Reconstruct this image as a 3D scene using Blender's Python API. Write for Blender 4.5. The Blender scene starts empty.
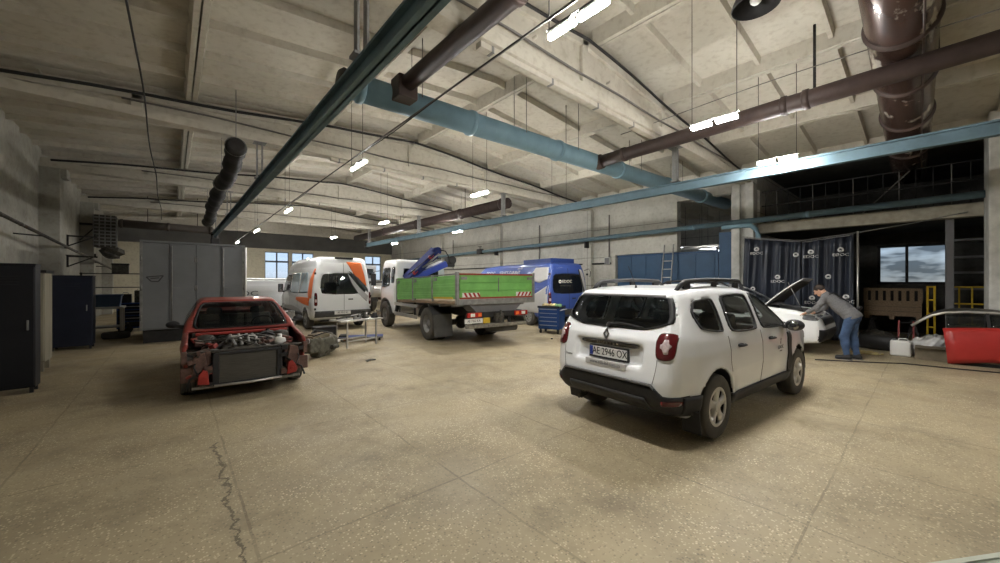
import bpy, bmesh, math, random
import numpy as np
from mathutils import Vector, Matrix
random.seed(7)
S = bpy.context.scene
COL = S.collection
R = math.radians

# ---------------------------------------------------------------- camera, world, exposure
CAM_H = 1.68
YAW = math.atan2(328.0, 375.0)
cd = bpy.data.cameras.new('camera')
cd.sensor_width = 36.0
cd.lens = 13.5
cd.clip_start = 0.05
cd.clip_end = 200
cam = bpy.data.objects.new('camera', cd)
cam.location = (0, 0, CAM_H)
cam.rotation_euler = (R(90), 0, -YAW)
COL.objects.link(cam)
S.camera = cam

w = bpy.data.worlds.new('world')
S.world = w
w.use_nodes = True
nt = w.node_tree
sky = nt.nodes.new('ShaderNodeTexSky')
sky.sky_type = 'HOSEK_WILKIE'
sky.sun_direction = (0.3, -0.5, 0.6)
sky.turbidity = 6
bg = nt.nodes['Background']
nt.links.new(sky.outputs[0], bg.inputs[0])
bg.inputs[1].default_value = 4.0

S.view_settings.view_transform = 'Standard'
S.view_settings.look = 'None'
S.view_settings.gamma = 1.0
S.view_settings.use_curve_mapping = False
S.view_settings.exposure = 0.55
LAMP_POWER = 330.0

# ---------------------------------------------------------------- materials
MATS = {}
def mat(key, col, rough=0.6, metal=0.0, var=0.12, scale=4.0, bump=0.0, spec=0.4, col2=None, coat=0.0, emit=None, estr=0.0, trans=0.0, alpha=1.0, ior=1.45, world=False, stretch=None, pos=(0.3, 0.7)):
    if key in MATS:
        return MATS[key]
    m = bpy.data.materials.new(key)
    m.use_nodes = True
    t = m.node_tree
    b = t.nodes['Principled BSDF']
    b.inputs['Roughness'].default_value = rough
    b.inputs['Metallic'].default_value = metal
    b.inputs['Specular IOR Level'].default_value = spec
    b.inputs['Coat Weight'].default_value = coat
    b.inputs['Coat Roughness'].default_value = 0.08
    b.inputs['IOR'].default_value = ior
    b.inputs['Transmission Weight'].default_value = trans
    b.inputs['Alpha'].default_value = alpha
    if var > 0 or bump > 0 or col2:
        if world:
            tc = t.nodes.new('ShaderNodeNewGeometry'); co = tc.outputs['Position']
        else:
            tc = t.nodes.new('ShaderNodeTexCoord'); co = tc.outputs['Object']
        if stretch:
            mp = t.nodes.new('ShaderNodeMapping')
            mp.inputs['Scale'].default_value = stretch
            t.links.new(co, mp.inputs[0]); co = mp.outputs[0]
        n = t.nodes.new('ShaderNodeTexNoise')
        n.inputs['Scale'].default_value = scale
        n.inputs['Detail'].default_value = 6
        n.inputs['Roughness'].default_value = 0.62
        t.links.new(co, n.inputs['Vector'])
        r = t.nodes.new('ShaderNodeValToRGB')
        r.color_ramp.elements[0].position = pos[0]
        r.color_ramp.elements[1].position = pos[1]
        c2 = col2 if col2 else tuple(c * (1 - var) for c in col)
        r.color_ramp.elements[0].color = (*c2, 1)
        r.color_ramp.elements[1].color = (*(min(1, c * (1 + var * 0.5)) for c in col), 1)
        t.links.new(n.outputs['Fac'], r.inputs[0])
        t.links.new(r.outputs[0], b.inputs['Base Color'])
        if bump > 0:
            bp = t.nodes.new('ShaderNodeBump')
            bp.inputs['Strength'].default_value = bump
            bp.inputs['Distance'].default_value = 0.02
            t.links.new(n.outputs['Fac'], bp.inputs['Height'])
            t.links.new(bp.outputs[0], b.inputs['Normal'])
    else:
        b.inputs['Base Color'].default_value = (*col, 1)
    if emit:
        b.inputs['Emission Color'].default_value = (*emit, 1)
        b.inputs['Emission Strength'].default_value = estr
    MATS[key] = m
    return m

def floor_material():
    m = bpy.data.materials.new('terrazzo_floor'); m.use_nodes = True
    t = m.node_tree; N = t.nodes.new; L = t.links.new
    b = t.nodes['Principled BSDF']
    g = N('ShaderNodeNewGeometry'); P = g.outputs['Position']
    def noise(sc, det=5, rough=0.6):
        n = N('ShaderNodeTexNoise'); n.inputs['Scale'].default_value = sc; n.inputs['Detail'].default_value = det
        n.inputs['Roughness'].default_value = rough; L(P, n.inputs['Vector']); return n.outputs['Fac']
    def ramp(i, stops):
        r = N('ShaderNodeValToRGB'); e = r.color_ramp.elements
        e[0].position, e[0].color = stops[0][0], (*stops[0][1], 1)
        e[1].position, e[1].color = stops[-1][0], (*stops[-1][1], 1)
        for p, c in stops[1:-1]:
            x = e.new(p); x.color = (*c, 1)
        L(i, r.inputs[0]); return r.outputs[0]
    def mix(f, a, c, mode='MIX'):
        x = N('ShaderNodeMix'); x.data_type = 'RGBA'; x.blend_type = mode
        if isinstance(f, (int, float)): x.inputs[0].default_value = f
        else: L(f, x.inputs[0])
        for i, v in ((6, a), (7, c)):
            if isinstance(v, tuple): x.inputs[i].default_value = (*v, 1)
            else: L(v, x.inputs[i])
        return x.outputs[2]
    def math_(op, a, c=None):
        x = N('ShaderNodeMath'); x.operation = op
        for i, v in ((0, a), (1, c)):
            if v is None: continue
            if isinstance(v, (int, float)): x.inputs[i].default_value = v
            else: L(v, x.inputs[i])
        return x.outputs[0]
    base = ramp(noise(0.55, 7, 0.65), [(0.3, (0.25, 0.205, 0.135)), (0.5, (0.36, 0.30, 0.195)), (0.72, (0.44, 0.37, 0.24))])
    v = N('ShaderNodeTexVoronoi'); v.inputs['Scale'].default_value = 60; L(P, v.inputs['Vector'])
    sep = N('ShaderNodeSeparateColor'); L(v.outputs['Color'], sep.inputs[0])
    chipsel = math_('GREATER_THAN', sep.outputs[0], 0.72)
    chipd = math_('LESS_THAN', v.outputs['Distance'], 0.45)
    chips = math_('MULTIPLY', chipsel, chipd)
    chips = math_('MULTIPLY', chips, ramp(noise(1.3, 3), [(0.34, (0.15,)*3), (0.6, (1.0,)*3)]))
    c1 = mix(chips, base, (0.62, 0.53, 0.36))
    dsel = math_('MULTIPLY', math_('LESS_THAN', sep.outputs[1], 0.22), chipd)
    c1 = mix(math_('MULTIPLY', dsel, 0.45), c1, (0.12, 0.10, 0.07))
    st = ramp(noise(0.9, 8, 0.7), [(0.52, (0, 0, 0)), (0.72, (0.75,)*3)])
    c1 = mix(st, c1, (0.14, 0.118, 0.082))
    st2 = ramp(noise(3.5, 6, 0.75), [(0.62, (0, 0, 0)), (0.75, (0.55,)*3)])
    c1 = mix(st2, c1, (0.11, 0.093, 0.066))
    sp = N('ShaderNodeSeparateXYZ'); L(P, sp.inputs[0])
    wob = math_('MULTIPLY', math_('SUBTRACT', noise(2.2, 4), 0.5), 0.05)
    def line(co, off, step, wd):
        q = math_('ADD', math_('SUBTRACT', co, off - 50 * step), wob)
        q = math_('MODULO', q, step)
        q = math_('ABSOLUTE', math_('SUBTRACT', q, step / 2))
        return math_('GREATER_THAN', q, step / 2 - wd)
    jx = line(sp.outputs[0], 0.40, 1.45, 0.009)
    jy = line(sp.outputs[1], 0.55, 2.1, 0.008)
    j = math_('MAXIMUM', jx, jy)
    j = math_('MULTIPLY', j, ramp(noise(1.7, 3), [(0.3, (0.05,)*3), (0.65, (0.48,)*3)]))
    crk = math_('MULTIPLY', math_('SUBTRACT', noise(3.3, 8, 0.7), 0.5), 0.34)
    q = math_('ABSOLUTE', math_('ADD', math_('SUBTRACT', sp.outputs[0], 0.33), crk))
    ck = math_('LESS_THAN', q, 0.011)
    ck = math_('MULTIPLY', ck, math_('GREATER_THAN', sp.outputs[1], 2.45))
    ck = math_('MULTIPLY', ck, math_('LESS_THAN', sp.outputs[1], 4.9))
    j = math_('MAXIMUM', j, math_('MULTIPLY', ck, 0.8))
    c1 = mix(j, c1, (0.09, 0.075, 0.05))
    L(c1, b.inputs['Base Color'])
    rr = ramp(noise(1.4, 5), [(0.3, (0.42,)*3), (0.7, (0.68,)*3)])
    L(rr, b.inputs['Roughness'])
    b.inputs['Specular IOR Level'].default_value = 0.35
    bp = N('ShaderNodeBump'); bp.inputs['Strength'].default_value = 0.18; bp.inputs['Distance'].default_value = 0.01
    L(noise(28, 5), bp.inputs['Height']); L(bp.outputs[0], b.inputs['Normal'])
    return m

def wall_material(key, c_hi, c_lo, panel=None):
    m = bpy.data.materials.new(key); m.use_nodes = True
    t = m.node_tree; N = t.nodes.new; L = t.links.new
    b = t.nodes['Principled BSDF']; b.inputs['Roughness'].default_value = 0.9; b.inputs['Specular IOR Level'].default_value = 0.15
    g = N('ShaderNodeNewGeometry'); P = g.outputs['Position']
    n = N('ShaderNodeTexNoise'); n.inputs['Scale'].default_value = 1.1; n.inputs['Detail'].default_value = 8; n.inputs['Roughness'].default_value = 0.7
    L(P, n.inputs['Vector'])
    r = N('ShaderNodeValToRGB'); r.color_ramp.elements[0].position = 0.32; r.color_ramp.elements[1].position = 0.62
    r.color_ramp.elements[0].color = (*c_lo, 1); r.color_ramp.elements[1].color = (*c_hi, 1)
    L(n.outputs['Fac'], r.inputs[0])
    n2 = N('ShaderNodeTexNoise'); n2.inputs['Scale'].default_value = 9; n2.inputs['Detail'].default_value = 6
    L(P, n2.inputs['Vector'])
    r2 = N('ShaderNodeValToRGB'); r2.color_ramp.elements[0].position = 0.3; r2.color_ramp.elements[1].position = 0.5
    r2.color_ramp.elements[0].color = (0.82, 0.80, 0.77, 1); r2.color_ramp.elements[1].color = (1, 1, 1, 1)
    L(n2.outputs['Fac'], r2.inputs[0])
    mx = N('ShaderNodeMix'); mx.data_type = 'RGBA'; mx.blend_type = 'MULTIPLY'; mx.inputs[0].default_value = 0.8
    L(r.outputs[0], mx.inputs[6]); L(r2.outputs[0], mx.inputs[7])
    out = mx.outputs[2]
    if panel:
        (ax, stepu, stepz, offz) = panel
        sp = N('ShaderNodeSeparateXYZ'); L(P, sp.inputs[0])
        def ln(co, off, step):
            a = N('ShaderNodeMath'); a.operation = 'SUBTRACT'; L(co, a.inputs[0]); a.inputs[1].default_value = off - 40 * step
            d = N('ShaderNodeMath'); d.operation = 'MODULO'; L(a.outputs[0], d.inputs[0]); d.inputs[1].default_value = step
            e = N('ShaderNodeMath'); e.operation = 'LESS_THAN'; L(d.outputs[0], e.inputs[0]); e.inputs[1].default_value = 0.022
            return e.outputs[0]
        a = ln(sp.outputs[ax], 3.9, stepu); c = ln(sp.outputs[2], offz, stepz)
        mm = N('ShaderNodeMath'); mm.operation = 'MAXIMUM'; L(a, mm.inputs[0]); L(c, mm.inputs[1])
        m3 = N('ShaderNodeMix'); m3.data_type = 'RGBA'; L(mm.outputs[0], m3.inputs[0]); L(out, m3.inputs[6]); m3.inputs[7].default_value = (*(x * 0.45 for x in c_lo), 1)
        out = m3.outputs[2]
    L(out, b.inputs['Base Color'])
    bp = N('ShaderNodeBump'); bp.inputs['Strength'].default_value = 0.25; bp.inputs['Distance'].default_value = 0.02
    L(n2.outputs['Fac'], bp.inputs['Height']); L(bp.outputs[0], b.inputs['Normal'])
    return m

M_FLOOR = floor_material()
M_CEIL = wall_material('whitewashed_concrete', (0.58, 0.55, 0.475), (0.49, 0.46, 0.39))
M_WALL = wall_material('painted_panel_wall', (0.56, 0.55, 0.50), (0.42, 0.41, 0.37), (1, 6.0, 1.2, 0.3))
M_WALLL = wall_material('painted_brick_wall', (0.45, 0.44, 0.39), (0.32, 0.31, 0.275))
M_DARKW = wall_material('dark_grey_wall', (0.10, 0.098, 0.09), (0.05, 0.05, 0.047))  # dark mottled grey for the annex walls and ceilings
WHITE = mat('white_car_paint', (0.85, 0.87, 0.89), 0.25, coat=0.6, var=0.03, scale=1.5)
RED = mat('faded_red_paint', (0.27, 0.045, 0.035), 0.42, coat=0.25, var=0.35, scale=3)
BLUEP = mat('blue_van_paint', (0.045, 0.085, 0.31), 0.35, coat=0.5, var=0.08)
BLACKP = mat('black_plastic', (0.022, 0.022, 0.024), 0.55, var=0.25, scale=20)
GREYP = mat('grey_plastic', (0.16, 0.16, 0.165), 0.5, var=0.12)
RUBBER = mat('tyre_rubber', (0.060, 0.058, 0.054), 0.85, var=0.3, col2=(0.10, 0.092, 0.078), scale=9)
SILVER = mat('silver_metal', (0.56, 0.55, 0.53), 0.35, metal=0.7, var=0.12)
CHROME = mat('chrome', (0.75, 0.75, 0.76), 0.12, metal=1.0, var=0.0)
STEEL = mat('grey_steel', (0.27, 0.27, 0.265), 0.5, metal=0.5, var=0.3, scale=8)
RAW = mat('dirty_metal', (0.25, 0.235, 0.20), 0.6, metal=0.35, var=0.5, scale=14, bump=0.2)
RUSTY = mat('rusty_primer', (0.14, 0.082, 0.066), 0.75, var=0.5, scale=14)
OILY = mat('oily_metal', (0.075, 0.07, 0.06), 0.5, metal=0.3, var=0.6, scale=16, bump=0.2)
SOOT = mat('black_metal', (0.028, 0.027, 0.027), 0.6, metal=0.1, var=0.3, scale=9)
RAILB = mat('blue_grey_paint', (0.125, 0.195, 0.235), 0.68, var=0.22, scale=3)
DUCTB = mat('light_blue_paint', (0.20, 0.325, 0.395), 0.45, var=0.14, scale=3)
GATEB = mat('dark_blue_paint', (0.035, 0.085, 0.165), 0.5, var=0.2, scale=2)
BROWNP = mat('brown_pipe_paint', (0.062, 0.043, 0.038), 0.5, var=0.3, scale=5)
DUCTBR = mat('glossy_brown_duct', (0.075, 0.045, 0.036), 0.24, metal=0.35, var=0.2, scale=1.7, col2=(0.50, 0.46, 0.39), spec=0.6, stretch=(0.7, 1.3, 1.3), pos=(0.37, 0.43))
CABLE = mat('black_cable', (0.02, 0.02, 0.02), 0.6, var=0.0)
CABLEG = mat('grey_cable', (0.16, 0.15, 0.14), 0.6, var=0.1)
NAVY = mat('navy_locker_paint', (0.010, 0.014, 0.030), 0.5, var=0.25, scale=3)
BLACKL = mat('black_locker_paint', (0.008, 0.009, 0.013), 0.55, var=0.25, scale=3)
BEIGE = mat('beige_painted_board', (0.28, 0.255, 0.195), 0.7, var=0.25, scale=2, stretch=(8, 8, 0.7))
GREYBOX = mat('grey_painted_sheet', (0.19, 0.20, 0.215), 0.55, var=0.14, scale=1.5)
GREENB = mat('green_dropside_paint', (0.19, 0.47, 0.12), 0.42, var=0.22, scale=3)
ORANGE = mat('orange_stripe', (0.80, 0.17, 0.03), 0.4, var=0.06)
LGREY = mat('light_grey_stripe', (0.42, 0.42, 0.43), 0.4, var=0.06)
DGREY = mat('dark_grey_stripe', (0.07, 0.075, 0.085), 0.4, var=0.06)
REDL = mat('red_lens', (0.10, 0.009, 0.012), 0.12, coat=0.8, var=0.25, scale=12)
PINKL = mat('clear_pink_lens', (0.62, 0.50, 0.50), 0.15, coat=0.7, var=0.35, scale=30)
BRIGHTRED = mat('bright_red_paint', (0.36, 0.026, 0.022), 0.35, coat=0.3, var=0.1)
PLATEW = mat('white_plate', (0.72, 0.72, 0.70), 0.4, var=0.03)
INK = mat('black_ink', (0.012, 0.012, 0.012), 0.6, var=0.0)
INKW = mat('white_ink', (0.75, 0.75, 0.75), 0.6, var=0.0)
PLATEB = mat('plate_blue', (0.02, 0.05, 0.30), 0.4, var=0.0)
YELLOW = mat('yellow_paint', (0.58, 0.40, 0.03), 0.5, var=0.2)
WOOD = mat('raw_timber', (0.26, 0.19, 0.125), 0.8, var=0.45, scale=5, stretch=(1, 8, 8))
VINYL = mat('dark_vinyl', (0.030, 0.037, 0.055), 0.38, var=0.18, scale=2, spec=0.5)
SEATF = mat('dark_seat_fabric', (0.03, 0.03, 0.032), 0.9, var=0.2, scale=30)
SKIN = mat('skin', (0.50, 0.29, 0.20), 0.55, var=0.12, scale=12)
HAIR = mat('dark_hair', (0.035, 0.024, 0.018), 0.7, var=0.4, scale=60)
SWEAT = mat('grey_knit', (0.155, 0.155, 0.16), 0.9, var=0.22, scale=40, bump=0.2)
JEANS = mat('blue_denim', (0.050, 0.088, 0.175), 0.85, var=0.35, scale=10)
SHOE = mat('dark_shoe', (0.02, 0.02, 0.022), 0.6, var=0.1)
CARTB = mat('tool_cart_blue', (0.015, 0.055, 0.20), 0.45, var=0.12)
BAGW = mat('white_plastic_bag', (0.66, 0.66, 0.66), 0.5, var=0.1)
CARD = mat('brown_cardboard', (0.18, 0.15, 0.105), 0.8, var=0.3)
LIT = mat('lit_led_panel', (1, 1, 1), 0.5, var=0, emit=(1.0, 0.97, 0.92), estr=LAMP_POWER)
LITD = mat('lit_led_panel_dim', (1, 1, 1), 0.5, var=0, emit=(1.0, 0.97, 0.92), estr=LAMP_POWER * 0.55)
TUBELIT = mat('lit_tube', (1, 1, 1), 0.5, var=0, emit=(0.86, 0.92, 1.0), estr=9.0)

def glass_mat(key, tint, dens):
    """thin tinted pane: part transparent, part glossy"""
    m = bpy.data.materials.new(key); m.use_nodes = True
    t = m.node_tree; N = t.nodes.new; L = t.links.new
    t.nodes.remove(t.nodes['Principled BSDF'])
    o = t.nodes['Material Output']
    tr = N('ShaderNodeBsdfTransparent'); tr.inputs[0].default_value = (*tint, 1)
    gl = N('ShaderNodeBsdfGlossy'); gl.inputs['Roughness'].default_value = 0.02; gl.inputs[0].default_value = (1, 1, 1, 1)
    df = N('ShaderNodeBsdfDiffuse'); df.inputs[0].default_value = (0.02, 0.022, 0.022, 1)
    m1 = N('ShaderNodeMixShader'); m1.inputs[0].default_value = dens
    L(tr.outputs[0], m1.inputs[1]); L(df.outputs[0], m1.inputs[2])
    fr = N('ShaderNodeFresnel'); fr.inputs[0].default_value = 1.45
    m2 = N('ShaderNodeMixShader')
    L(fr.outputs[0], m2.inputs[0]); L(m1.outputs[0], m2.inputs[1]); L(gl.outputs[0], m2.inputs[2])
    L(m2.outputs[0], o.inputs[0])
    MATS[key] = m
    return m
GLASS = glass_mat('tinted_car_glass', (0.80, 0.85, 0.83), 0.10)
GLASSD = glass_mat('dark_car_glass', (0.45, 0.48, 0.50), 0.35)
GLASSC = glass_mat('clear_window_glass', (0.92, 0.95, 0.97), 0.02)

# ---------------------------------------------------------------- mesh builder
def orient(n, up=(0, 0, 1)):
    z = Vector(n).normalized(); x = Vector(up).cross(z)
    if x.length < 1e-6: x = Vector((1, 0, 0))
    x.normalize(); y = z.cross(x)
    return Matrix((x, y, z)).transposed()

class MB:
    def __init__(s):
        s.v = []; s.f = []; s.m = []; s.s = []; s.cur = 0; s.T = None
    def add(s, vs, fs, smooth=False):
        b = len(s.v)
        for p in vs:
            p = Vector(p)
            if s.T is not None: p = s.T @ p
            s.v.append(p[:])
        for f in fs:
            s.f.append(tuple(b + i for i in f)); s.m.append(s.cur); s.s.append(smooth)
        return s
    def box(s, c, d, rot=None):
        c = Vector(c); h = Vector(d) * 0.5
        m = Matrix.Identity(3)
        if rot is not None:
            from mathutils import Euler
            m = rot if isinstance(rot, Matrix) else Euler(rot).to_matrix()
        vs = [c + m @ Vector((x * h.x, y * h.y, z * h.z)) for x in (-1, 1) for y in (-1, 1) for z in (-1, 1)]
        return s.add(vs, [(0, 1, 3, 2), (4, 6, 7, 5), (0, 4, 5, 1), (2, 3, 7, 6), (0, 2, 6, 4), (1, 5, 7, 3)])
    def b2(s, lo, hi):
        lo = Vector(lo); hi = Vector(hi)
        return s.box((lo + hi) / 2, hi - lo)
    def bar(s, a, b, wd, ht, up=(0, 0, 1)):
        a = Vector(a); b = Vector(b); d = b - a
        m = orient(d, up)
        return s.box((a + b) / 2, (wd, ht, d.length), m)
    def cyl(s, a, b, r, r2=None, n=16, cap=True, smooth=True):
        return s.lathe([(r, 0), (r if r2 is None else r2, (Vector(b) - Vector(a)).length)], a, Vector(b) - Vector(a), n, cap, smooth)
    def lathe(s, prof, o, axis, n=24, cap=True, smooth=True, a0=0.0, a1=None):
        o = Vector(o); m = orient(axis); vs = []; fs = []
        full = a1 is None
        k = n if full else n + 1
        for (r, h) in prof:
            for i in range(k):
                a = a0 + (2 * math.pi if full else (a1 - a0)) * i / n
                vs.append(o + m @ Vector((r * math.cos(a), r * math.sin(a), h)))
        for j in range(len(prof) - 1):
            for i in range(n if full else n):
                i2 = (i + 1) % k
                fs.append((j * k + i, j * k + i2, (j + 1) * k + i2, (j + 1) * k + i))
        s.add(vs, fs, smooth)
        if cap and full:
            if prof[0][0] > 1e-6: s.add(vs[:k], [tuple(range(k))[::-1]])
            if prof[-1][0] > 1e-6: s.add(vs[-k:], [tuple(range(k))])
        return s
    def tube(s, pts, r, n=8, cap=True):
        pts = [Vector(p) for p in pts]; rows = []; up = Vector((0, 0, 1))
        for i, p in enumerate(pts):
            d = (pts[min(i + 1, len(pts) - 1)] - pts[max(i - 1, 0)]).normalized()
            u = up if abs(d.dot(up)) < 0.95 else Vector((1, 0, 0))
            x = u.cross(d).normalized(); y = d.cross(x)
            rr = r[i] if isinstance(r, (list, tuple)) else r
            rows.append([p + x * rr * math.cos(2 * math.pi * k / n) + y * rr * math.sin(2 * math.pi * k / n) for k in range(n)])
        vs = [q for row in rows for q in row]; fs = []
        for j in range(len(rows) - 1):
            for i in range(n):
                fs.append((j * n + i, j * n + (i + 1) % n, (j + 1) * n + (i + 1) % n, (j + 1) * n + i))
        s.add(vs, fs, True)
        if cap:
            s.add(rows[0], [tuple(range(n))[::-1]]); s.add(rows[-1], [tuple(range(n))])
        return s
    def prism(s, poly, plane, a, b):
        """poly in plane 'xz' (extruded along y), 'yz' (along x) or 'xy' (along z)"""
        def P(u, v, t):
            return (u, t, v) if plane == 'xz' else (t, u, v) if plane == 'yz' else (u, v, t)
        n = len(poly)
        vs = [P(u, v, a) for u, v in poly] + [P(u, v, b) for u, v in poly]
        fs = [tuple(range(n)), tuple(range(2 * n - 1, n - 1, -1))] + [(i, (i + 1) % n, n + (i + 1) % n, n + i) for i in range(n)]
        return s.add(vs, fs)
    def grid(s, rows, smooth=True):
        n = len(rows[0]); vs = [q for r in rows for q in r]
        fs = [(j * n + i, j * n + i + 1, (j + 1) * n + i + 1, (j + 1) * n + i) for j in range(len(rows) - 1) for i in range(n - 1)]
        return s.add(vs, fs, smooth)
    def sph(s, c, r, n=12):
        c = Vector(c); r = Vector((r, r, r)) if isinstance(r, (int, float)) else Vector(r)
        k = max(4, n // 2); vs = []; fs = []
        for j in range(k + 1):
            t = math.pi * j / k
            for i in range(n):
                a = 2 * math.pi * i / n
                vs.append(c + Vector((r.x * math.sin(t) * math.cos(a), r.y * math.sin(t) * math.sin(a), r.z * math.cos(t))))
        for j in range(k):
            for i in range(n):
                fs.append((j * n + i, j * n + (i + 1) % n, (j + 1) * n + (i + 1) % n, (j + 1) * n + i))
        return s.add(vs, fs, True)
    def build(s, name, mats, parent=None, bevel=0.0, recalc=True, solid=0.0):
        me = bpy.data.meshes.new(name)
        me.from_pydata(s.v, [], s.f)
        if not isinstance(mats, (list, tuple)): mats = [mats]
        for m in mats: me.materials.append(m)
        me.polygons.foreach_set('material_index', s.m)
        me.polygons.foreach_set('use_smooth', s.s)
        if recalc:
            bm = bmesh.new(); bm.from_mesh(me)
            bmesh.ops.remove_doubles(bm, verts=bm.verts, dist=1e-5)
            bmesh.ops.recalc_face_normals(bm, faces=bm.faces)
            bm.to_mesh(me); bm.free()
        me.update()
        o = bpy.data.objects.new(name, me); COL.objects.link(o)
        if parent is not None: o.parent = parent
        if solid:
            md = o.modifiers.new('s', 'SOLIDIFY'); md.thickness = solid; md.offset = 0
        if bevel:
            md = o.modifiers.new('b', 'BEVEL'); md.width = bevel; md.segments = 2; md.limit_method = 'ANGLE'; md.angle_limit = R(40)
        return o

def thing(name, label, cat, loc=(0, 0, 0), rz=0.0, group=None):
    o = bpy.data.objects.new(name, None); o.empty_display_size = 0.1
    COL.objects.link(o); o.location = loc; o.rotation_euler = (0, 0, rz)
    return tag(o, label, cat, group)
def tag(o, label, cat, group=None):
    o['label'] = label; o['category'] = cat; o['kind'] = 'thing'
    if group: o['group'] = group
    return o
def struct(o, label=None):
    o['kind'] = 'structure'
    if label: o['label'] = label
    return o
KIDS = None
def copy_tree(o, parent=None):
    c = o.copy(); COL.objects.link(c)
    if parent is not None: c.parent = parent
    for ch in [x for x in COL.objects if x.parent == o]:
        copy_tree(ch, c)
    return c
def text(body, size, m, parent, loc, n, up=(0, 0, 1), name='lettering', sx=1.0, align='CENTER', extrude=0.0015):
    cu = bpy.data.curves.new(name, 'FONT'); cu.body = body; cu.size = size
    cu.align_x = align; cu.align_y = 'CENTER'; cu.extrude = extrude
    cu.materials.append(m); cu.resolution_u = 3
    o = bpy.data.objects.new(name, cu); COL.objects.link(o)
    o.matrix_local = Matrix.Translation(Vector(loc)) @ orient(n, up).to_4x4() @ Matrix.Diagonal((sx, 1, 1, 1))
    if parent is not None:
        o.parent = parent
    FONTS.append(o)
    return o
FONTS = []
def fonts_to_meshes():
    bpy.context.view_layer.update()
    dg = bpy.context.evaluated_depsgraph_get()
    for o in FONTS:
        me = bpy.data.meshes.new_from_object(o.evaluated_get(dg))
        n = o.name; o.name = n + '_old'
        q = bpy.data.objects.new(n, me); COL.objects.link(q)
        q.parent = o.parent; q.matrix_local = o.matrix_local.copy()
        bpy.data.objects.remove(o)

# ---------------------------------------------------------------- implicit surfaces
def smin(a, b, k):
    h = np.maximum(k - np.abs(a - b), 0) / k
    return np.minimum(a, b) - h * h * k * 0.25
def smax(a, b, k): return -smin(-a, -b, k)
def sd_poly(P, x, z):
    P = np.asarray(P, float); n = len(P)
    d = np.full(np.shape(x), 1e9); sg = np.ones(np.shape(x))
    for i in range(n):
        a = P[i]; b = P[i - 1]; ex, ez = b - a
        wx = x - a[0]; wz = z - a[1]
        t = np.clip((wx * ex + wz * ez) / (ex * ex + ez * ez + 1e-12), 0, 1)
        d = np.minimum(d, (wx - ex * t) ** 2 + (wz - ez * t) ** 2)
        c1 = z >= a[1]; c2 = z < b[1]; c3 = ex * wz > ez * wx
        fl = (c1 & c2 & c3) | (~c1 & ~c2 & ~c3)
        sg = np.where(fl, -sg, sg)
    return sg * np.sqrt(d)
def sd_box(x, y, z, c, h, r=0.0):
    qx = np.abs(x - c[0]) - h[0] + r; qy = np.abs(y - c[1]) - h[1] + r; qz = np.abs(z - c[2]) - h[2] + r
    return np.sqrt(np.maximum(qx, 0) ** 2 + np.maximum(qy, 0) ** 2 + np.maximum(qz, 0) ** 2) + np.minimum(np.maximum(qx, np.maximum(qy, qz)), 0) - r
def sd_cone(x, y, z, a, b, ra, rb):
    """capsule from a to b whose radius goes from ra to rb"""
    a = np.asarray(a, float); b = np.asarray(b, float); e = b - a
    wx, wy, wz = x - a[0], y - a[1], z - a[2]
    t = np.clip((wx * e[0] + wy * e[1] + wz * e[2]) / (e @ e + 1e-12), 0, 1)
    return np.sqrt((wx - e[0] * t) ** 2 + (wy - e[1] * t) ** 2 + (wz - e[2] * t) ** 2) - (ra + (rb - ra) * t)
def sd_ell(x, y, z, c, r):
    k0 = np.sqrt(((x - c[0]) / r[0]) ** 2 + ((y - c[1]) / r[1]) ** 2 + ((z - c[2]) / r[2]) ** 2)
    return (k0 - 1) * min(r)
def surface_net(f, lo, hi, h):
    ax = [np.arange(lo[i], hi[i] + h, h) for i in range(3)]
    X, Y, Z = np.meshgrid(*ax, indexing='ij')
    V = f(X, Y, Z)
    nx, ny, nz = V.shape
    s = V < 0
    cnt = np.zeros((nx - 1, ny - 1, nz - 1)); acc = np.zeros((nx - 1, ny - 1, nz - 1, 3))
    def sl(a, d):
        return tuple(slice(d[i], a.shape[i] - 1 + d[i]) for i in range(3))
    for axis in range(3):
        o1, o2 = [i for i in range(3) if i != axis]
        for u in (0, 1):
            for v in (0, 1):
                d0 = [0, 0, 0]; d0[o1] = u; d0[o2] = v
                d1 = list(d0); d1[axis] = 1
                a = V[sl(V, d0)]; b = V[sl(V, d1)]
                cr = (a < 0) != (b < 0)
                t = np.where(cr, a / np.where(cr, a - b, 1), 0)
                cnt += cr
                acc[..., axis] += np.where(cr, t, 0)
                acc[..., o1] += np.where(cr, u, 0); acc[..., o2] += np.where(cr, v, 0)
    act = cnt > 0
    idx = np.full(act.shape, -1); idx[act] = np.arange(act.sum())
    ijk = np.argwhere(act)
    verts = np.asarray(lo) + h * (ijk + acc[act] / cnt[act][:, None])
    faces = []
    for axis in range(3):
        o1, o2 = [(1, 2), (2, 0), (0, 1)][axis]
        d1 = [0, 0, 0]; d1[axis] = 1
        A = s[tuple(slice(0, s.shape[i] - d1[i]) for i in range(3))]
        B = s[tuple(slice(d1[i], None) for i in range(3))]
        e = np.argwhere(A != B)
        ok = (e[:, o1] > 0) & (e[:, o2] > 0) & (e[:, o1] < s.shape[o1] - 1) & (e[:, o2] < s.shape[o2] - 1)
        e = e[ok]
        flip = ~A[tuple(e.T)]
        def cell(du, dv):
            q = e.copy(); q[:, o1] -= du; q[:, o2] -= dv
            return idx[tuple(q.T)]
        q = np.stack([cell(1, 1), cell(0, 1), cell(0, 0), cell(1, 0)], 1)
        q[flip] = q[flip][:, ::-1]
        faces.append(q)
    return verts, np.concatenate(faces)
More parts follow.
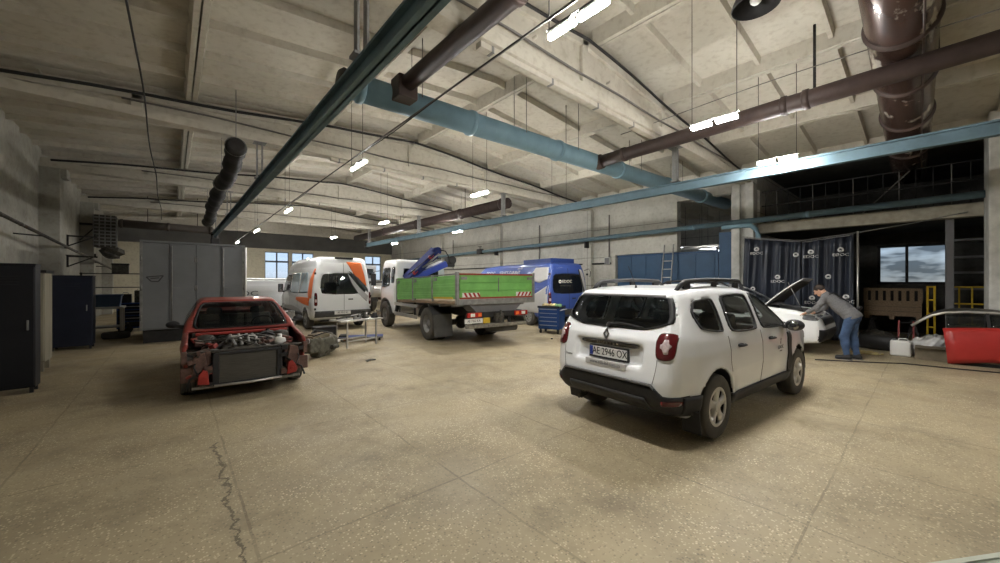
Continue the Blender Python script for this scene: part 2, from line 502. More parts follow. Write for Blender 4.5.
def net_obj(name, f, lo, hi, h, m, parent=None):
    v, q = surface_net(f, lo, hi, h)
    me = bpy.data.meshes.new(name)
    me.vertices.add(len(v)); me.vertices.foreach_set('co', v.astype(np.float32).ravel())
    me.loops.add(len(q) * 4); me.loops.foreach_set('vertex_index', q.astype(np.int32).ravel())
    me.polygons.add(len(q)); me.polygons.foreach_set('loop_start', np.arange(0, len(q) * 4, 4, dtype=np.int32))
    me.polygons.foreach_set('use_smooth', np.ones(len(q), bool))
    me.materials.append(m)
    me.update(calc_edges=True); me.validate()
    o = bpy.data.objects.new(name, me); COL.objects.link(o)
    if parent is not None: o.parent = parent
    return o
def march(f, ax, sgn, u, v, start, far=None):
    """where rays along an axis first meet f = 0"""
    u = np.asarray(u, float); v = np.asarray(v, float); t = np.full(u.shape, float(start))
    for _ in range(90):
        p = {'y': (u, t, v), 'x': (t, u, v), 'z': (u, v, t)}[ax]
        t = t - sgn * np.clip(f(*p), -0.2, 0.4) * 0.75
    if far is None and ax == 'y': far = sgn * 0.2
    if far is not None:
        t = np.maximum(t, far) if sgn > 0 else np.minimum(t, far)
    return t
def P3(ax, u, v, t): return (u, t, v) if ax == 'y' else (t, u, v) if ax == 'x' else (u, v, t)
def resample(poly, n):
    P = [Vector(p) for p in poly]; P.append(P[0])
    L = [0]
    for i in range(len(P) - 1): L.append(L[-1] + (P[i + 1] - P[i]).length)
    out = []
    for k in range(n):
        d = L[-1] * k / n; i = 0
        while i < len(P) - 2 and L[i + 1] < d: i += 1
        t = (d - L[i]) / max(1e-9, L[i + 1] - L[i]); out.append(P[i].lerp(P[i + 1], t))
    return out
def rnd(poly, r=0.25, it=3):
    P = [Vector(p) for p in poly]
    for k in range(it):
        Q = []; c = r if k == 0 else 0.25
        for i in range(len(P)):
            a, b = P[i], P[(i + 1) % len(P)]
            Q += [a.lerp(b, c), a.lerp(b, 1 - c)]
        P = Q
    return [(p.x, p.y) for p in P]
START = {('y', 1): 2.5, ('y', -1): -2.5, ('x', -1): -1.5, ('x', 1): 8.0, ('z', 1): 4.0}
def panel(mb, f, poly, ax, sgn, off=0.004, thick=0.02, n=None, rings=5, far=None):
    pts = resample(poly, n or max(24, len(poly)))
    c = sum(pts, Vector((0, 0))) / len(pts); N = len(pts)
    uv = [c]
    for k in range(1, rings + 1):
        uv += [c.lerp(p, k / rings) for p in pts]
    t = march(f, ax, sgn, [p.x for p in uv], [p.y for p in uv], START[(ax, sgn)], far) + sgn * off
    vs = [P3(ax, p.x, p.y, tt) for p, tt in zip(uv, t)]
    fs = [(0, 1 + i, 1 + (i + 1) % N) for i in range(N)]
    for k in range(rings - 1):
        a = 1 + k * N; b = a + N
        fs += [(a + i, b + i, b + (i + 1) % N, a + (i + 1) % N) for i in range(N)]
    a = 1 + (rings - 1) * N; b = len(vs)
    vs += [P3(ax, p.x, p.y, tt - sgn * thick) for p, tt in zip(uv[a:], t[a:])]
    mb.add(vs, fs, True)
    mb.add(vs, [(a + i, b + i, b + (i + 1) % N, a + (i + 1) % N) for i in range(N)], False)
    return mb
def strip(mb, f, A, B, ax, sgn, off=0.01, thick=0.02, k=3, far=None):
    rows = []
    for j in range(k + 1):
        q = [Vector(a).lerp(Vector(b), j / k) for a, b in zip(A, B)]
        t = march(f, ax, sgn, [p.x for p in q], [p.y for p in q], START[(ax, sgn)], far) + sgn * off
        rows.append([P3(ax, p.x, p.y, tt) for p, tt in zip(q, t)])
    mb.grid(rows)
    d = {'y': Vector((0, -sgn * thick, 0)), 'x': Vector((-sgn * thick, 0, 0)), 'z': Vector((0, 0, -sgn * thick))}[ax]
    for e in (rows[0], rows[-1], [r[0] for r in rows], [r[-1] for r in rows]):
        mb.grid([e, [Vector(p) + d for p in e]], False)
    return mb
def interp(tab):
    xs = [a for a, _ in tab]; ys = [b for _, b in tab]
    return lambda v: np.interp(v, xs, ys)
# ---------------------------------------------------------------- the hall
XL, XR, YF, YB, RX = -2.7, 14.0, -8.0, 30.0, 5.2
def roof(x): return 6.0 - 0.088 * abs(x - RX)
BEAMS = [-2.1, 3.9, 9.95, 16.0, 22.0, 28.0]
COLY = BEAMS
ANX = 18.2

b = MB(); b.b2((XL - 0.3, YF - 0.3, -0.25), (24.5, YB + 0.3, 0)); struct(b.build('floor', M_FLOOR))

# ribbed roof slabs: a gabled plate with long ribs (along the hall) and small cross ribs
b = MB()
prof = [(XL - 0.3, roof(XL - 0.3)), (RX, 6.0), (XR + 0.3, roof(XR + 0.3)), (XR + 0.3, roof(XR + 0.3) + 0.25), (RX, 6.25), (XL - 0.3, roof(XL - 0.3) + 0.25)]
b.prism(prof, 'xz', YF - 0.3, YB + 0.3)
k = -2
while 5.54 + 2.62 * k < XR + 0.2:
    x = 5.54 + 2.62 * k
    if x > XL - 0.2:
        z = roof(x)
        for yy in range(len(BEAMS)):
            y0 = BEAMS[yy] + 0.1; y1 = BEAMS[yy + 1] - 0.1 if yy + 1 < len(BEAMS) else YB
            b.prism([(x - 0.13, z + 0.02), (x - 0.085, z - 0.24), (x - 0.012, z - 0.24), (x - 0.006, z - 0.05), (x + 0.006, z - 0.05), (x + 0.012, z - 0.24), (x + 0.085, z - 0.24), (x + 0.13, z + 0.02)], 'xz', y0, y1)
    k += 1
y = YF
while y < YB:
    for xa, xb in ((XL, RX), (RX, XR)):
        m = Matrix.Identity(4)
        za, zb = roof(xa), roof(xb)
        b.add([(xa, y - 0.055, za + 0.02), (xa, y - 0.03, za - 0.12), (xa, y + 0.03, za - 0.12), (xa, y + 0.055, za + 0.02),
               (xb, y - 0.055, zb + 0.02), (xb, y - 0.03, zb - 0.12), (xb, y + 0.03, zb - 0.12), (xb, y + 0.055, zb + 0.02)],
              [(0, 1, 5, 4), (1, 2, 6, 5), (2, 3, 7, 6), (0, 3, 2, 1), (4, 5, 6, 7)])
    y += 1.005
struct(b.build('ceiling', M_CEIL))

for i, y in enumerate(BEAMS):
    b = MB()
    top = lambda x: roof(x) - 0.24
    # web, bottom flange with chamfer, top flange
    for (t, z0, z1) in ((0.07, lambda x: 4.84, top), (0.15, lambda x: 4.80, lambda x: 4.98), (0.13, lambda x: top(x) - 0.14, lambda x: top(x))):
        P = [(XL, z0(XL)), (RX, z0(RX)), (XR, z0(XR)), (XR, z1(XR)), (RX, z1(RX)), (XL, z1(XL))]
        b.prism(P, 'xz', y - t, y + t)
    for x in (XL + 2.2, RX - 2.8, RX, RX + 2.8, XR - 2.2):
        b.b2((x - 0.08, y - 0.13, 4.9), (x + 0.08, y + 0.13, top(x) - 0.05))
    for xx in np.arange(XL + 1.0, XR, 1.9):
        b.cyl((xx, y - 0.16, 5.25), (xx, y + 0.16, 5.25), 0.025, n=8)
    struct(b.build('ceiling_beam', M_CEIL, bevel=0.02))

b = MB(); b.b2((XL - 0.3, YF, 0), (XL, YB, 5.6))
struct(b.build('wall_left', M_WALLL))
b = MB()
for y in COLY:
    b.b2((XL - 0.01, y - 0.25, 0), (XL + 0.38, y + 0.25, 4.8))
    b.b2((XL - 0.01, y - 0.2, 4.55), (XL + 0.5, y + 0.2, 4.8))
struct(b.build('trim_1', M_WALLL, bevel=0.015))

# back wall with its three windows
ZW0, ZW1 = 1.75, 3.75
WINX = [(4.8, 6.26), (6.46, 7.9), (11.75, 13.1)]
b = MB(); x = XL
for a, c in WINX:
    b.b2((x, YB, 0), (a, YB + 0.3, 5.9)); b.b2((a, YB, 0), (c, YB + 0.3, ZW0)); b.b2((a, YB, ZW1), (c, YB + 0.3, 5.9)); x = c
b.b2((x, YB, 0), (XR + 0.3, YB + 0.3, 5.9))
M_WALLB = wall_material('cream_back_wall', (0.80, 0.75, 0.60), (0.66, 0.62, 0.49))
struct(b.build('wall_back', M_WALLB))
b = MB(); b.b2((XL, YB - 0.12, 3.95), (XR, YB + 0.02, 5.95)); struct(b.build('trim_3', mat('dark_grey_band', (0.15, 0.148, 0.14), 0.85, var=0.2, scale=1.2)))
FRAMEM = mat('window_frame_grey', (0.13, 0.14, 0.15), 0.6)
for i, (a, c) in enumerate(WINX):
    b = MB(); t = 0.06; yy = YB + 0.12
    for z in (ZW0, ZW0 + 1.32, ZW1): b.b2((a, yy - 0.04, z - t), (c, yy + 0.04, z + t))
    for x in (a, (a + c) / 2, c): b.b2((x - 0.04, yy - 0.04, ZW0), (x + 0.04, yy + 0.04, ZW1))
    o = struct(b.build('window_%d' % (i + 1), FRAMEM))
    g = MB(); g.b2((a, yy - 0.004, ZW0), (c, yy + 0.004, ZW1)); g.build('pane', GLASSC, o)
    g = MB(); g.b2((a - 0.05, YB - 0.12, ZW0 - 0.1), (c + 0.05, YB + 0.05, ZW0 - 0.05)); g.build('window_sill', M_WALLB, o)
b = MB(); b.b2((XL - 0.3, YF - 0.3, 0), (24, YF, 6)); struct(b.build('wall_front', mat('dull_wall', (0.16, 0.155, 0.14), 0.9, var=0.25, scale=1)))

# right wall: panels beyond the blue gate, an opening to the side bay, and the annex opening
b = MB()
b.b2((XR, 8.66, 0), (XR + 0.3, YB, 5.6)); b.b2((XR, 6.1, 2.78), (XR + 0.3, 8.66, 5.6))
b.b2((XR, 3.6, 4.62), (XR + 0.3, 6.1, 5.6)); b.b2((XR, YF, 0), (XR + 0.3, -2.3, 5.6))
struct(b.build('wall_right', M_WALL))
b = MB()
for y in COLY[2:]:
    b.b2((XR - 0.22, y - 0.22, 0), (XR + 0.01, y + 0.22, 4.8))
struct(b.build('trim_2', M_WALL, bevel=0.01))
b = MB()
b.b2((XR - 0.35, 3.98, 0), (XR + 0.05, 4.22, 4.8)); b.b2((XR - 0.35, 3.60, 0), (XR + 0.05, 3.84, 4.8)); b.b2((XR - 0.2, 3.8, 0), (XR + 0.04, 4.02, 4.8))
WHITEC = mat('whitewashed_column', (0.55, 0.55, 0.52), 0.8, var=0.3, scale=3)
struct(b.build('column', WHITEC, bevel=0.02))
b = MB(); b.b2((12.9, -1.75, 0), (13.98, -0.83, 5.25)); struct(b.build('column', WHITEC, bevel=0.03))
# side bay behind the blue gate
b = MB()
b.b2((20, 3.8, 0), (20.2, 14, 5)); b.b2((XR + 0.3, 13.8, 0), (20.2, 14, 5)); b.b2((XR + 0.3, 3.6, 3.55), (20.2, 3.85, 5.4)); b.b2((XR + 0.06, 3.7, 0), (ANX, 3.85, 3.55))
struct(b.build('wall_side', M_WALL))
b = MB(); b.b2((XR + 0.3, 3.8, 4.85), (20.2, 14, 5.05))
for y in np.arange(4.6, 14, 1.2): b.b2((XR + 0.3, y - 0.05, 4.65), (20.2, y + 0.05, 4.86))
struct(b.build('ceiling', M_CEIL))
# annex
AY0 = -3.6
b = MB()
wy0, wy1, wz0, wz1 = -0.37, 1.12, 1.63, 2.86
b.b2((ANX, AY0, 0), (ANX + 0.2, wy0, 3.3)); b.b2((ANX, wy1, 0), (ANX + 0.2, 3.85, 3.3)); b.b2((ANX, wy0, 0), (ANX + 0.2, wy1, wz0)); b.b2((ANX, wy0, wz1), (ANX + 0.2, wy1, 3.3))
b.b2((ANX + 2.0, AY0, 3.3), (ANX + 2.2, 3.85, 5.4)); b.b2((XR + 0.3, AY0 - 0.2, 0), (ANX + 2.2, AY0, 5.4))
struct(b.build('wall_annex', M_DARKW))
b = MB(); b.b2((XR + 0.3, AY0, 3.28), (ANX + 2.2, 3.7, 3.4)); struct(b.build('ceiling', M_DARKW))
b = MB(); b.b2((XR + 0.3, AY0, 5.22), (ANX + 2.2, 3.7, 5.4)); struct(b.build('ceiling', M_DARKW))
b = MB(); b.b2((XR + 0.02, -2.3, 3.2), (XR + 0.3, 3.6, 3.52)); struct(b.build('beam', mat('dirty_cream_concrete', (0.36, 0.335, 0.27), 0.85, var=0.3), bevel=0.02))
# annex window: a plastic film over the pane
b = MB()
for z in (wz0, wz1): b.b2((ANX - 0.02, wy0 - 0.04, z - 0.04), (ANX + 0.06, wy1 + 0.04, z + 0.04))
for y in (wy0, wy1, (wy0 + wy1) / 2 + 0.1): b.b2((ANX - 0.02, y - 0.035, wz0), (ANX + 0.06, y + 0.035, wz1))
o = struct(b.build('window_4', SOOT))
FILM = bpy.data.materials.new('window_film'); FILM.use_nodes = True
t = FILM.node_tree; pb = t.nodes['Principled BSDF']
pb.inputs['Base Color'].default_value = (0.6, 0.68, 0.75, 1); pb.inputs['Roughness'].default_value = 0.35; pb.inputs['Transmission Weight'].default_value = 0.75; pb.inputs['IOR'].default_value = 1.05
tc = t.nodes.new('ShaderNodeTexCoord'); mp = t.nodes.new('ShaderNodeMapping'); mp.inputs['Scale'].default_value = (1, 0.6, 2.2); ns = t.nodes.new('ShaderNodeTexNoise'); ns.inputs['Scale'].default_value = 1.3; ns.inputs['Detail'].default_value = 3
rp = t.nodes.new('ShaderNodeValToRGB'); rp.color_ramp.elements[0].position = 0.42; rp.color_ramp.elements[0].color = (0.02, 0.027, 0.034, 1); rp.color_ramp.elements[1].position = 0.78; rp.color_ramp.elements[1].color = (0.50, 0.60, 0.68, 1)
for a, c in ((tc.outputs['Object'], mp.inputs[0]), (mp.outputs[0], ns.inputs['Vector']), (ns.outputs['Fac'], rp.inputs[0]), (rp.outputs[0], pb.inputs['Base Color'])): t.links.new(a, c)
g = MB()
rows = []
for j in range(13):
    z = wz0 + (wz1 - wz0) * j / 12
    rows.append([(ANX + 0.03 + 0.02 * math.sin(i * 1.3 + j * 0.8) + 0.01 * math.sin(j * 2.1), wy0 + (wy1 - wy0) * i / 14, z) for i in range(15)])
g.grid(rows); g.build('pane', FILM, o)
# open annex rack rails above the beam (balustrade of the mezzanine)
t_ = thing('mezzanine_railing', 'dark steel railing of thin upright bars along the mezzanine edge', 'railing', (XR + 0.15, 0, 3.52))
b = MB()
for z in (0.55, 1.0): b.cyl((0, -2.2, z), (0, 3.5, z), 0.018, n=8)
b.build('handrail', SOOT, t_)
for i in range(20):
    b = MB(); y = -2.1 + 5.5 * i / 19; b.cyl((0, y, 0), (0, y, 1.02), 0.012, n=6); b.build('baluster', CABLEG if i % 3 == 0 else SOOT, t_)
b = MB(); b.cyl((0, 1.2, 0), (0, 0.3, 1.0), 0.015, n=6); b.build('brace', CABLEG, t_)

# blue gate of the side bay
t_ = thing('sheet_metal_gate', 'dark blue sheet metal gate closing the side bay behind the ladder', 'gate', (XR + 0.12, 0, 0))
b = MB(); b.b2((-0.03, 4.75, 0.05), (0.03, 8.6, 2.74))
for y in np.arange(4.9, 8.6, 0.62): b.b2((-0.05, y - 0.03, 0.05), (-0.02, y + 0.03, 2.74))
b.build('gate_leaf', GATEB, t_)
b = MB()
for z in (0.3, 1.4, 2.72): b.b2((-0.07, 4.75, z - 0.04), (-0.03, 8.6, z + 0.04))
b.build('gate_frame', mat('deep_blue_paint', (0.02, 0.06, 0.14), 0.5), t_)
b = MB(); b.b2((-0.05, 4.24, 0.05), (0.05, 4.72, 3.35)); b.build('gate_post_panel', GATEB, t_)
b = MB(); b.cyl((-0.12, 6.3, 1.0), (-0.12, 6.3, 1.3), 0.015); b.cyl((-0.12, 6.3, 1.0), (-0.05, 6.3, 1.0), 0.012); b.cyl((-0.12, 6.3, 1.3), (-0.05, 6.3, 1.3), 0.012); b.build('handle', STEEL, t_)
# ladder leaning by the gate
t_ = thing('metal_ladder', 'thin grey metal ladder standing against the blue gate', 'ladder', (13.75, 6.35, 0))
for s in (-0.17, 0.17):
    b = MB(); b.bar((-0.35, s, 0), (0.14, s, 3.05), 0.03, 0.05); b.build('stile', STEEL, t_)
for i in range(9):
    f_ = 0.1 + 0.1 * i; b = MB(); b.cyl((-0.35 + 0.49 * f_, -0.17, 3.05 * f_), (-0.35 + 0.49 * f_, 0.17, 3.05 * f_), 0.016, n=8); b.build('rung', SILVER, t_)

# strip lights in the side bay and a pale lit board
def tube_light(a, c, label, lit=True):
    a = Vector(a); c = Vector(c); mid = (a + c) / 2
    t = thing('strip_light', label, 'lamp', mid, 0, None)
    b = MB(); b.bar(a - mid + Vector((0, 0, 0.05)), c - mid + Vector((0, 0, 0.05)), 0.10, 0.05); b.build('housing', SILVER, t)
    b = MB(); b.cyl(a - mid, c - mid, 0.03, n=10); b.build('tube', TUBELIT if lit else PLATEW, t)
    h = 4.655 - mid.z
    for q in (0.2, 0.8):
        b = MB(); p = (a - mid).lerp(c - mid, q); b.cyl(p + Vector((0, 0, 0.07)), p + Vector((0, 0, h)), 0.006, n=6); b.build('suspension_wire', CABLE, t)
tube_light((15.6, 6.75, 3.05), (15.9, 5.45, 2.95), 'lit white strip light crossing above the blue gate')
tube_light((14.9, 7.9, 2.9), (14.9, 5.0, 2.93), 'long dim strip light above the blue gate top', False)
tube_light((17.5, 6.9, 2.98), (17.5, 5.6, 2.98), 'bluish lit strip light deep in the side bay')

# ---------------------------------------------------------------- hanging rails, pipes, ducts
def ibeam(b, a, c, h, wd, web=0.02, fl=0.03):
    a = Vector(a); c = Vector(c)
    b.bar(a, c, web, h)
    for s in (-1, 1): b.bar(a + Vector((0, 0, s * (h / 2 - fl / 2))), c + Vector((0, 0, s * (h / 2 - fl / 2))), wd, fl)
def crane_rail(x, z, y0, y1, label):
    t = thing('crane_rail', label, 'rail', (x, y0, z), 0, None)
    b = MB(); ibeam(b, (0, 0, 0), (0, y1 - y0, 0), 0.215, 0.135); b.build('beam', RAILB, t)
    for y in BEAMS:
        if y0 < y < y1:
            b = MB(); h = 4.82 - z
            for s in (-0.05, 0.05): b.b2((s - 0.012, y - y0 - 0.05, 0.14), (s + 0.012, y - y0 + 0.05, h))
            b.b2((-0.12, y - y0 - 0.14, h - 0.02), (0.12, y - y0 + 0.14, h)); b.b2((-0.1, y - y0 - 0.08, 0.13), (0.1, y - y0 + 0.08, 0.16))
            b.build('hanger', STEEL, t)
    b = MB(); b.b2((-0.1, y1 - y0 - 0.03, -0.2), (0.1, y1 - y0, 0.2)); b.build('end_stop', SOOT, t)
    return t
crane_rail(1.49, 3.87, -1.5, 22.4, 'blue-grey crane rail hung from the roof on the left, over the red car')
tr = crane_rail(8.86, 3.87, -5.5, 22.4, 'blue-grey crane rail hung from the roof on the right, beside the lamps')
t = thing('chain_hoist', 'small dark hoist trolley at the far end of the left crane rail', 'hoist', (1.49, 21.6, 3.6))
b = MB(); b.b2((-0.16, -0.25, -0.25), (0.16, 0.25, 0.06)); b.build('motor', SOOT, t, bevel=0.03)
b = MB()
for s in (-0.085, 0.085):
    for q in (-0.15, 0.15): b.cyl((s - 0.02, q, 0.14), (s + 0.02, q, 0.14), 0.06, n=12)
    b.b2((s - 0.015, -0.2, 0.0), (s + 0.015, 0.2, 0.2))
b.build('trolley', STEEL, t)
b = MB(); b.tube([(0, 0, -0.25), (0, 0, -0.7), (0.03, 0, -0.78), (0.0, 0, -0.84), (-0.04, 0, -0.8)], 0.015); b.build('hook', STEEL, t)

def pipe(name, label, cat, a, c, r, m, joints=(), jr=1.14, caps=None, group=None, n=24):
    a = Vector(a); c = Vector(c)
    t = thing(name, label, cat, a, 0, group); d = c - a
    b = MB(); b.cyl((0, 0, 0), d, r, n=n); b.build('pipe_body', m, t)
    for q in joints:
        b = MB(); p = d * q; u = d.normalized()
        b.lathe([(r * 0.98, -0.05), (r * jr, -0.035), (r * jr, 0.035), (r * 0.98, 0.05)], p, u, n); b.build('flange', caps or m, t)
    return t, d
def hang(t, base, pts, m=CABLE, r=0.012):
    for (p, q) in pts:
        b = MB(); b.cyl(Vector(p) - base, Vector(q) - base, r, n=8); b.build('hanger_rod', m, t)

B0 = Vector((2.0, 5.72, 4.63))
t, d = pipe('blue_duct', 'long light blue round duct running across under the roof', 'duct', B0, (15.6, 5.0, 4.58), 0.2, DUCTB, (0.012, 0.16, 0.33, 0.5, 0.68, 0.85))
for x in (3.1, 5.4, 7.0, 9.6, 11.9):
    f_ = (x - 2) / 13.6; p = B0 + d * f_
    hang(t, B0, [(p + Vector((0, -0.18, 0.08)), (p.x, p.y - 0.18, roof(p.x))), (p + Vector((0, 0.18, 0.08)), (p.x, p.y + 0.18, roof(p.x)))], CABLEG, 0.008)
b = MB(); b.lathe([(0.19, 0.0), (0.21, -0.1), (0.16, -0.16), (0.0, -0.16)], (0, 0, 0), d, 20, False); b.build('end_cap', SOOT, t)
P0 = Vector((2.74, 5.25, 4.74))
t, d = pipe('brown_pipe', 'brown pipe joining the near end of the blue duct, beside the left crane rail', 'pipe', P0, (2.74, -1.6, 4.74), 0.122, BROWNP, (0.35, 0.5, 0.75))
b = MB(); b.box((0, 0.16, -0.06), (0.32, 0.30, 0.34)); b.build('connection_box', BROWNP, t, bevel=0.02)
hang(t, P0, [((2.92, 2.9, 4.74), (2.92, 2.9, roof(2.92)))])
P0 = Vector((7.85, 5.2, 4.60))
t, d = pipe('brown_pipe', 'brown pipe in front of the fat glossy duct, ending at the blue duct', 'pipe', P0, (7.6, -2.2, 4.64), 0.14, BROWNP, (0.08, 0.488, 0.527))
b = MB(); b.lathe([(0.14, 0), (0.175, 0.02), (0.175, 0.16), (0.13, 0.2)], (0, 0.0, 0), (0, 1, -0.1), 20); b.build('end_collar', BROWNP, t)
hang(t, P0, [((7.72, 1.2, 4.72), (7.72, 1.2, roof(7.72)))], SOOT, 0.02)
P0 = Vector((9.4, 10.3, 4.6))
t, d = pipe('brown_pipe', 'dark brown pipe far off over the flatbed truck, above the right crane rail', 'pipe', P0, (9.4, 25.5, 4.6), 0.2, BROWNP, (0.02, 0.2, 0.45, 0.7))
hang(t, P0, [((9.4, 13, 4.7), (9.4, 13, roof(9.4))), ((9.4, 19, 4.7), (9.4, 19, roof(9.4)))])
# fat glossy duct
P0 = Vector((4.2, 0.20, 5.28))
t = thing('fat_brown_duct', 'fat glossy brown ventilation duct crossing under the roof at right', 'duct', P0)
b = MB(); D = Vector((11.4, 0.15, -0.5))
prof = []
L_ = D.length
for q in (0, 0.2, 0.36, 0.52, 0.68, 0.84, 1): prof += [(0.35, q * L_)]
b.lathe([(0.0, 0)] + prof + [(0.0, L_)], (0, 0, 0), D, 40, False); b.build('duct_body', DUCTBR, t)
for q in (0.12, 0.27, 0.42, 0.58, 0.76):
    b = MB(); b.lathe([(0.345, -0.05), (0.375, -0.035), (0.385, 0), (0.375, 0.035), (0.345, 0.05)], D * q, D, 40, False); b.build('band', BROWNP, t)
b = MB(); b.tube([D * q + Vector((0, -0.2, -0.29)) for q in (0, 0.3, 0.6, 1)], 0.014); b.build('seam', BROWNP, t)
for q in (0.12, 0.42):
    p = D * q
    for s in (-0.37, 0.37):
        b = MB(); b.cyl(p + Vector((0, s, 0)), (p.x, p.y + s, max(p.z + 0.1, roof(P0.x + p.x) - P0.z)), 0.01, n=6); b.build('hanger_rod', SOOT, t)
# flexible black duct
t = thing('flexible_duct', 'ribbed black flexible duct hanging at the far left under the roof', 'duct', (0.98, 9.2, 4.45))
b = MB(); pts = []; rr = []
N = 90
for i in range(N):
    q = i / (N - 1); sag = -0.16 * abs(math.sin(q * math.pi * 3))
    pts.append((0.12 * q + 0.03 * math.sin(q * 9), 11 * q, -0.25 * q + sag)); rr.append(0.15 + (0.02 if i % 2 else -0.012) + 0.022 * math.sin(i * 0.9) + 0.015 * math.sin(i * 0.37))
b.tube(pts, rr, 14); b.build('duct_body', SOOT, t)
for q in (0.02, 0.33, 0.66, 0.97):
    b = MB(); i = int(q * (N - 1)); p = Vector(pts[i]); b.cyl(p + Vector((0, 0, 0.15)), (p.x, p.y, 1.17), 0.008, n=6); b.lathe([(0.17, -0.02), (0.20, 0), (0.17, 0.02)], p, (0, 1, 0), 16, False); b.build('strap', STEEL, t)
t, d = pipe('dark_duct', 'dark brown duct crossing the far left end wall, above the grey container', 'duct', (-1.7, 22.6, 4.15), (1.45, 22.4, 4.1), 0.17, mat('dull_brown', (0.10, 0.085, 0.075), 0.6), (0.03, 0.5, 0.97))
hang(t, Vector((-1.7, 22.6, 4.15)), [((-0.8, 22.5, 4.2), (-0.8, 22.5, roof(-0.8))), ((0.9, 22.5, 4.2), (0.9, 22.5, roof(0.9)))])
# unit heater with a coil grille on the left wall
t = thing('unit_heater', 'dark caged heater unit hung in the far left corner', 'heater', (-1.95, 21.3, 2.75))
b = MB(); b.b2((-0.3, -0.35, 0.25), (0.3, 0.35, 1.5)); b.build('casing', OILY, t, bevel=0.03)
b = MB()
for i in range(9): b.b2((-0.33, -0.38, 0.34 + i * 0.13), (0.33, -0.34, 0.38 + i * 0.13))
for i in range(5): b.b2((-0.32 + i * 0.155, -0.38, 0.28), (-0.29 + i * 0.155, -0.36, 1.48))
b.build('grille', STEEL, t)
b = MB(); b.lathe([(0.30, 0.3), (0.40, 0.16), (0.30, 0.02), (0.34, -0.06), (0.16, -0.18), (0.05, -0.22)], (0.12, 0, 0.05), (0.5, 0, 1), 7, True, False); b.build('air_cone', OILY, t)
b = MB(); b.b2((-0.7, -0.04, 1.1), (-0.25, 0.04, 1.18)); b.bar((-0.7, 0, 0.5), (-0.25, 0, 1.1), 0.04, 0.04); b.build('bracket', SOOT, t)
# pipes along the right wall
t, d = pipe('wall_pipe', 'blue-grey pipe running the length of the right side at door-head height', 'pipe', (13.55, 29.85, 3.26), (13.55, -0.82, 3.62), 0.085, RAILB, (0.1, 0.25, 0.4, 0.55, 0.7, 0.8, 0.9))
for y in (9.95, 16, 22, 28):
    b = MB(); b.b2((-0.04, y - 29.95 - 0.03, -0.12), (0.24, y - 29.95 + 0.03, -0.06 + 0.36 * (29.95 - y) / 30.8)); b.build('bracket', SOOT, t)
t = thing('down_pipe', 'blue upright pipe beside the white column, left of the dark curtain', 'pipe', (13.55, 3.45, 0))
b = MB(); b.tube([(0, 0, 0.02), (0, 0, 3.1), (0, 0.06, 3.3), (0, 0.2, 3.42), (0, 0.5, 3.45), (0, 1.0, 3.45)], 0.07, 14); b.build('pipe_body', DUCTB, t)
b = MB()
for z in (0.6, 1.8, 2.9): b.lathe([(0.072, -0.03), (0.085, 0), (0.072, 0.03)], (0, 0, z), (0, 0, 1), 14, False); b.b2((0.0, -0.02, z - 0.02), (0.09, 0.13, z + 0.02))
b.build('clamp', STEEL, t)
t, d = pipe('conduit', 'thin dark conduit on the panel wall behind the blue van', 'pipe', (13.9, 30, 2.5), (13.9, 8.8, 2.45), 0.03, SOOT, (0.1, 0.4, 0.7))
for (y0, z0, z1, lb) in ((12.9, 2.5, 4.5, 'upright conduit on the panel wall above the blue van roof'), (20.6, 2.5, 4.4, 'upright conduit on the panel wall above the truck cab'), (8.9, 2.4, 4.5, 'upright conduit on the panel wall near the blue gate')):
    pipe('conduit', lb, 'pipe', (13.92, y0, z0), (13.92, y0, z1), 0.028, CABLEG, (0.3, 0.8))
t = thing('junction_box', 'small grey junction box on the panel wall near the blue gate', 'box', (13.9, 8.95, 2.55))
b = MB(); b.b2((-0.08, -0.12, -0.15), (0.09, 0.12, 0.15)); b.build('box_body', PLATEW, t, bevel=0.01)
b = MB(); b.b2((-0.095, -0.1, -0.13), (-0.08, 0.1, 0.13)); b.build('lid', GREYP, t)
t = thing('pipe_valve', 'dark valve assembly on the wall pipe above the blue van', 'valve', (13.5, 17.2, 3.42))
b = MB(); b.b2((-0.12, -0.2, -0.15), (0.12, 0.2, 0.15)); b.build('body', SOOT, t, bevel=0.03)
b = MB(); b.lathe([(0.1, -0.012), (0.12, 0), (0.1, 0.012)], (0, 0, 0.28), (0, 0, 1), 14, False); b.cyl((0, 0, 0.1), (0, 0, 0.28), 0.015); b.bar((-0.1, 0, 0.28), (0.1, 0, 0.28), 0.015, 0.015); b.build('hand_wheel', SOOT, t)
# left wall pipe and brackets
t, d = pipe('wall_pipe', 'rusty grey pipe sloping along the left wall above the lockers', 'pipe', (-2.22, 8.0, 2.93), (-2.22, 26.5, 2.28), 0.034, OILY, (0.2, 0.5, 0.8))
for q in (0.15, 0.3, 0.45, 0.6, 0.75, 0.9):
    b = MB(); p = d * q; b.bar((p.x, p.y, p.z), (-0.47, p.y, p.z + 0.03), 0.02, 0.03); b.build('bracket', SOOT, t)
for i, (y, z, lb) in enumerate(((16.6, 3.0, 'dark angle bracket on the left wall pier, upper of two'), (16.6, 2.4, 'dark angle bracket on the left wall pier, lower of two'))):
    t = thing('wall_bracket', lb, 'bracket', (-2.3, y, z))
    b = MB(); b.b2((-0.02, -0.03, -0.3), (0.02, 0.03, 0.05)); b.b2((0, -0.03, 0.0), (0.6, 0.03, 0.04)); b.bar((0, 0, -0.28), (0.5, 0, 0), 0.03, 0.03); b.build('arm', SOOT, t)
    b = MB(); b.cyl((0.55, 0, 0.04), (0.55, 0, 0.12), 0.02); b.build('pin', SOOT, t)

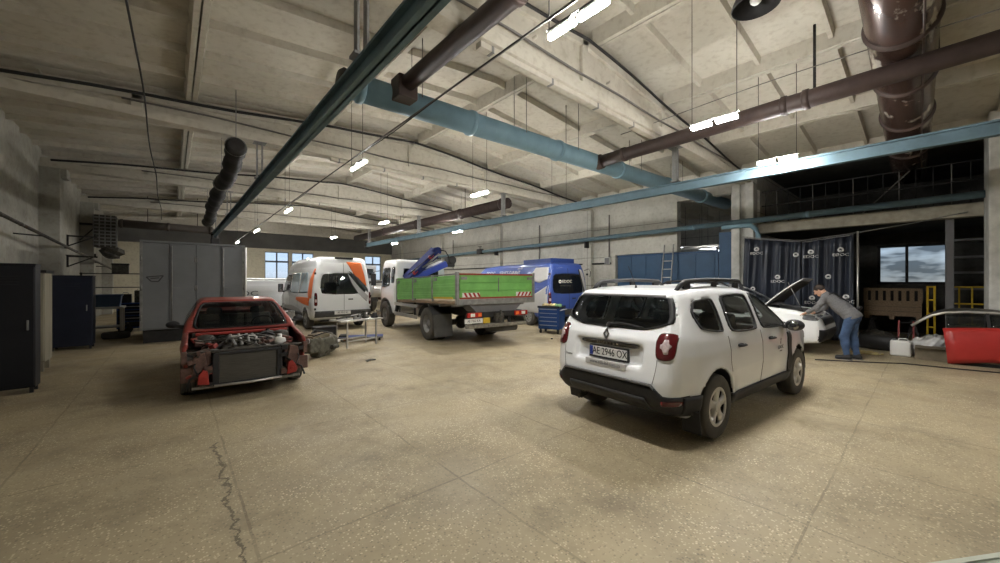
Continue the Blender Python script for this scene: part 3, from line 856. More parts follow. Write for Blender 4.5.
# conduits and cables along the beams
def cable(name, label, pts, r=0.014, m=CABLEG):
    b = MB(); b.tube(pts, r, 7); return tag(b.build(name, m), label, 'cable')
where = {3.9: 'nearest beam', 9.95: 'second beam from the camera', 16.0: 'third beam from the camera', 22.0: 'fourth beam from the camera'}
for y in (3.9, 9.95, 16.0, 22.0):
    pts = [(x, y - 0.17, 5.08 + 0.015 * math.sin(x * 2.3)) for x in np.arange(XL + 2.0, XR - 1.9, 0.7)]
    cable('conduit', 'dark conduit fixed along the %s under the roof' % where[y], pts, 0.018, CABLEG)
    pts = [(x, y - 0.19, roof(x) - 0.30 - 0.02 * math.sin(x * 1.7)) for x in np.arange(XL + 0.2, XR - 0.2, 0.7)]
    cable('top_edge_line', 'dark line along the top edge of the %s' % where[y], pts, 0.03 if y > 5 else 0.024, SOOT)  # thin black tube following the beam's top edge
    t = thing('cable_tray', 'white strip tray below the %s flange' % where[y], 'tray', (0, y - 0.05, 4.735))
    b = MB(); b.b2((3.0, -0.05, -0.02), (RX + 3.0, 0.05, 0.06)); b.build('channel', M_CEIL, t)
    for x in np.arange(3.2, RX + 2.9, 1.2):
        b = MB(); b.b2((x - 0.02, -0.055, -0.03), (x + 0.02, 0.055, 0.06)); b.build('clip', STEEL, t)
cable('ceiling_cable', 'loose black cable running overhead along the left side', [(-0.35 + 0.02 * math.sin(y), y, 4.72 - 0.1 * abs(math.sin((y - 3.9) / 6.03 * math.pi))) for y in np.arange(2.5, 24.2, 0.6)], 0.012, CABLE)

# lamps: three rows of twin floodlights hung on cables
def lamp(x, y, z, label, top=None):
    t = thing('twin_floodlight', label, 'lamp', (x, y, z), 0, 'twin floodlights under the roof')
    tilt = R(36) if x < 3 else 0.0
    tm = Matrix.Translation((0, 0, 0.1)) @ Matrix.Rotation(-tilt, 4, 'Y') @ Matrix.Translation((0, 0, -0.1))
    b = MB(); b.bar((0, -0.32, 0.10), (0, 0.32, 0.10), 0.03, 0.012); b.build('mounting_bar', STEEL, t)
    for s in (-0.165, 0.165):
        b = MB(); b.T = tm; b.box((0, s, 0.08), (0.095, 0.252, 0.03)); h = b.build('housing', SILVER, t, bevel=0.006)
        b = MB(); b.T = tm; pr = [(0.058 * math.cos(a), 0.018 * math.sin(a)) for a in np.linspace(-math.pi, 0, 9)] + [(0.058, 0.010), (0.044, 0.03), (-0.044, 0.03), (-0.058, 0.010)]
        b.prism([(u, v + 0.035) for u, v in pr], 'xz', s - 0.125, s + 0.125); b.build('led_diffuser', LITD if x < 3 and y > 5 else LIT, h)
    for s in (-0.29, 0.29):
        b = MB(); b.cyl((0, s, 0.1), (0, s, (top or roof(x)) - z), 0.005, n=5); b.build('suspension_wire', CABLE, t)
ROWA = [(2.6, 2.0), (2.7, 7.3), (2.75, 13.4), (2.8, 19.6), (2.8, 26.2)]
ROWB = [(5.75, 2.0), (5.95, 7.6), (6.1, 13.7), (6.2, 20.0)]
ROWC = [(8.55, -4.2), (8.42, 1.85), (9.15, 7.65), (9.7, 14.0), (9.9, 20.8)]
NTH = ['behind the camera, first', 'nearest', 'second', 'third', 'fourth', 'fifth']
for nm, row in (('left-hand row over the red car side', ROWA), ('middle row', ROWB), ('right-hand row by the crane rail', ROWC)):
    for i, (x, y) in enumerate(row):
        lamp(x, y, 3.88, 'lit twin floodlight, %s of the %s' % (NTH[i + (nm[0] != 'r')], nm), 4.56 if (x, y) == (2.6, 2.0) else None)
cable('lamp_cable', 'black cable carrying the left-hand lamp row', [(2.55 + 0.012 * y, y, 4.02 + 0.05 * abs(math.sin(y * 0.55))) for y in np.arange(-1, 27, 0.5)], 0.008, CABLE)
cable('lamp_cable', 'grey tray cable above the left-hand lamp row', [(2.63 + 0.012 * y, y, 4.14) for y in np.arange(-1, 27, 1.0)], 0.014, CABLEG)
cable('ceiling_cable', 'thin grey cable above the brown pipe at right', [(7.5, y, 4.98 + 0.04 * math.sin(y)) for y in np.arange(-3, 5, 0.5)], 0.008, CABLEG)
# black pendant dome at the top edge
t = thing('pendant_lamp', 'unlit black dome lamp hanging at the top edge of the view', 'lamp', (5.02, 1.3, 4.82))
b = MB(); b.lathe([(0.235, 0.0), (0.24, 0.02), (0.21, 0.10), (0.12, 0.2), (0.06, 0.3), (0.0, 0.31)], (0, 0, 0), (0, 0, 1), 28, False); b.build('lamp_shade', SOOT, t, solid=0.006)
b = MB(); b.cyl((0, 0, 0.3), (0, 0, roof(5.02) - 4.82), 0.01, n=6); b.build('cord', CABLE, t)
b = MB(); b.sph((0, 0, 0.08), 0.06); b.build('bulb', PLATEW, t)
# ---------------------------------------------------------------- wheels
def wheel(parent, x, y, r, wd, sgn, style='car', rim_m=None, tyre_m=None, q=0.62):
    """sgn = +1 when the outer face looks to +y"""
    b = MB(); h = wd / 2; ax = (0, sgn, 0); o = Vector((x, y, r)); rr = r * q
    prof = [(rr * 0.97, -h * 0.9), (rr * 1.06, -h), (r * 0.93, -h * 0.98), (r * 0.985, -h * 0.8)]
    for k in (-0.45, -0.15, 0.15, 0.45):
        prof += [(r, h * (k - 0.12)), (r, h * (k + 0.10)), (r * 0.972, h * (k + 0.115)), (r * 0.972, h * (k + 0.165))]
    prof += [(r * 0.985, h * 0.8), (r * 0.93, h * 0.98), (rr * 1.06, h), (rr * 0.97, h * 0.9)]
    b.lathe(prof, o, ax, 40, False)
    t = b.build('wheel', tyre_m or RUBBER, parent)
    rim_m = rim_m or SILVER
    b = MB()
    if style == 'truck':
        b.lathe([(rr, h * 0.9), (rr * 0.95, h * 0.6), (rr * 0.8, h * 0.1), (rr * 0.62, h * 0.0), (rr * 0.42, h * 0.35), (rr * 0.3, h * 0.55), (0.0, h * 0.6)], o, ax, 32, False)
        for i in range(8):
            a = math.pi * 2 * i / 8; p = o + Vector((rr * 0.5 * math.cos(a), sgn * h * 0.2, rr * 0.5 * math.sin(a))); b.cyl(p, p + Vector((0, sgn * 0.05, 0)), 0.018, n=6)
    else:
        b.lathe([(rr, h * 0.92), (rr * 0.93, h * 0.86), (rr * 0.88, h * 0.45), (rr * 0.86, -h * 0.3), (0.03, -h * 0.3)], o, ax, 36, False)
    rim = b.build('rim', rim_m if style == 'truck' else SOOT, t)
    if style != 'truck':
        b = MB()
        b.lathe([(rr * 0.985, h * 0.93), (rr * 0.90, h * 0.97), (rr * 0.82, h * 0.90), (rr * 0.83, h * 0.8)], o, ax, 40, False)
        n = 5 if style == 'car' else 8
        for i in range(n):
            a = math.pi * 2 * i / n + 0.3; c, s_ = math.cos(a), math.sin(a)
            w0, w1 = rr * 0.30, rr * 0.17 if style == 'car' else rr * 0.12
            pts = []
            for (rad, ww, dep) in ((rr * 0.18, w0, 0.86), (rr * 0.45, w1, 0.90), (rr * 0.66, w1 * 1.1, 0.95), (rr * 0.85, w1 * 2.0, 0.92)):
                pts.append([o + Vector((c * rad - s_ * k * ww, sgn * h * dd, s_ * rad + c * k * ww)) for k, dd in ((-1, dep - 0.28), (-0.8, dep), (0.8, dep), (1, dep - 0.28))])
            b.grid(pts)
        b.lathe([(rr * 0.30, h * 0.75), (rr * 0.27, h * 0.9), (rr * 0.16, h * 0.96), (0.0, h * 0.97)], o, ax, 24, False)
        b.build('wheel_cover', rim_m, t)
    return t

def emblem_ring(parent, loc, n, r, m, name='emblem'):
    b = MB(); M = orient(n); P = []
    out = [(0, 1.35), (0.85, 0), (0, -1.35), (-0.85, 0)]; inn = [(0, 0.72), (0.42, 0), (0, -0.72), (-0.42, 0)]
    vs = []
    for k, (L_, z) in enumerate(((out, 0), (out, 0.5), (inn, 0.35), (inn, 0))):
        vs += [Vector(loc) + M @ Vector((u * r, v * r, z * r * 0.5)) for u, v in L_]
    fs = []
    for j in range(4):
        for i in range(4):
            a = j * 4 + i; c = j * 4 + (i + 1) % 4; d = ((j + 1) % 4) * 4
            fs.append((a, c, d + (i + 1) % 4, d + i))
    b.add(vs, fs); return b.build(name, m, parent)

def mirror_pair(fn):
    for s in (-1, 1): fn(s)

def car_shape(side, W, plan, wheels, wr, k=0.10, bulge=0.022, extra=None):
    Wz = interp(W); Pl = interp(plan)
    def outer(x, y, z):
        s_ = sd_poly(side, x, z)
        w_ = Wz(z) * Pl(x)
        for wx in wheels:
            d = np.sqrt((x - wx) ** 2 + (z - wr) ** 2)
            w_ = w_ + bulge * np.exp(-((d - wr * 1.12) / 0.11) ** 2)
        f = smax(s_, (np.abs(y) - w_) * 0.95, k)
        if extra is not None: f = extra(f, x, y, z)
        return f
    return outer
def hollow(outer, cuts, wheels, wr, arch, half, shell=0.036, floor_z=None):
    def f(x, y, z):
        o = outer(x, y, z)
        inn = o + shell
        if floor_z is not None: inn = np.maximum(inn, floor_z - z)
        g = np.maximum(o, -inn)
        for c in cuts: g = np.maximum(g, -c(x, y, z))
        for wx in wheels:
            d = np.sqrt((x - wx) ** 2 + (z - wr) ** 2) - arch
            g = np.maximum(g, -np.maximum(d, half - np.abs(y)))
        return g
    return f
def cut_side(poly, y0=0.35, sgn=0, m=0.016):
    return lambda x, y, z: np.maximum(sd_poly(poly, x, z) + m, y0 - (np.abs(y) if sgn == 0 else sgn * y))
def cut_x(poly, xlo, xhi, m=0.016):
    return lambda x, y, z: np.maximum(sd_poly(poly, y, z) + m, np.maximum(xlo - x, x - xhi))

# ---------------------------------------------------------------- compact white crossover (used twice)
SUV_SIDE = [(0.16, 0.34), (0.02, 0.46), (0.0, 0.66), (0.04, 0.92), (0.07, 1.08), (0.14, 1.17), (0.29, 1.50), (0.36, 1.575), (0.62, 1.605), (1.3, 1.63), (1.9, 1.615), (2.32, 1.555), (2.6, 1.42), (3.12, 1.10),
            (3.3, 1.065), (3.8, 1.01), (4.12, 0.93), (4.26, 0.82), (4.33, 0.62), (4.34, 0.48), (4.24, 0.27), (3.9, 0.24), (2.1, 0.235), (0.45, 0.25)]
SUV_W = [(0.2, 0.80), (0.42, 0.865), (0.68, 0.898), (0.92, 0.893), (1.05, 0.868), (1.10, 0.852), (1.35, 0.760), (1.55, 0.675), (1.7, 0.60)]
SUV_PLAN = [(0.0, 0.79), (0.06, 0.87), (0.16, 0.925), (0.4, 0.97), (0.9, 0.995), (1.3, 1.0), (3.1, 1.0), (3.6, 0.985), (3.95, 0.94), (4.2, 0.85), (4.34, 0.72)]
SUV_WX = (0.826, 3.499)
def suv(label, loc, rz, hood_open=False, detail=True):
    t = thing('car', label, 'car', loc, rz)
    R_ = 0.343
    def dent(f, x, y, z):
        d = sd_box(x, y, z, (0.0, 0, 0.90), (0.095, 0.46, 0.115), 0.03)
        return smax(f, -d, 0.025)
    outer = car_shape(SUV_SIDE, SUV_W, SUV_PLAN, SUV_WX, R_, 0.10, 0.024, dent if detail else None)
    quarter = rnd([(0.50, 1.34), (0.60, 1.17), (1.08, 1.11), (1.08, 1.50), (0.62, 1.475)], 0.10, 2)
    rdoor = rnd([(1.22, 1.10), (2.02, 1.075), (2.04, 1.535), (1.25, 1.525)], 0.10, 2)
    fdoor = rnd([(2.14, 1.075), (3.02, 1.06), (2.90, 1.16), (2.42, 1.475), (2.28, 1.53), (2.14, 1.54)], 0.10, 2)
    rear = rnd([(-0.735, 1.255), (-0.44, 1.165), (0.44, 1.165), (0.735, 1.255), (0.655, 1.515), (-0.655, 1.515)], 0.05, 2)
    front = rnd([(-0.66, 1.13), (0.66, 1.13), (0.54, 1.50), (-0.54, 1.50)], 0.12, 2)
    cuts = [cut_side(p) for p in (quarter, rdoor, fdoor)] + [cut_x(rear, -1, 0.75), cut_x(front, 2.3, 3.3)]
    if hood_open:
        cuts.append(lambda x, y, z: sd_box(x, y, z, (3.62, 0, 1.05), (0.50, 0.66, 0.30), 0.05))
    body = net_obj('body', hollow(outer, cuts, SUV_WX, R_, 0.405, 0.60, 0.036), (-0.08, -1.02, 0.16), (4.44, 1.02, 1.74), 0.0215, WHITE, t)
    # glass
    def pane(name, polys, gm=GLASSD):
        for (poly, ax, sg) in polys:
            b = MB(); panel(b, outer, poly, ax, sg, 0.006, 0.014, 40); b.build(name, gm, t)
    pane('rear_window', [(rear, 'x', -1)], GLASS)
    pane('side_window', [(p, 'y', s) for p in (quarter, rdoor, fdoor) for s in (-1, 1)], GLASS)
    pane('windshield', [(front, 'x', 1)], GLASS)
    # black pane borders
    for (p, ax, sg) in [(quarter, 'y', -1), (rdoor, 'y', -1), (fdoor, 'y', -1), (quarter, 'y', 1), (rdoor, 'y', 1), (fdoor, 'y', 1), (rear, 'x', -1)]:
        q = resample(p, 48); c = sum(q, Vector((0, 0))) / 48
        b = MB(); o_ = q + q[:1]; i_ = [v.lerp(c, 0.09 if ax == 'y' else 0.06) for v in q]; i_ += i_[:1]
        strip(b, outer, o_, i_, ax, sg, 0.011, 0.014, 1); b.build('window_seal', BLACKP, t)
    # lower black cladding
    b = MB(); q = [(-0.84, 0.33), (-0.84, 0.50), (-0.64, 0.52), (-0.55, 0.63), (0.55, 0.63), (0.64, 0.52), (0.84, 0.50), (0.84, 0.33), (0.60, 0.30), (-0.60, 0.30)]
    up = resample([(-0.83, 0.495), (-0.64, 0.51), (-0.54, 0.635), (0.54, 0.635), (0.64, 0.51), (0.83, 0.495)], 40)
    us = np.linspace(-0.84, 0.84, 60)
    ztop = interp([(-0.86, 0.545), (-0.70, 0.55), (-0.60, 0.64), (0.60, 0.64), (0.70, 0.55), (0.86, 0.545)])
    zbot = interp([(-0.83, 0.34), (-0.6, 0.335), (0.6, 0.335), (0.83, 0.34)])
    strip(b, outer, [(u, zbot(u)) for u in us], [(u, ztop(u)) for u in us], 'x', -1, 0.022, 0.05, 6, 0.35)
    bump = b.build('rear_bumper', BLACKP, t)
    b = MB(); us2 = np.linspace(-0.56, 0.56, 30)
    strip(b, outer, [(u, 0.375) for u in us2], [(u * 0.92, 0.50) for u in us2], 'x', -1, 0.034, 0.03, 4, 0.35); b.build('lower_skirt', mat('soft_black_plastic', (0.04, 0.04, 0.043), 0.6, var=0.15), t)
    b = MB(); us3 = np.linspace(-0.62, 0.62, 40)
    z3 = interp([(-0.64, 0.58), (-0.59, 0.632), (0.59, 0.632), (0.64, 0.58)])
    strip(b, outer, [(u, z3(u) - 0.0) for u in us3], [(u, z3(u) + 0.022) for u in us3], 'x', -1, 0.03, 0.03, 1, 0.35); b.build('bumper_trim', GREYP, t)
    for s in (-1, 1):
        b = MB(); strip(b, outer, [(x, 0.33) for x in np.linspace(0.22, 0.46, 10)], [(x, 0.535) for x in np.linspace(0.20, 0.46, 10)], 'y', s, 0.02, 0.04, 4, s * 0.6); b.build('corner_cladding', BLACKP, t)
        b = MB(); panel(b, outer, rnd([(s * 0.685, 0.455), (s * 0.825, 0.455), (s * 0.825, 0.505), (s * 0.69, 0.505)], 0.12, 2), 'x', -1, 0.032, 0.03, far=0.4); b.build('reflector', REDL, t)
        b = MB(); strip(b, outer, [(x, 0.255) for x in np.linspace(1.18, 3.12, 24)], [(x, 0.42) for x in np.linspace(1.16, 3.14, 24)], 'y', s, 0.02, 0.05, 4); b.build('sill_cladding', BLACKP, t)
        for wx in SUV_WX:
            an = np.linspace(R(-12), R(192), 40)
            b = MB(); an = np.linspace(R(0), R(180), 24)
            b.grid([[(wx + 0.41 * math.cos(a), s * yy, R_ + 0.41 * math.sin(a)) for a in an] for yy in (0.60, 0.80, 0.875)])
            b.prism([(wx + 0.41 * math.cos(a), R_ + 0.41 * math.sin(a)) for a in an], 'xz', s * 0.595, s * 0.60); b.build('wheel_housing', BLACKP, t, recalc=False)
        b = MB(); b.box((0.40, s * 0.80, 0.255), (0.02, 0.20, 0.24), (0, R(-12), 0)); b.build('mud_flap', BLACKP, t)
        b = MB(); panel(b, outer, [(3.00, 0.97), (3.10, 0.985), (3.16, 0.90), (3.12, 0.72), (3.16, 0.42), (3.02, 0.42)], 'y', s, 0.014, 0.02, 30); b.build('fender_trim', BLACKP, t)
        for hx in (1.42, 2.38):
            b = MB(); panel(b, outer, rnd([(hx - 0.085, 0.925), (hx + 0.085, 0.925), (hx + 0.085, 0.965), (hx - 0.085, 0.965)], 0.25, 2), 'y', s, 0.004, 0.01)
            b.tube([(hx - 0.08, s * 0.905, 0.945), (hx - 0.04, s * 0.932, 0.947), (hx + 0.04, s * 0.932, 0.947), (hx + 0.08, s * 0.905, 0.945)], 0.014, 8); b.build('door_handle', BLACKP, t)
        # mirror
        b = MB(); b.sph((2.90, s * 1.01, 1.085), (0.085, 0.115, 0.078), 18); b.bar((2.93, s * 0.84, 1.05), (2.92, s * 0.95, 1.06), 0.05, 0.05); mr = b.build('mirror', BLACKP, t)
        b = MB(); b.lathe([(0.0, 0), (0.062, 0.0), (0.066, -0.01)], (2.822, s * 1.01, 1.085), (-1, 0, 0), 20, False); b.build('mirror_glass', mat('mirror_face', (0.30, 0.31, 0.32), 0.12, metal=1.0, var=0), mr)
        # roof rail
        zr = lambda x: 1.595 + 0.028 * math.sin((x - 0.5) / 1.9 * math.pi)
        b = MB(); b.tube([(0.50, s * 0.575, 1.575), (0.58, s * 0.58, 1.63)] + [(x, s * 0.585, zr(x) + 0.075) for x in np.linspace(0.68, 2.1, 11)] + [(2.36, s * 0.575, 1.54)], [0.018] + [0.028] * 12 + [0.018], 10)
        for x in (0.72, 1.4, 2.02): b.bar((x, s * 0.58, 1.56), (x, s * 0.585, zr(x) + 0.07), 0.03, 0.14 if x != 1.4 else 0.1, (1, 0, 0))
        b.build('roof_rail', BLACKP, t)
        # tail lamp
        q = rnd([(s * 0.615, 0.90), (s * 0.795, 0.90), (s * 0.79, 1.165), (s * 0.61, 1.165)], 0.16, 3)
        b = MB(); panel(b, outer, q, 'x', -1, 0.012, 0.05, 40, 6, far=0.32); tl = b.build('tail_lamp', REDL, t)
        b = MB(); panel(b, outer, [(s * (0.715 + dx * 0.85), 1.035 + dz * 0.85) for dx, dz in ((-0.062, 0.02), (-0.035, 0.035), (-0.02, 0.085), (0.018, 0.08), (0.03, 0.035), (0.06, 0.012), (0.032, -0.028), (0.03, -0.08), (-0.015, -0.085), (-0.035, -0.03), (-0.062, -0.02))], 'x', -1, 0.018, 0.01, 36, 3, far=0.32); b.build('lamp_insert', PINKL, tl)
        # headlamp
        b = MB(); panel(b, outer, rnd([(3.95, 0.80), (4.24, 0.78), (4.22, 0.90), (3.98, 0.92)], 0.15, 2), 'y', s, 0.006, 0.02); b.build('headlamp', mat('headlamp_lens', (0.22, 0.23, 0.25), 0.1, metal=0.3, coat=0.8, var=0.4, scale=14), t)
        wheel(t, SUV_WX[0], s * 0.785, R_, 0.215, s, 'car'); wheel(t, SUV_WX[1], s * 0.785, R_, 0.215, s, 'car')
        # door gaps
        for gx, g0, g1 in ((2.08, 0.42, 1.07), (1.14, 0.68, 1.07), (3.03, 0.42, 1.05)):
            b = MB(); strip(b, outer, [(gx - 0.004, z) for z in np.linspace(g0, g1, 14)], [(gx + 0.004, z) for z in np.linspace(g0, g1, 14)], 'y', s, 0.0025, 0.004, 1); b.build('door_gap', SOOT, t)
    for s in (-1, 1):
        b = MB(); zz = np.linspace(0.655, 0.90, 10); yy_ = [s * (0.60 + 0.035 * math.sin((z - 0.655) / 0.245 * 1.57)) for z in zz]; strip(b, outer, [(y - 0.003, z) for y, z in zip(yy_, zz)], [(y + 0.003, z) for y, z in zip(yy_, zz)], 'x', -1, 0.003, 0.004, 1, 0.3); b.build('tailgate_gap', GREYP, t)
    # front fascia
    b = MB(); strip(b, outer, [(u, 0.30) for u in np.linspace(-0.7, 0.7, 30)], [(u, 0.58) for u in np.linspace(-0.72, 0.72, 30)], 'x', 1, 0.015, 0.04, 5, 3.9); b.build('front_bumper', BLACKP, t)
    b = MB(); strip(b, outer, [(u, 0.68) for u in np.linspace(-0.52, 0.52, 30)], [(u, 0.84) for u in np.linspace(-0.55, 0.55, 30)], 'x', 1, 0.012, 0.03, 4, 3.9); b.build('grille', mat('grille_black', (0.03, 0.03, 0.033), 0.35, var=0.4, scale=40, stretch=(1, 0.4, 3)), t)
    # tailgate: bar, plate, lettering, emblem, wiper, spoiler lip
    b = MB(); panel(b, outer, rnd([(-0.42, 0.965), (0.42, 0.965), (0.38, 1.012), (-0.38, 1.012)], 0.15, 2), 'x', -1, 0.03, 0.03, 40); bar = b.build('tailgate_bar', mat('dark_chrome_bar', (0.10, 0.095, 0.09), 0.25, metal=0.6, var=0.2), t)
    px = float(march(outer, 'x', -1, np.array([0.0]), np.array([0.88]), -1.5)[0])
    b = MB(); b.b2((px - 0.030, -0.275, 0.805), (px + 0.01, 0.275, 0.945)); pf = b.build('plate_holder', BLACKP, t, bevel=0.006)
    b = MB(); b.b2((px - 0.034, -0.26, 0.825), (px - 0.029, 0.26, 0.935)); pl = b.build('license_plate', PLATEW, t)
    n = (-1, 0, 0)
    if detail:
        text('AE 2946 OX', 0.115, INK, pl, (px - 0.035, -0.022, 0.88), n, name='plate_lettering', sx=0.80)
        b = MB(); b.b2((px - 0.0355, 0.215, 0.828), (px - 0.033, 0.258, 0.932)); b.build('plate_band', PLATEB, pl)
        px2 = float(march(outer, 'x', -1, np.array([0.0]), np.array([0.76]), -1.5)[0])
        b = MB(); b.b2((px2 - 0.014, -0.28, 0.735), (px2 + 0.03, 0.28, 0.797)); ad = b.build('dealer_strip', mat('pale_grey_strip', (0.55, 0.55, 0.55), 0.5, var=0.05), t)
        text('www.eds-ltd.com.ua', 0.052, mat('grey_ink', (0.2, 0.2, 0.21), 0.6, var=0), ad, (px2 - 0.015, 0, 0.768), n, sx=1.0)
        text('D U S T E R', 0.045, CHROME, bar, (float(march(outer, 'x', -1, np.array([0.0]), np.array([0.99]), -1.5)[0]) - 0.032, 0, 0.988), n, sx=1.35)
        text('Duster', 0.04, GREYP, t, (float(march(outer, 'x', -1, np.array([0.56]), np.array([0.80]), -1.5)[0]) - 0.004, 0.56, 0.80), n, name='model_lettering')
        ex = float(march(outer, 'x', -1, np.array([0.0]), np.array([1.085]), -1.5)[0])
        emblem_ring(t, (ex - 0.004, 0.02, 1.09), (-1, 0, 0.15), 0.048, mat('dark_chrome', (0.32, 0.32, 0.33), 0.2, metal=0.9, var=0.1))
        ex = float(march(outer, 'x', -1, np.array([0.0]), np.array([1.2]), -1.5)[0])
        b = MB(); pts = [(float(march(outer, 'x', -1, np.array([u]), np.array([z]), -1.5)[0]) - 0.03, u, z) for u, z in ((0.02, 1.19), (-0.12, 1.215), (-0.30, 1.205), (-0.42, 1.195))]
        b.tube(pts, [0.022, 0.016, 0.012, 0.008], 8); b.sph(pts[0], 0.034, 10); b.build('wiper', BLACKP, t)
        tail = [(u, 1.512) for u in np.linspace(-0.58, 0.58, 24)]; tl2 = [(u, 1.535) for u in np.linspace(-0.57, 0.57, 24)]
        b = MB(); strip(b, outer, tail, tl2, 'x', -1, 0.012, 0.03, 1); b.build('spoiler_lip', GREYP, t)
        b = MB(); b.cyl((0.62, 0.0, 1.58), (0.62, 0.0, 1.635), 0.02, 0.012); b.tube([(0.62, 0, 1.62), (0.52, 0.0, 1.78), (0.46, 0.0, 1.86)], 0.004, 6); b.build('antenna', BLACKP, t)
        # door logo
        dy = float(march(outer, 'y', -1, np.array([2.72]), np.array([0.78]), -2.5)[0]) - 0.003
        b = MB(); b.lathe([(0.018, 0), (0.018, 0.002), (0.011, 0.002), (0.011, 0)], (2.72, dy, 0.895), (0, -1, 0), 18, False); b.box((2.72, dy, 0.852), (0.022, 0.003, 0.034)); b.build('door_logo', GREYP, t)
        text('EDOC', 0.07, GREYP, t, (2.72, dy, 0.79), (0, -1, 0), name='door_lettering', sx=1.1); text('eds-ltd', 0.028, GREYP, t, (2.72, dy - 0.001, 0.742), (0, -1, 0), name='door_lettering')
        # exhaust, tow eye
        b = MB(); b.cyl((0.3, 0.45, 0.30), (0.07, 0.45, 0.285), 0.026, n=12); b.cyl((0.62, 0.1, 0.30), (0.62, 0.6, 0.30), 0.09, n=14); b.build('exhaust', OILY, t)
        b = MB(); b.cyl((0.826, -0.7, 0.34), (0.826, 0.7, 0.34), 0.05, n=12); b.b2((0.5, -0.5, 0.24), (3.8, 0.5, 0.30)); b.build('underbody', SOOT, t)
    # interior
    for (sx, sy) in ((2.35, 0.36), (2.35, -0.36)):
        b = MB(); b.box((sx, sy, 0.62), (0.50, 0.48, 0.18)); b.box((sx - 0.30, sy, 0.95), (0.16, 0.46, 0.62), (0, R(-14), 0)); b.build('front_seat', SEATF, t, bevel=0.05)
        b = MB(); b.box((sx - 0.42, sy, 1.34), (0.10, 0.27, 0.18), (0, R(-10), 0)); b.build('headrest', SEATF, t, bevel=0.04)
    b = MB(); b.box((1.45, 0, 0.62), (0.48, 1.25, 0.16)); b.box((1.12, 0, 0.92), (0.16, 1.25, 0.55), (0, R(-16), 0)); b.build('rear_bench', SEATF, t, bevel=0.05)
    for sy in (-0.42, 0.42):
        b = MB(); b.box((1.02, sy, 1.25), (0.09, 0.26, 0.16), (0, R(-12), 0)); b.build('headrest', SEATF, t, bevel=0.04)
    b = MB(); b.box((3.02, 0, 0.92), (0.35, 1.3, 0.26)); b.build('dashboard', BLACKP, t, bevel=0.06)
    b = MB(); b.lathe([(0.175, -0.015), (0.195, 0), (0.175, 0.015), (0.160, 0), (0.175, -0.015)], (2.72, 0.37, 0.98), (-1, 0, 0.45), 24, False); b.box((2.73, 0.37, 0.97), (0.03, 0.3, 0.07)); b.build('steering_wheel', BLACKP, t)
    b = MB(); b.b2((0.25, -0.65, 0.35), (1.05, 0.65, 0.72)); b.build('boot_floor', SEATF, t, bevel=0.04)
    if hood_open:
        # engine bay and raised hood, hinged at the cowl
        b = MB(); b.b2((3.12, -0.66, 0.45), (4.15, 0.66, 0.62)); b.build('bay_floor', SOOT, t)
        b = MB(); b.b2((3.35, -0.35, 0.6), (3.85, 0.25, 0.92)); b.b2((3.42, -0.3, 0.92), (3.78, 0.2, 0.97)); b.build('engine', OILY, t, bevel=0.03)
        b = MB(); b.b2((3.9, 0.28, 0.6), (4.1, 0.56, 0.9)); b.build('battery', SOOT, t, bevel=0.02)
        b = MB(); b.lathe([(0.09, 0), (0.1, 0.02), (0.1, 0.16), (0.05, 0.2), (0.05, 0.23)], (3.4, 0.5, 0.72), (0, 0, 1), 16); b.build('washer_tank', PLATEW, t)
        b = MB(); b.tube([(3.3, -0.5, 0.85), (3.5, -0.55, 0.98), (3.8, -0.45, 0.95), (4.0, -0.2, 0.85)], 0.035); b.build('hose', BLACKP, t)
        T = Matrix.Translation((3.16, 0, 1.07)) @ Matrix.Rotation(R(-180 + 132), 4, 'Y')
        b = MB(); b.T = T
        rows = []
        for i in range(11):
            u = i / 10; x = 0.02 + 0.97 * u; hw = 0.68 - 0.10 * u * u - (0.06 * max(0, u - 0.8) * 5); rows.append([(x, hw * v, 0.03 * (1 - v * v) - 0.10 * u * u) for v in np.linspace(-1, 1, 13)])
        b.grid(rows); b.build('hood', WHITE, t, solid=0.02)
        b = MB(); b.T = T
        b.grid([[(r_[k][0], r_[k][1] * 0.86, r_[k][2] - 0.03) for k in range(13)] for r_ in rows[1:-1]]); b.build('hood_liner', mat('hood_liner_felt', (0.07, 0.065, 0.06), 0.9, var=0.3), t, solid=0.02)
        b = MB(); b.cyl((3.95, -0.6, 0.92), (3.62, -0.52, 1.66), 0.008, n=6); b.build('hood_prop', STEEL, t)
    return t, outer

suv('white crossover car nearest the camera, seen from behind with black roof rails', (3.64, 2.39, 0), R(-4.35))[0].scale = (0.982, 0.962, 1.0)
suv('white car with its hood raised in front of the dark curtain', (11.85, 5.85, 0), R(-91.5), hood_open=True, detail=False)
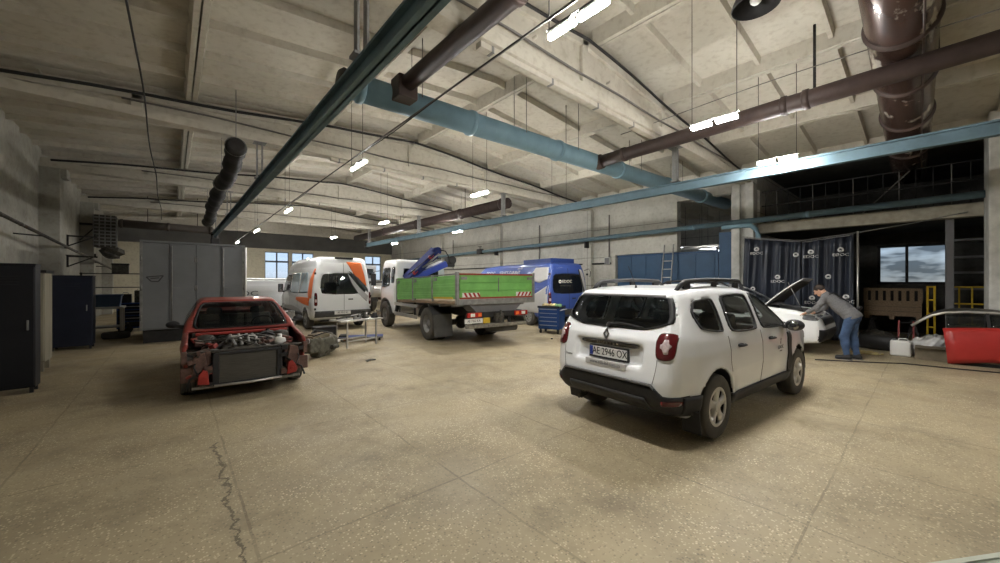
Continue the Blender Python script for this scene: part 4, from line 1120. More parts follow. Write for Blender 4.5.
# ---------------------------------------------------------------- vans
def van(label, loc, rz, L, H, Wd, paint, wx, wr=0.345, hood=0.95, deco=None, glassm=None, nose='van'):
    t = thing('van', label, 'van', loc, rz)
    hw = Wd / 2
    side = [(0.06, 0.42), (0.0, 0.55), (0.0, 1.15), (0.03, 1.6), (0.09, H - 0.25), (0.16, H - 0.06), (0.34, H), (L * 0.55, H), (L - 1.95, H - 0.07), (L - 1.55, H - 0.30), (L - hood - 0.02, 1.32), (L - 0.55, 1.14), (L - 0.12, 0.98), (L, 0.72), (L - 0.02, 0.42), (L - 0.12, 0.28), (L * 0.5, 0.27), (0.3, 0.34)]
    W = [(0.25, hw * 0.93), (0.6, hw * 0.985), (1.0, hw), (1.25, hw * 0.985), (1.75, hw * 0.93), (H - 0.2, hw * 0.83), (H, hw * 0.79)]
    plan = [(0, 0.955), (0.1, 0.985), (0.3, 1), (L - 1.3, 1), (L - 0.6, 0.95), (L - 0.2, 0.86), (L, 0.75)]
    outer = car_shape(side, W, plan, wx, wr, 0.13, 0.02)
    zb0, zb1 = min(1.24, H - 0.78), min(1.96, H - 0.36)
    rear = rnd([(-hw * 0.78, zb0), (hw * 0.78, zb0), (hw * 0.72, zb1), (-hw * 0.72, zb1)], 0.10, 2)
    front = rnd([(-hw * 0.84, min(1.36, H - 0.75)), (hw * 0.84, min(1.36, H - 0.75)), (hw * 0.72, H - 0.36), (-hw * 0.72, H - 0.36)], 0.08, 2)
    zt = min(1.96, H - 0.40); fd = rnd([(L - 2.25, min(1.30, zt - 0.45)), (L - 1.14, min(1.28, zt - 0.46)), (L - 1.54, zt - 0.02), (L - 2.25, zt)], 0.08, 2)
    body = net_obj('body', hollow(outer, [cut_x(rear, -1, 0.5), cut_x(front, L - 2.2, L), cut_side(fd)], wx, wr, wr + 0.055, hw - 0.30, 0.045), (-0.1, -hw - 0.12, 0.18), (L + 0.1, hw + 0.12, H + 0.1), 0.04, paint, t)
    b = MB(); panel(b, outer, rear, 'x', -1, 0.004, 0.015, 40); b.build('rear_window', glassm or GLASSD, t)
    b = MB(); panel(b, outer, front, 'x', 1, 0.004, 0.015, 40); b.build('windshield', GLASSD, t)
    for s in (-1, 1):
        b = MB(); panel(b, outer, fd, 'y', s, 0.004, 0.015, 40); b.build('door_window', GLASSD, t)
        b = MB(); strip(b, outer, [(x, 0.42) for x in np.linspace(wx[0] + wr + 0.08, wx[1] - wr - 0.08, 20)], [(x, 0.58) for x in np.linspace(wx[0] + wr + 0.08, wx[1] - wr - 0.08, 20)], 'y', s, 0.012, 0.03, 2); b.build('side_moulding', BLACKP, t)
        q = rnd([(s * hw * 0.86, 0.86), (s * hw * 0.955, 0.86), (s * hw * 0.945, 1.30), (s * hw * 0.87, 1.30)], 0.12, 2)
        b = MB(); panel(b, outer, q, 'x', -1, 0.012, 0.04, 32, far=0.3); tl = b.build('tail_lamp', REDL, t)
        b = MB(); panel(b, outer, rnd([(s * hw * 0.875, 0.98), (s * hw * 0.94, 0.98), (s * hw * 0.94, 1.08), (s * hw * 0.88, 1.08)], 0.1, 2), 'x', -1, 0.02, 0.01, 24, far=0.3); b.build('lamp_insert', PINKL, tl)
        b = MB(); b.box((L - 1.35, s * (hw + 0.13), 1.42), (0.09, 0.18, 0.34)); b.bar((L - 1.32, s * hw * 0.9, 1.26), (L - 1.33, s * (hw + 0.1), 1.28), 0.05, 0.06); mr = b.build('mirror', BLACKP, t, bevel=0.03)
        b = MB(); b.box((L - 1.402, s * (hw + 0.13), 1.42), (0.01, 0.15, 0.29)); b.build('mirror_glass', CHROME, mr)
        for x in wx: wheel(t, x, s * (hw - 0.13), wr, 0.22, s, 'van', STEEL)
        for gx in ((L - 2.32, L - 3.5) if H > 2 else (L - 2.32,)):
            b = MB(); strip(b, outer, [(gx - 0.006, z) for z in np.linspace(0.6, H - 0.35, 20)], [(gx + 0.006, z) for z in np.linspace(0.6, H - 0.35, 20)], 'y', s, 0.003, 0.006, 1); b.build('door_gap', SOOT, t)
        for z in (0.75, 1.15, 1.95):
            b = MB(); b.box((0.02, s * hw * 0.93, z), (0.06, 0.05, 0.07)); b.build('door_hinge', BLACKP, t)
    us = np.linspace(-hw * 0.93, hw * 0.93, 40)
    b = MB(); strip(b, outer, [(u, 0.46) for u in us], [(u, 0.68) for u in us], 'x', -1, 0.05, 0.08, 4, 0.25); b.build('rear_bumper', mat('charcoal_bumper', (0.055, 0.055, 0.057), 0.55, var=0.15), t)
    us = np.linspace(-hw * 0.8, hw * 0.8, 40)
    b = MB(); strip(b, outer, [(u, 0.36) for u in us], [(u, 0.62) for u in us], 'x', 1, 0.03, 0.06, 4, L - 0.4); b.build('front_bumper', GREYP, t)
    b = MB(); strip(b, outer, [(-0.005, z) for z in np.linspace(0.7, H - 0.2, 30)], [(0.005, z) for z in np.linspace(0.7, H - 0.2, 30)], 'x', -1, 0.004, 0.006, 1); b.build('door_gap', SOOT, t)
    b = MB(); b.cyl((wx[0], -hw + 0.2, wr), (wx[0], hw - 0.2, wr), 0.07, n=10); b.b2((0.2, -hw + 0.3, 0.30), (L - 0.5, hw - 0.3, 0.36)); b.build('underbody', SOOT, t)
    b = MB(); b.box((0.0 - 0.02, -0.22, 1.06), (0.03, 0.16, 0.04)); b.build('door_handle', BLACKP, t, bevel=0.008)
    for sy in (0.45, -0.45):
        b = MB(); b.box((L - 2.35, sy, 0.95), (0.5, 0.5, 0.2)); b.box((L - 2.6, sy, 1.3), (0.16, 0.48, 0.7)); b.build('front_seat', SEATF, t, bevel=0.05)
    b = MB(); b.box((L - 1.35, 0, 1.15), (0.5, 1.5, 0.3)); b.build('dashboard', BLACKP, t, bevel=0.05)
    return t, outer
def decal(t, outer, polys, m, name='stripe', off=0.004):
    for (p, ax, s) in polys:
        b = MB(); panel(b, outer, p, ax, s, off, 0.003, 60, 6); b.build(name, m, t)
def surf(outer, ax, s, u, v): return float(march(outer, ax, s, np.array([u]), np.array([v]), START[(ax, s)])[0])

# white ambulance-like van with orange and grey stripes
AL = 5.6
t, o = van('white van with orange and grey stripes, parked with its rear towards the red car', (4.53, 13.45, 0), R(90), AL, 2.54, 2.02, WHITE, (1.05, 4.35), deco=None)
# its long side windows (left side is +y here)
sw = rnd([(2.02, 1.24), (3.25, 1.24), (3.25, 2.02), (2.02, 2.02)], 0.05, 2); sw2 = rnd([(0.66, 1.28), (1.96, 1.24), (1.96, 2.02), (1.0, 2.02)], 0.05, 2)
for s in (1, -1):
    decal(t, o, [(sw, 'y', s), (sw2, 'y', s)], GLASSD if False else mat('reflection_blue_glass', (0.30, 0.40, 0.47), 0.08, var=0.3, scale=1.2, coat=0.5), 'side_window')  # light blue window reflection put into an opaque base colour
    decal(t, o, [([(0.22, 1.10), (0.62, 1.12), (0.72, 1.30), (0.62, 1.75), (0.30, 2.12), (0.16, 2.12), (0.24, 1.7)], 'y', s), ([(0.55, 0.84), (1.3, 0.88), (2.3, 1.00), (2.3, 1.10), (1.4, 1.13), (0.45, 1.12)], 'y', s)], ORANGE, off=0.006)
    decal(t, o, [([(1.5, 0.66), (3.0, 0.80), (4.3, 0.72), (4.4, 0.60), (1.5, 0.56)], 'y', s), ([(0.9, 0.96), (2.6, 1.10), (3.6, 1.16), (3.6, 1.22), (2.4, 1.20), (1.0, 1.10)], 'y', s), ([(0.25, 0.66), (0.9, 0.80), (0.9, 1.02), (0.3, 0.98)], 'y', s)], LGREY, off=0.005)
    decal(t, o, [([(1.9, 1.24), (2.0, 1.24), (1.35, 1.98), (1.25, 1.98)], 'y', s)], DGREY, off=0.007)
# rear door stripes (y negative = right side of the van, camera right)
decal(t, o, [([(-0.10, 2.38), (-0.62, 2.36), (-0.74, 1.85), (-0.80, 1.50), (-0.55, 1.72), (-0.34, 1.96)], 'x', -1)], ORANGE, off=0.008)
decal(t, o, [([(-0.16, 2.05), (-0.26, 2.02), (-0.62, 1.52), (-0.86, 1.26), (-0.84, 1.42), (-0.5, 1.82)], 'x', -1)], DGREY, off=0.010)
decal(t, o, [([(-0.12, 2.0), (-0.55, 1.45), (-0.86, 1.15), (-0.80, 0.95), (-0.5, 1.25), (-0.28, 1.6)], 'x', -1)], LGREY, off=0.007)
b = MB(); b.box((0.16, -0.05, 2.50), (0.10, 0.62, 0.06)); b.build('brake_light_bar', SOOT, t, bevel=0.02)
px = surf(o, 'x', -1, 0.0, 0.56) - 0.055
b = MB(); b.b2((px - 0.012, -0.20, 0.55), (px, 0.34, 0.665)); pl = b.build('license_plate', PLATEW, t)
text('AE 7015 KI', 0.09, INK, pl, (px - 0.013, 0.07, 0.607), (-1, 0, 0), name='plate_lettering', sx=0.85)

# blue van with white lettering beside the panel wall
BL = 7.0
t, o = van('blue van with white side lettering, parked along the panel wall behind the green truck', (11.02, 8.72, 0), R(80), BL, 2.38, 1.96, BLUEP, (1.25, 5.5), deco=None)
VANGREY = mat('silver_wrap', (0.45, 0.44, 0.44), 0.4, var=0.08)
decal(t, o, [([(0.08, 1.78), (0.10, 2.2), (0.95, 2.2), (1.35, 1.78), (0.6, 1.62)], 'y', 1)], VANGREY, off=0.006)
decal(t, o, [([(0.10, 0.5), (0.08, 1.55), (0.5, 1.35), (1.6, 0.9), (2.6, 0.55)], 'y', 1), ([(-0.74, 0.75), (-0.86, 0.75), (-0.83, 1.55), (-0.74, 2.0), (-0.66, 2.14), (-0.56, 2.14), (-0.64, 1.7)], 'x', -1)], VANGREY, off=0.006)
decal(t, o, [([(0.55, 1.42), (0.75, 1.42), (1.9, 0.78), (1.7, 0.78)], 'y', 1)], BLUEP, off=0.009)
decal(t, o, [([(-0.56, 2.14), (-0.50, 2.14), (-0.70, 1.3), (-0.84, 0.8), (-0.80, 1.2)], 'x', -1)], SOOT, off=0.010)
b = MB(); b.box((1.25, 0, 2.45), (1.75, 1.15, 0.19)); b.box((1.25, 0, 2.545), (1.6, 0.95, 0.02)); b.build('roof_unit', mat('deep_van_blue', (0.025, 0.05, 0.18), 0.45, var=0.1), t, bevel=0.05)
b = MB(); b.tube([(0.12, -0.86, 2.1), (0.02, -0.98, 2.16), (-0.05, -1.02, 2.05), (-0.04, -1.0, 1.85)], 0.014); b.build('rear_camera_arm', CABLE, t)
yy = surf(o, 'y', 1, 2.3, 1.98) + 0.004
n = (0, 0.98, 0.2)
text('EDOC', 0.22, INKW, t, (4.3, surf(o, 'y', 1, 4.3, 2.02) + 0.016, 2.03), n, name='side_lettering', sx=1.3)
text('SERVICE-GARANT', 0.21, INKW, t, (2.75, surf(o, 'y', 1, 2.75, 2.02) + 0.016, 2.03), n, name='side_lettering', sx=0.95)
text('eds-ltd', 0.10, INKW, t, (2.0, surf(o, 'y', 1, 2.0, 2.19) + 0.018, 2.20), n, name='side_lettering', sx=1.2)
xx = surf(o, 'x', -1, 0.2, 1.66) - 0.012
b = MB(); b.lathe([(0.065, 0), (0.065, 0.006), (0.03, 0.006), (0.03, 0)], (xx, 0.42, 1.68), (-1, 0, 0), 16, False); b.build('window_logo', INKW, t)
text('EDOC', 0.15, INKW, t, (xx, 0.08, 1.68), (-1, 0, 0), name='window_lettering', sx=1.15)
text('eds-ltd.com.ua', 0.07, INKW, t, (xx + 0.002, 0.16, 1.53), (-1, 0, 0), name='window_lettering', sx=1.2)

# low white van seen over the red car, with dark letters
t, o = van('white van with dark lettering, partly hidden behind the grey container', (1.25, 20.4, 0), R(0), 5.0, 1.84, 1.86, WHITE, (1.0, 3.9), hood=0.9)
text('EDOC', 0.30, mat('slate_ink', (0.12, 0.14, 0.17), 0.5, var=0), t, (1.0, -surf(o, 'y', 1, 0.9, 1.15) - 0.012, 1.15), (0, -1, 0), name='side_lettering', sx=1.5)
b = MB(); b.box((2.6, -0.76, 1.70), (0.9, 0.03, 0.08), (0.25, 0, 0)); b.build('roof_stripe', ORANGE, t)

# ---------------------------------------------------------------- red wreck
def wreck():
    L = 4.2
    t = thing('stripped_car', 'faded red car stripped of its hood, lamps and bumper', 'car', (1.0, 10.55, 0), R(-90 - 2))
    side = [(0.1, 0.35), (0.0, 0.5), (0.02, 0.85), (0.12, 0.98), (0.30, 1.04), (0.95, 1.32), (1.25, 1.37), (1.9, 1.385), (2.2, 1.355), (2.40, 1.27), (3.06, 0.90), (3.3, 0.88), (3.9, 0.83), (4.15, 0.74), (4.2, 0.6), (4.18, 0.35), (4.0, 0.24), (0.4, 0.22)]
    W = [(0.2, 0.70), (0.45, 0.76), (0.7, 0.79), (0.9, 0.775), (1.0, 0.75), (1.35, 0.57), (1.45, 0.5)]
    plan = [(0, 0.86), (0.3, 0.95), (0.9, 1.0), (3.2, 1.0), (3.9, 0.97), (4.2, 0.93)]
    wx = (0.72, 3.28); wr = 0.30
    outer = car_shape(side, W, plan, wx, wr, 0.07, 0.02)
    fdoor = rnd([(1.72, 0.95), (2.78, 0.93), (2.30, 1.26), (1.74, 1.30)], 0.07, 2); rdoor = rnd([(0.85, 0.98), (1.62, 0.955), (1.64, 1.30), (1.25, 1.28)], 0.08, 2)
    front = rnd([(-0.68, 0.925), (0.68, 0.925), (0.55, 1.32), (-0.55, 1.32)], 0.06, 2); rear = rnd([(-0.62, 1.04), (0.62, 1.04), (0.52, 1.30), (-0.52, 1.30)], 0.07, 2)
    cuts = [cut_side(fdoor), cut_side(rdoor), cut_x(front, 2.0, 3.1, 0.006), cut_x(rear, -1, 1.3)]
    cuts.append(lambda x, y, z: sd_box(x, y, z, (3.72, 0, 0.75), (0.70, 0.70, 0.50), 0.03))
    cuts.append(lambda x, y, z: sd_box(x, y, z, (4.2, 0, 0.5), (0.28, 0.9, 0.55), 0.02))
    net_obj('body', hollow(outer, cuts, wx, wr, 0.355, 0.55, 0.04), (-0.08, -0.95, 0.14), (4.3, 0.95, 1.48), 0.024, RED, t)
    for (p, ax, s, nm) in [(front, 'x', 1, 'windshield'), (rear, 'x', -1, 'rear_window')] + [(q, 'y', s, 'side_window') for q in (fdoor, rdoor) for s in (-1, 1)]:
        b = MB(); panel(b, outer, p, ax, s, 0.002, 0.01, 40); b.build(nm, GLASS, t)
        q = resample(p, 40); c = sum(q, Vector((0, 0))) / 40; i_ = [v.lerp(c, 0.05) for v in q]
        b = MB(); strip(b, outer, q + q[:1], i_ + i_[:1], ax, s, 0.005, 0.008, 1); b.build('window_seal', BLACKP, t)
    for s in (-1, 1):
        for x in wx: wheel(t, x, s * 0.70, wr, 0.185, s, 'car', STEEL)
        for gx in (1.67, 2.86):
            b = MB(); strip(b, outer, [(gx - 0.005, z) for z in np.linspace(0.3, 0.92, 12)], [(gx + 0.005, z) for z in np.linspace(0.3, 0.92, 12)], 'y', s, 0.003, 0.004, 1); b.build('door_gap', SOOT, t)
        b = MB(); b.sph((2.62, s * 0.90, 0.99), (0.05, 0.09, 0.06), 14); b.bar((2.66, s * 0.76, 0.95), (2.64, s * 0.88, 0.97), 0.05, 0.05); b.build('mirror', BLACKP, t)
        b = MB()
        an = np.linspace(0, math.pi, 20)
        b.grid([[(wx[1] + 0.36 * math.cos(a), s * yy, wr + 0.36 * math.sin(a)) for a in an] for yy in (0.5, 0.76)]); b.build('wheel_housing', OILY, t)
        # inner wing, strut tower, rail end with red bracket, lamp mount
        b = MB(); b.b2((3.1, s * 0.50 - 0.05, 0.42), (3.95, s * 0.50 + 0.05, 0.72)); b.build('inner_wing', RUSTY, t, bevel=0.02)
        b = MB(); b.lathe([(0.13, 0), (0.12, 0.12), (0.09, 0.15), (0.05, 0.16), (0.0, 0.17)], (3.30, s * 0.5, 0.70), (0, 0, 1), 18, False); b.build('strut_tower', OILY, t)
        b = MB(); b.prism([(s * 0.47, 0.36), (s * 0.66, 0.36), (s * 0.64, 0.66), (s * 0.52, 0.70)], 'yz', 3.93, 3.99); b.build('lamp_panel', RUSTY, t, bevel=0.012)
        b = MB(); b.prism([(s * 0.47, 0.26), (s * 0.60, 0.28), (s * 0.59, 0.40), (s * 0.54, 0.47), (s * 0.49, 0.44)], 'yz', 3.98, 4.06); b.cyl((4.06, s * 0.535, 0.35), (4.075, s * 0.535, 0.35), 0.025, n=10); b.build('bumper_bracket', mat('dull_red', (0.30, 0.03, 0.022), 0.55, var=0.3), t, bevel=0.01)
        b = MB(); b.b2((3.85, s * 0.74 - 0.03, 0.55), (3.98, s * 0.74 + 0.03, 0.72)); b.b2((3.9, s * 0.70 - 0.08, 0.30), (3.96, s * 0.70 + 0.08, 0.5)); b.build('wing_bracket', RUSTY, t, bevel=0.01)
        b = MB(); b.tube([(3.95, s * 0.42, 0.55), (4.03, s * 0.55, 0.44), (4.0, s * 0.68, 0.35), (4.02, s * 0.72, 0.22)], 0.014); b.tube([(3.9, s * 0.6, 0.6), (4.04, s * 0.64, 0.52), (4.04, s * 0.56, 0.30), (4.0, s * 0.44, 0.26)], 0.01); b.build('loose_wiring', CABLE, t)
    # radiator, support frame, engine
    b = MB(); b.b2((3.94, -0.36, 0.25), (3.99, 0.34, 0.64)); rad = b.build('radiator', mat('radiator_fins', (0.10, 0.095, 0.085), 0.5, metal=0.5, var=0.4, scale=60, stretch=(1, 0.1, 3)), t)
    b = MB()
    for y in (-0.40, 0.38): b.b2((3.93, y - 0.035, 0.22), (4.01, y + 0.035, 0.67))
    b.b2((3.93, -0.42, 0.64), (4.01, 0.40, 0.68)); b.b2((3.93, -0.42, 0.21), (4.01, 0.40, 0.25)); b.build('radiator_tank', BLACKP, rad, bevel=0.01)
    b = MB(); b.bar((3.94, -0.70, 0.70), (3.94, 0.70, 0.70), 0.05, 0.03, (0, 0, 1)); b.build('front_crossmember', OILY, t, bevel=0.01); b = MB(); b.bar((3.97, -0.66, 0.215), (3.97, 0.66, 0.215), 0.05, 0.04); b.build('lower_crossmember', RAW, t, bevel=0.01)
    b = MB(); b.tube([(4.04, -0.42, 0.23), (4.06, 0, 0.225), (4.04, 0.4, 0.235)], 0.018); b.build('lower_pipe', SILVER, t)
    b = MB(); b.b2((3.3, -0.32, 0.35), (3.78, 0.22, 0.72)); b.b2((3.36, -0.26, 0.72), (3.70, 0.16, 0.80)); b.build('engine_block', RAW, t, bevel=0.03)
    b = MB(); b.b2((3.42, -0.24, 0.80), (3.56, 0.12, 0.845))
    for y in (-0.2, -0.1, 0.0, 0.08): b.cyl((3.5, y, 0.84), (3.5, y, 0.87), 0.02, n=10)
    b.build('valve_cover', SILVER, t, bevel=0.012)
    b = MB()
    for i in range(4): b.tube([(3.62, -0.2 + 0.1 * i, 0.78), (3.76, -0.2 + 0.1 * i, 0.83), (3.86, -0.16 + 0.08 * i, 0.74)], 0.022)
    b.build('intake_manifold', STEEL, t)
    b = MB(); b.b2((3.42, 0.30, 0.5), (3.66, 0.48, 0.76)); b.build('battery', PLATEW, t, bevel=0.012)
    b = MB(); b.lathe([(0.09, 0), (0.1, 0.02), (0.1, 0.08), (0.07, 0.1), (0.03, 0.1), (0.03, 0.13)], (3.25, 0.32, 0.76), (0, 0, 1), 16, False); b.build('brake_booster', SOOT, t)
    b = MB(); b.sph((3.75, 0.42, 0.74), (0.1, 0.09, 0.08), 12); b.cyl((3.75, 0.42, 0.8), (3.75, 0.42, 0.85), 0.03); b.build('coolant_tank', PLATEW, t)
    rnd_ = random.Random(4)
    for i in range(22):
        a = Vector((rnd_.uniform(3.2, 3.85), rnd_.uniform(-0.62, 0.62), rnd_.uniform(0.72, 0.84)))
        c = Vector((rnd_.uniform(3.3, 3.92), rnd_.uniform(-0.6, 0.6), rnd_.uniform(0.68, 0.80)))
        m_ = (a + c) / 2 + Vector((0, 0, rnd_.uniform(0.03, 0.1)))
        b = MB(); b.tube([a, a.lerp(m_, 0.6), m_, c.lerp(m_, 0.5), c], rnd_.choice((0.01, 0.014, 0.02)), 7); b.build('hose', rnd_.choice((CABLE, OILY, BLACKP)), t)
    for i in range(40):
        a = Vector((rnd_.uniform(3.18, 3.9), rnd_.uniform(-0.62, 0.62), rnd_.uniform(0.68, 0.82)))
        b = MB(); b.box(a, (rnd_.uniform(0.03, 0.12), rnd_.uniform(0.03, 0.13), rnd_.uniform(0.02, 0.06)), (rnd_.uniform(-.4, .4), rnd_.uniform(-.4, .4), rnd_.uniform(-1, 1))); b.build('bay_fitting', rnd_.choice((RAW, OILY, RUSTY, RUSTY, SILVER, RED, STEEL)), t, bevel=0.006)
    for i in range(36):
        sy = rnd_.choice((-1, 1)); a = Vector((rnd_.uniform(3.94, 4.02), sy * rnd_.uniform(0.42, 0.70), rnd_.uniform(0.24, 0.70)))
        b = MB(); b.box(a, (0.04, rnd_.uniform(0.03, 0.1), rnd_.uniform(0.03, 0.09)), (rnd_.uniform(-.6, .6), 0, 0)); b.build('front_fitting', rnd_.choice((RUSTY, OILY, SOOT, RUSTY, RED)), t, bevel=0.006)
    b = MB(); b.b2((3.02, -0.66, 0.40), (3.09, 0.66, 0.87)); b.build('bulkhead', OILY, t)
    b = MB(); b.b2((3.06, -0.62, 0.84), (3.2, 0.62, 0.875)); b.build('cowl_panel', mat('dull_red', (0.30, 0.03, 0.022), 0.55), t, bevel=0.01)
    b = MB(); b.b2((0.4, -0.6, 0.2), (3.9, 0.6, 0.26)); b.build('underbody', SOOT, t)
    for sy in (0.34, -0.34):
        b = MB(); b.box((2.05, sy, 0.5), (0.48, 0.46, 0.16)); b.box((1.78, sy, 0.80), (0.14, 0.44, 0.55), (0, R(-14), 0)); b.box((1.70, sy, 1.12), (0.08, 0.24, 0.14)); b.build('front_seat', SEATF, t, bevel=0.04)
    b = MB(); b.box((1.05, 0, 0.78), (0.16, 1.15, 0.5), (0, R(-18), 0)); b.build('rear_bench', SEATF, t, bevel=0.04)
    b = MB(); b.box((2.78, 0, 0.80), (0.36, 1.25, 0.22)); b.build('dashboard', BLACKP, t, bevel=0.05)
    b = MB(); b.lathe([(0.165, -0.013), (0.183, 0), (0.165, 0.013), (0.15, 0), (0.165, -0.013)], (2.48, 0.34, 0.92), (-1, 0, 0.45), 24, False); b.box((2.49, 0.34, 0.91), (0.03, 0.28, 0.06)); b.build('steering_wheel', BLACKP, t)
wreck()

# ---------------------------------------------------------------- flatbed truck with a loader crane
def truck():
    t = thing('flatbed_truck', 'white truck with a green drop-side bed and a folded blue crane', 'truck', (6.42, 7.42, 0), R(90 - 6.0))
    BW = 1.2; ZB = 1.20; ZT = 1.86; BLn = 4.15; wr = 0.47
    # cab
    cx0, cx1 = 4.95, 6.75
    side = [(cx0, 0.62), (cx0, 2.36), (cx0 + 0.12, 2.48), (cx1 - 0.55, 2.50), (cx1 - 0.35, 2.42), (cx1 - 0.02, 1.42), (cx1, 0.9), (cx1 - 0.03, 0.45), (cx1 - 0.2, 0.38), (cx0 + 0.4, 0.5)]
    outer = car_shape(side, [(0.4, 1.0), (1.2, 1.04), (1.5, 1.02), (2.5, 0.93)], [(cx0, 0.99), (cx1 - 0.4, 1.0), (cx1, 0.90)], (), 1, 0.10)
    dw = rnd([(cx0 + 0.55, 1.50), (cx1 - 0.20, 1.45), (cx1 - 0.48, 2.18), (cx0 + 0.60, 2.2)], 0.08, 2); bw = rnd([(cx0 + 0.12, 1.62), (cx0 + 0.44, 1.62), (cx0 + 0.44, 2.2), (cx0 + 0.12, 2.2)], 0.1, 2)
    fw = rnd([(-0.9, 1.5), (0.9, 1.5), (0.82, 2.3), (-0.82, 2.3)], 0.06, 2); rw = rnd([(-0.7, 1.6), (0.7, 1.6), (0.66, 2.15), (-0.66, 2.15)], 0.06, 2)
    fx = cx1 - 0.9
    f = hollow(outer, [cut_side(dw), cut_side(bw), cut_x(fw, cx1 - 1, cx1 + 1), cut_x(rw, cx0 - 1, cx0 + 0.4)], (fx,), wr, wr + 0.09, 0.6, 0.05)
    cab = net_obj('cab', f, (cx0 - 0.1, -1.15, 0.3), (cx1 + 0.1, 1.15, 2.6), 0.04, WHITE, t)
    for (p, ax, s, nm) in [(dw, 'y', 1, 'door_window'), (dw, 'y', -1, 'door_window'), (bw, 'y', 1, 'quarter_window'), (bw, 'y', -1, 'quarter_window'), (fw, 'x', 1, 'windshield'), (rw, 'x', -1, 'rear_window')]:
        b = MB()
        if (ax, s) == ('x', -1): b.b2((cx0 - 0.01, -0.68, 1.6), (cx0 + 0.005, 0.68, 2.15))
        else: panel(b, outer, p, ax, s, 0.004, 0.015, 36)
        b.build(nm, GLASSD, cab)
    for s in (-1, 1):
        b = MB(); b.box((cx1 - 0.02, s * 1.22, 1.75), (0.10, 0.17, 0.46)); b.tube([(cx1 - 0.1, s * 1.0, 2.1), (cx1, s * 1.2, 2.05), (cx1, s * 1.2, 1.4), (cx1 - 0.1, s * 1.0, 1.35)], 0.018); b.build('mirror', BLACKP, cab, bevel=0.02)
        b = MB(); b.b2((cx0 + 0.5, s * 1.0 - 0.05, 0.42), (cx0 + 1.0, s * 1.0 + 0.05, 0.5)); b.b2((cx0 + 0.45, s * 1.0 - 0.06, 0.75), (cx0 + 1.0, s * 1.0 + 0.05, 0.8)); b.build('cab_step', GREYP, cab, bevel=0.01)
        an = np.linspace(R(5), R(175), 20)
        b = MB(); b.grid([[(fx + rr * math.cos(a), s * yy, wr + rr * math.sin(a)) for a in an] for rr, yy in ((wr + 0.09, 0.7), (wr + 0.09, 1.04), (wr + 0.15, 1.06))]); b.build('front_mudguard', GREYP, cab)
    # chassis
    b = MB()
    for s in (-0.42, 0.42): b.b2((0.15, s - 0.04, 0.74), (cx1 - 0.3, s + 0.04, 0.98))
    for x in (0.4, 1.6, 2.8, 4.0, 5.2): b.b2((x - 0.04, -0.42, 0.76), (x + 0.04, 0.42, 0.96))
    b.build('chassis', SOOT, t, bevel=0.01)
    b = MB(); b.cyl((1.95, -0.75, wr), (1.95, 0.75, wr), 0.09, n=12); b.sph((1.95, 0, wr), (0.22, 0.2, 0.22), 14); b.build('rear_axle', OILY, t)
    b = MB(); b.cyl((fx, -0.8, wr), (fx, 0.8, wr), 0.06, n=10); b.build('front_axle', OILY, t)
    for s in (-1, 1):
        wheel(t, 1.95, s * 1.02, wr, 0.26, s, 'truck', STEEL, None, 0.55); wheel(t, 1.95, s * 0.74, wr, 0.24, s, 'truck', STEEL, None, 0.55)
        wheel(t, fx, s * 0.95, wr, 0.27, s, 'truck', STEEL, None, 0.55)
        an = np.linspace(R(20), R(150), 20)
        b = MB(); b.grid([[(1.95 + (wr + 0.08) * math.cos(a), s * yy, wr + (wr + 0.08) * math.sin(a)) for a in an] for yy in (0.60, 1.18)]); b.build('rear_mudguard', BLACKP, t, solid=0.015)
        b = MB(); b.box((1.37, s * 0.90, 0.46), (0.02, 0.56, 0.62), (0, R(6), 0)); b.build('mud_flap', mat('grey_rubber', (0.10, 0.10, 0.095), 0.8, var=0.2), t)
        # side guard rails
        for z in (0.60, 0.93):
            b = MB(); b.b2((2.62, s * 1.14 - 0.015, z - 0.055), (4.6, s * 1.14 + 0.015, z + 0.055)); b.build('side_guard', SILVER, t, bevel=0.008)
        for x in (2.9, 4.2):
            b = MB(); b.b2((x - 0.03, s * 1.10 - 0.02, 0.55), (x + 0.03, s * 1.10 + 0.02, 1.16)); b.build('guard_post', SOOT, t)
        # bed side: three boards each in three bays
        for k in range(3):
            x0 = 0.06 + k * (BLn / 3); x1 = x0 + BLn / 3 - 0.09
            sd = MB()
            for j in range(3):
                z0 = ZB + 0.05 + j * 0.205; sd.b2((x0, s * BW - 0.018, z0), (x1, s * BW + 0.018, z0 + 0.18))
                sd.b2((x0, s * BW + s * 0.018 - 0.006, z0 + 0.08), (x1, s * BW + s * 0.018 + 0.006, z0 + 0.115))
            sd.b2((x0, s * BW - 0.012, ZB + 0.05), (x1, s * BW + 0.008, ZT - 0.02))
            drop = sd.build('drop_side', GREENB, t, bevel=0.008)
            b = MB(); b.box(((x0 + x1) / 2 + 0.45, s * (BW + 0.025), ZT - 0.09), (0.16, 0.03, 0.09)); b.bar(((x0 + x1) / 2 + 0.42, s * (BW + 0.035), ZT - 0.06), ((x0 + x1) / 2 + 0.55, s * (BW + 0.04), ZT - 0.14), 0.02, 0.02); b.build('latch', STEEL, drop)
            b = MB(); b.b2((x1 + 0.005, s * BW - 0.03, ZB - 0.02), (x1 + 0.085, s * BW + 0.03, ZT + 0.03)); b.build('side_post', STEEL, t, bevel=0.008)
        b = MB(); b.b2((0.04, s * BW - 0.03, ZT - 0.005), (BLn, s * BW + 0.025, ZT + 0.02)); b.build('side_capping', GREYP, t)
        b = MB(); b.b2((-0.02, s * BW - 0.04, ZB - 0.1), (0.075, s * BW + 0.035, ZT + 0.06)); b.build('corner_post', STEEL, t, bevel=0.01)
        b = MB(); b.b2((0.2, s * BW - 0.025, ZB + 0.055), (1.3, s * BW + s * 0.03 + 0.004, ZB + 0.10)); b.build('reflective_tape', YELLOW, t)
    # tailgate
    tg = MB()
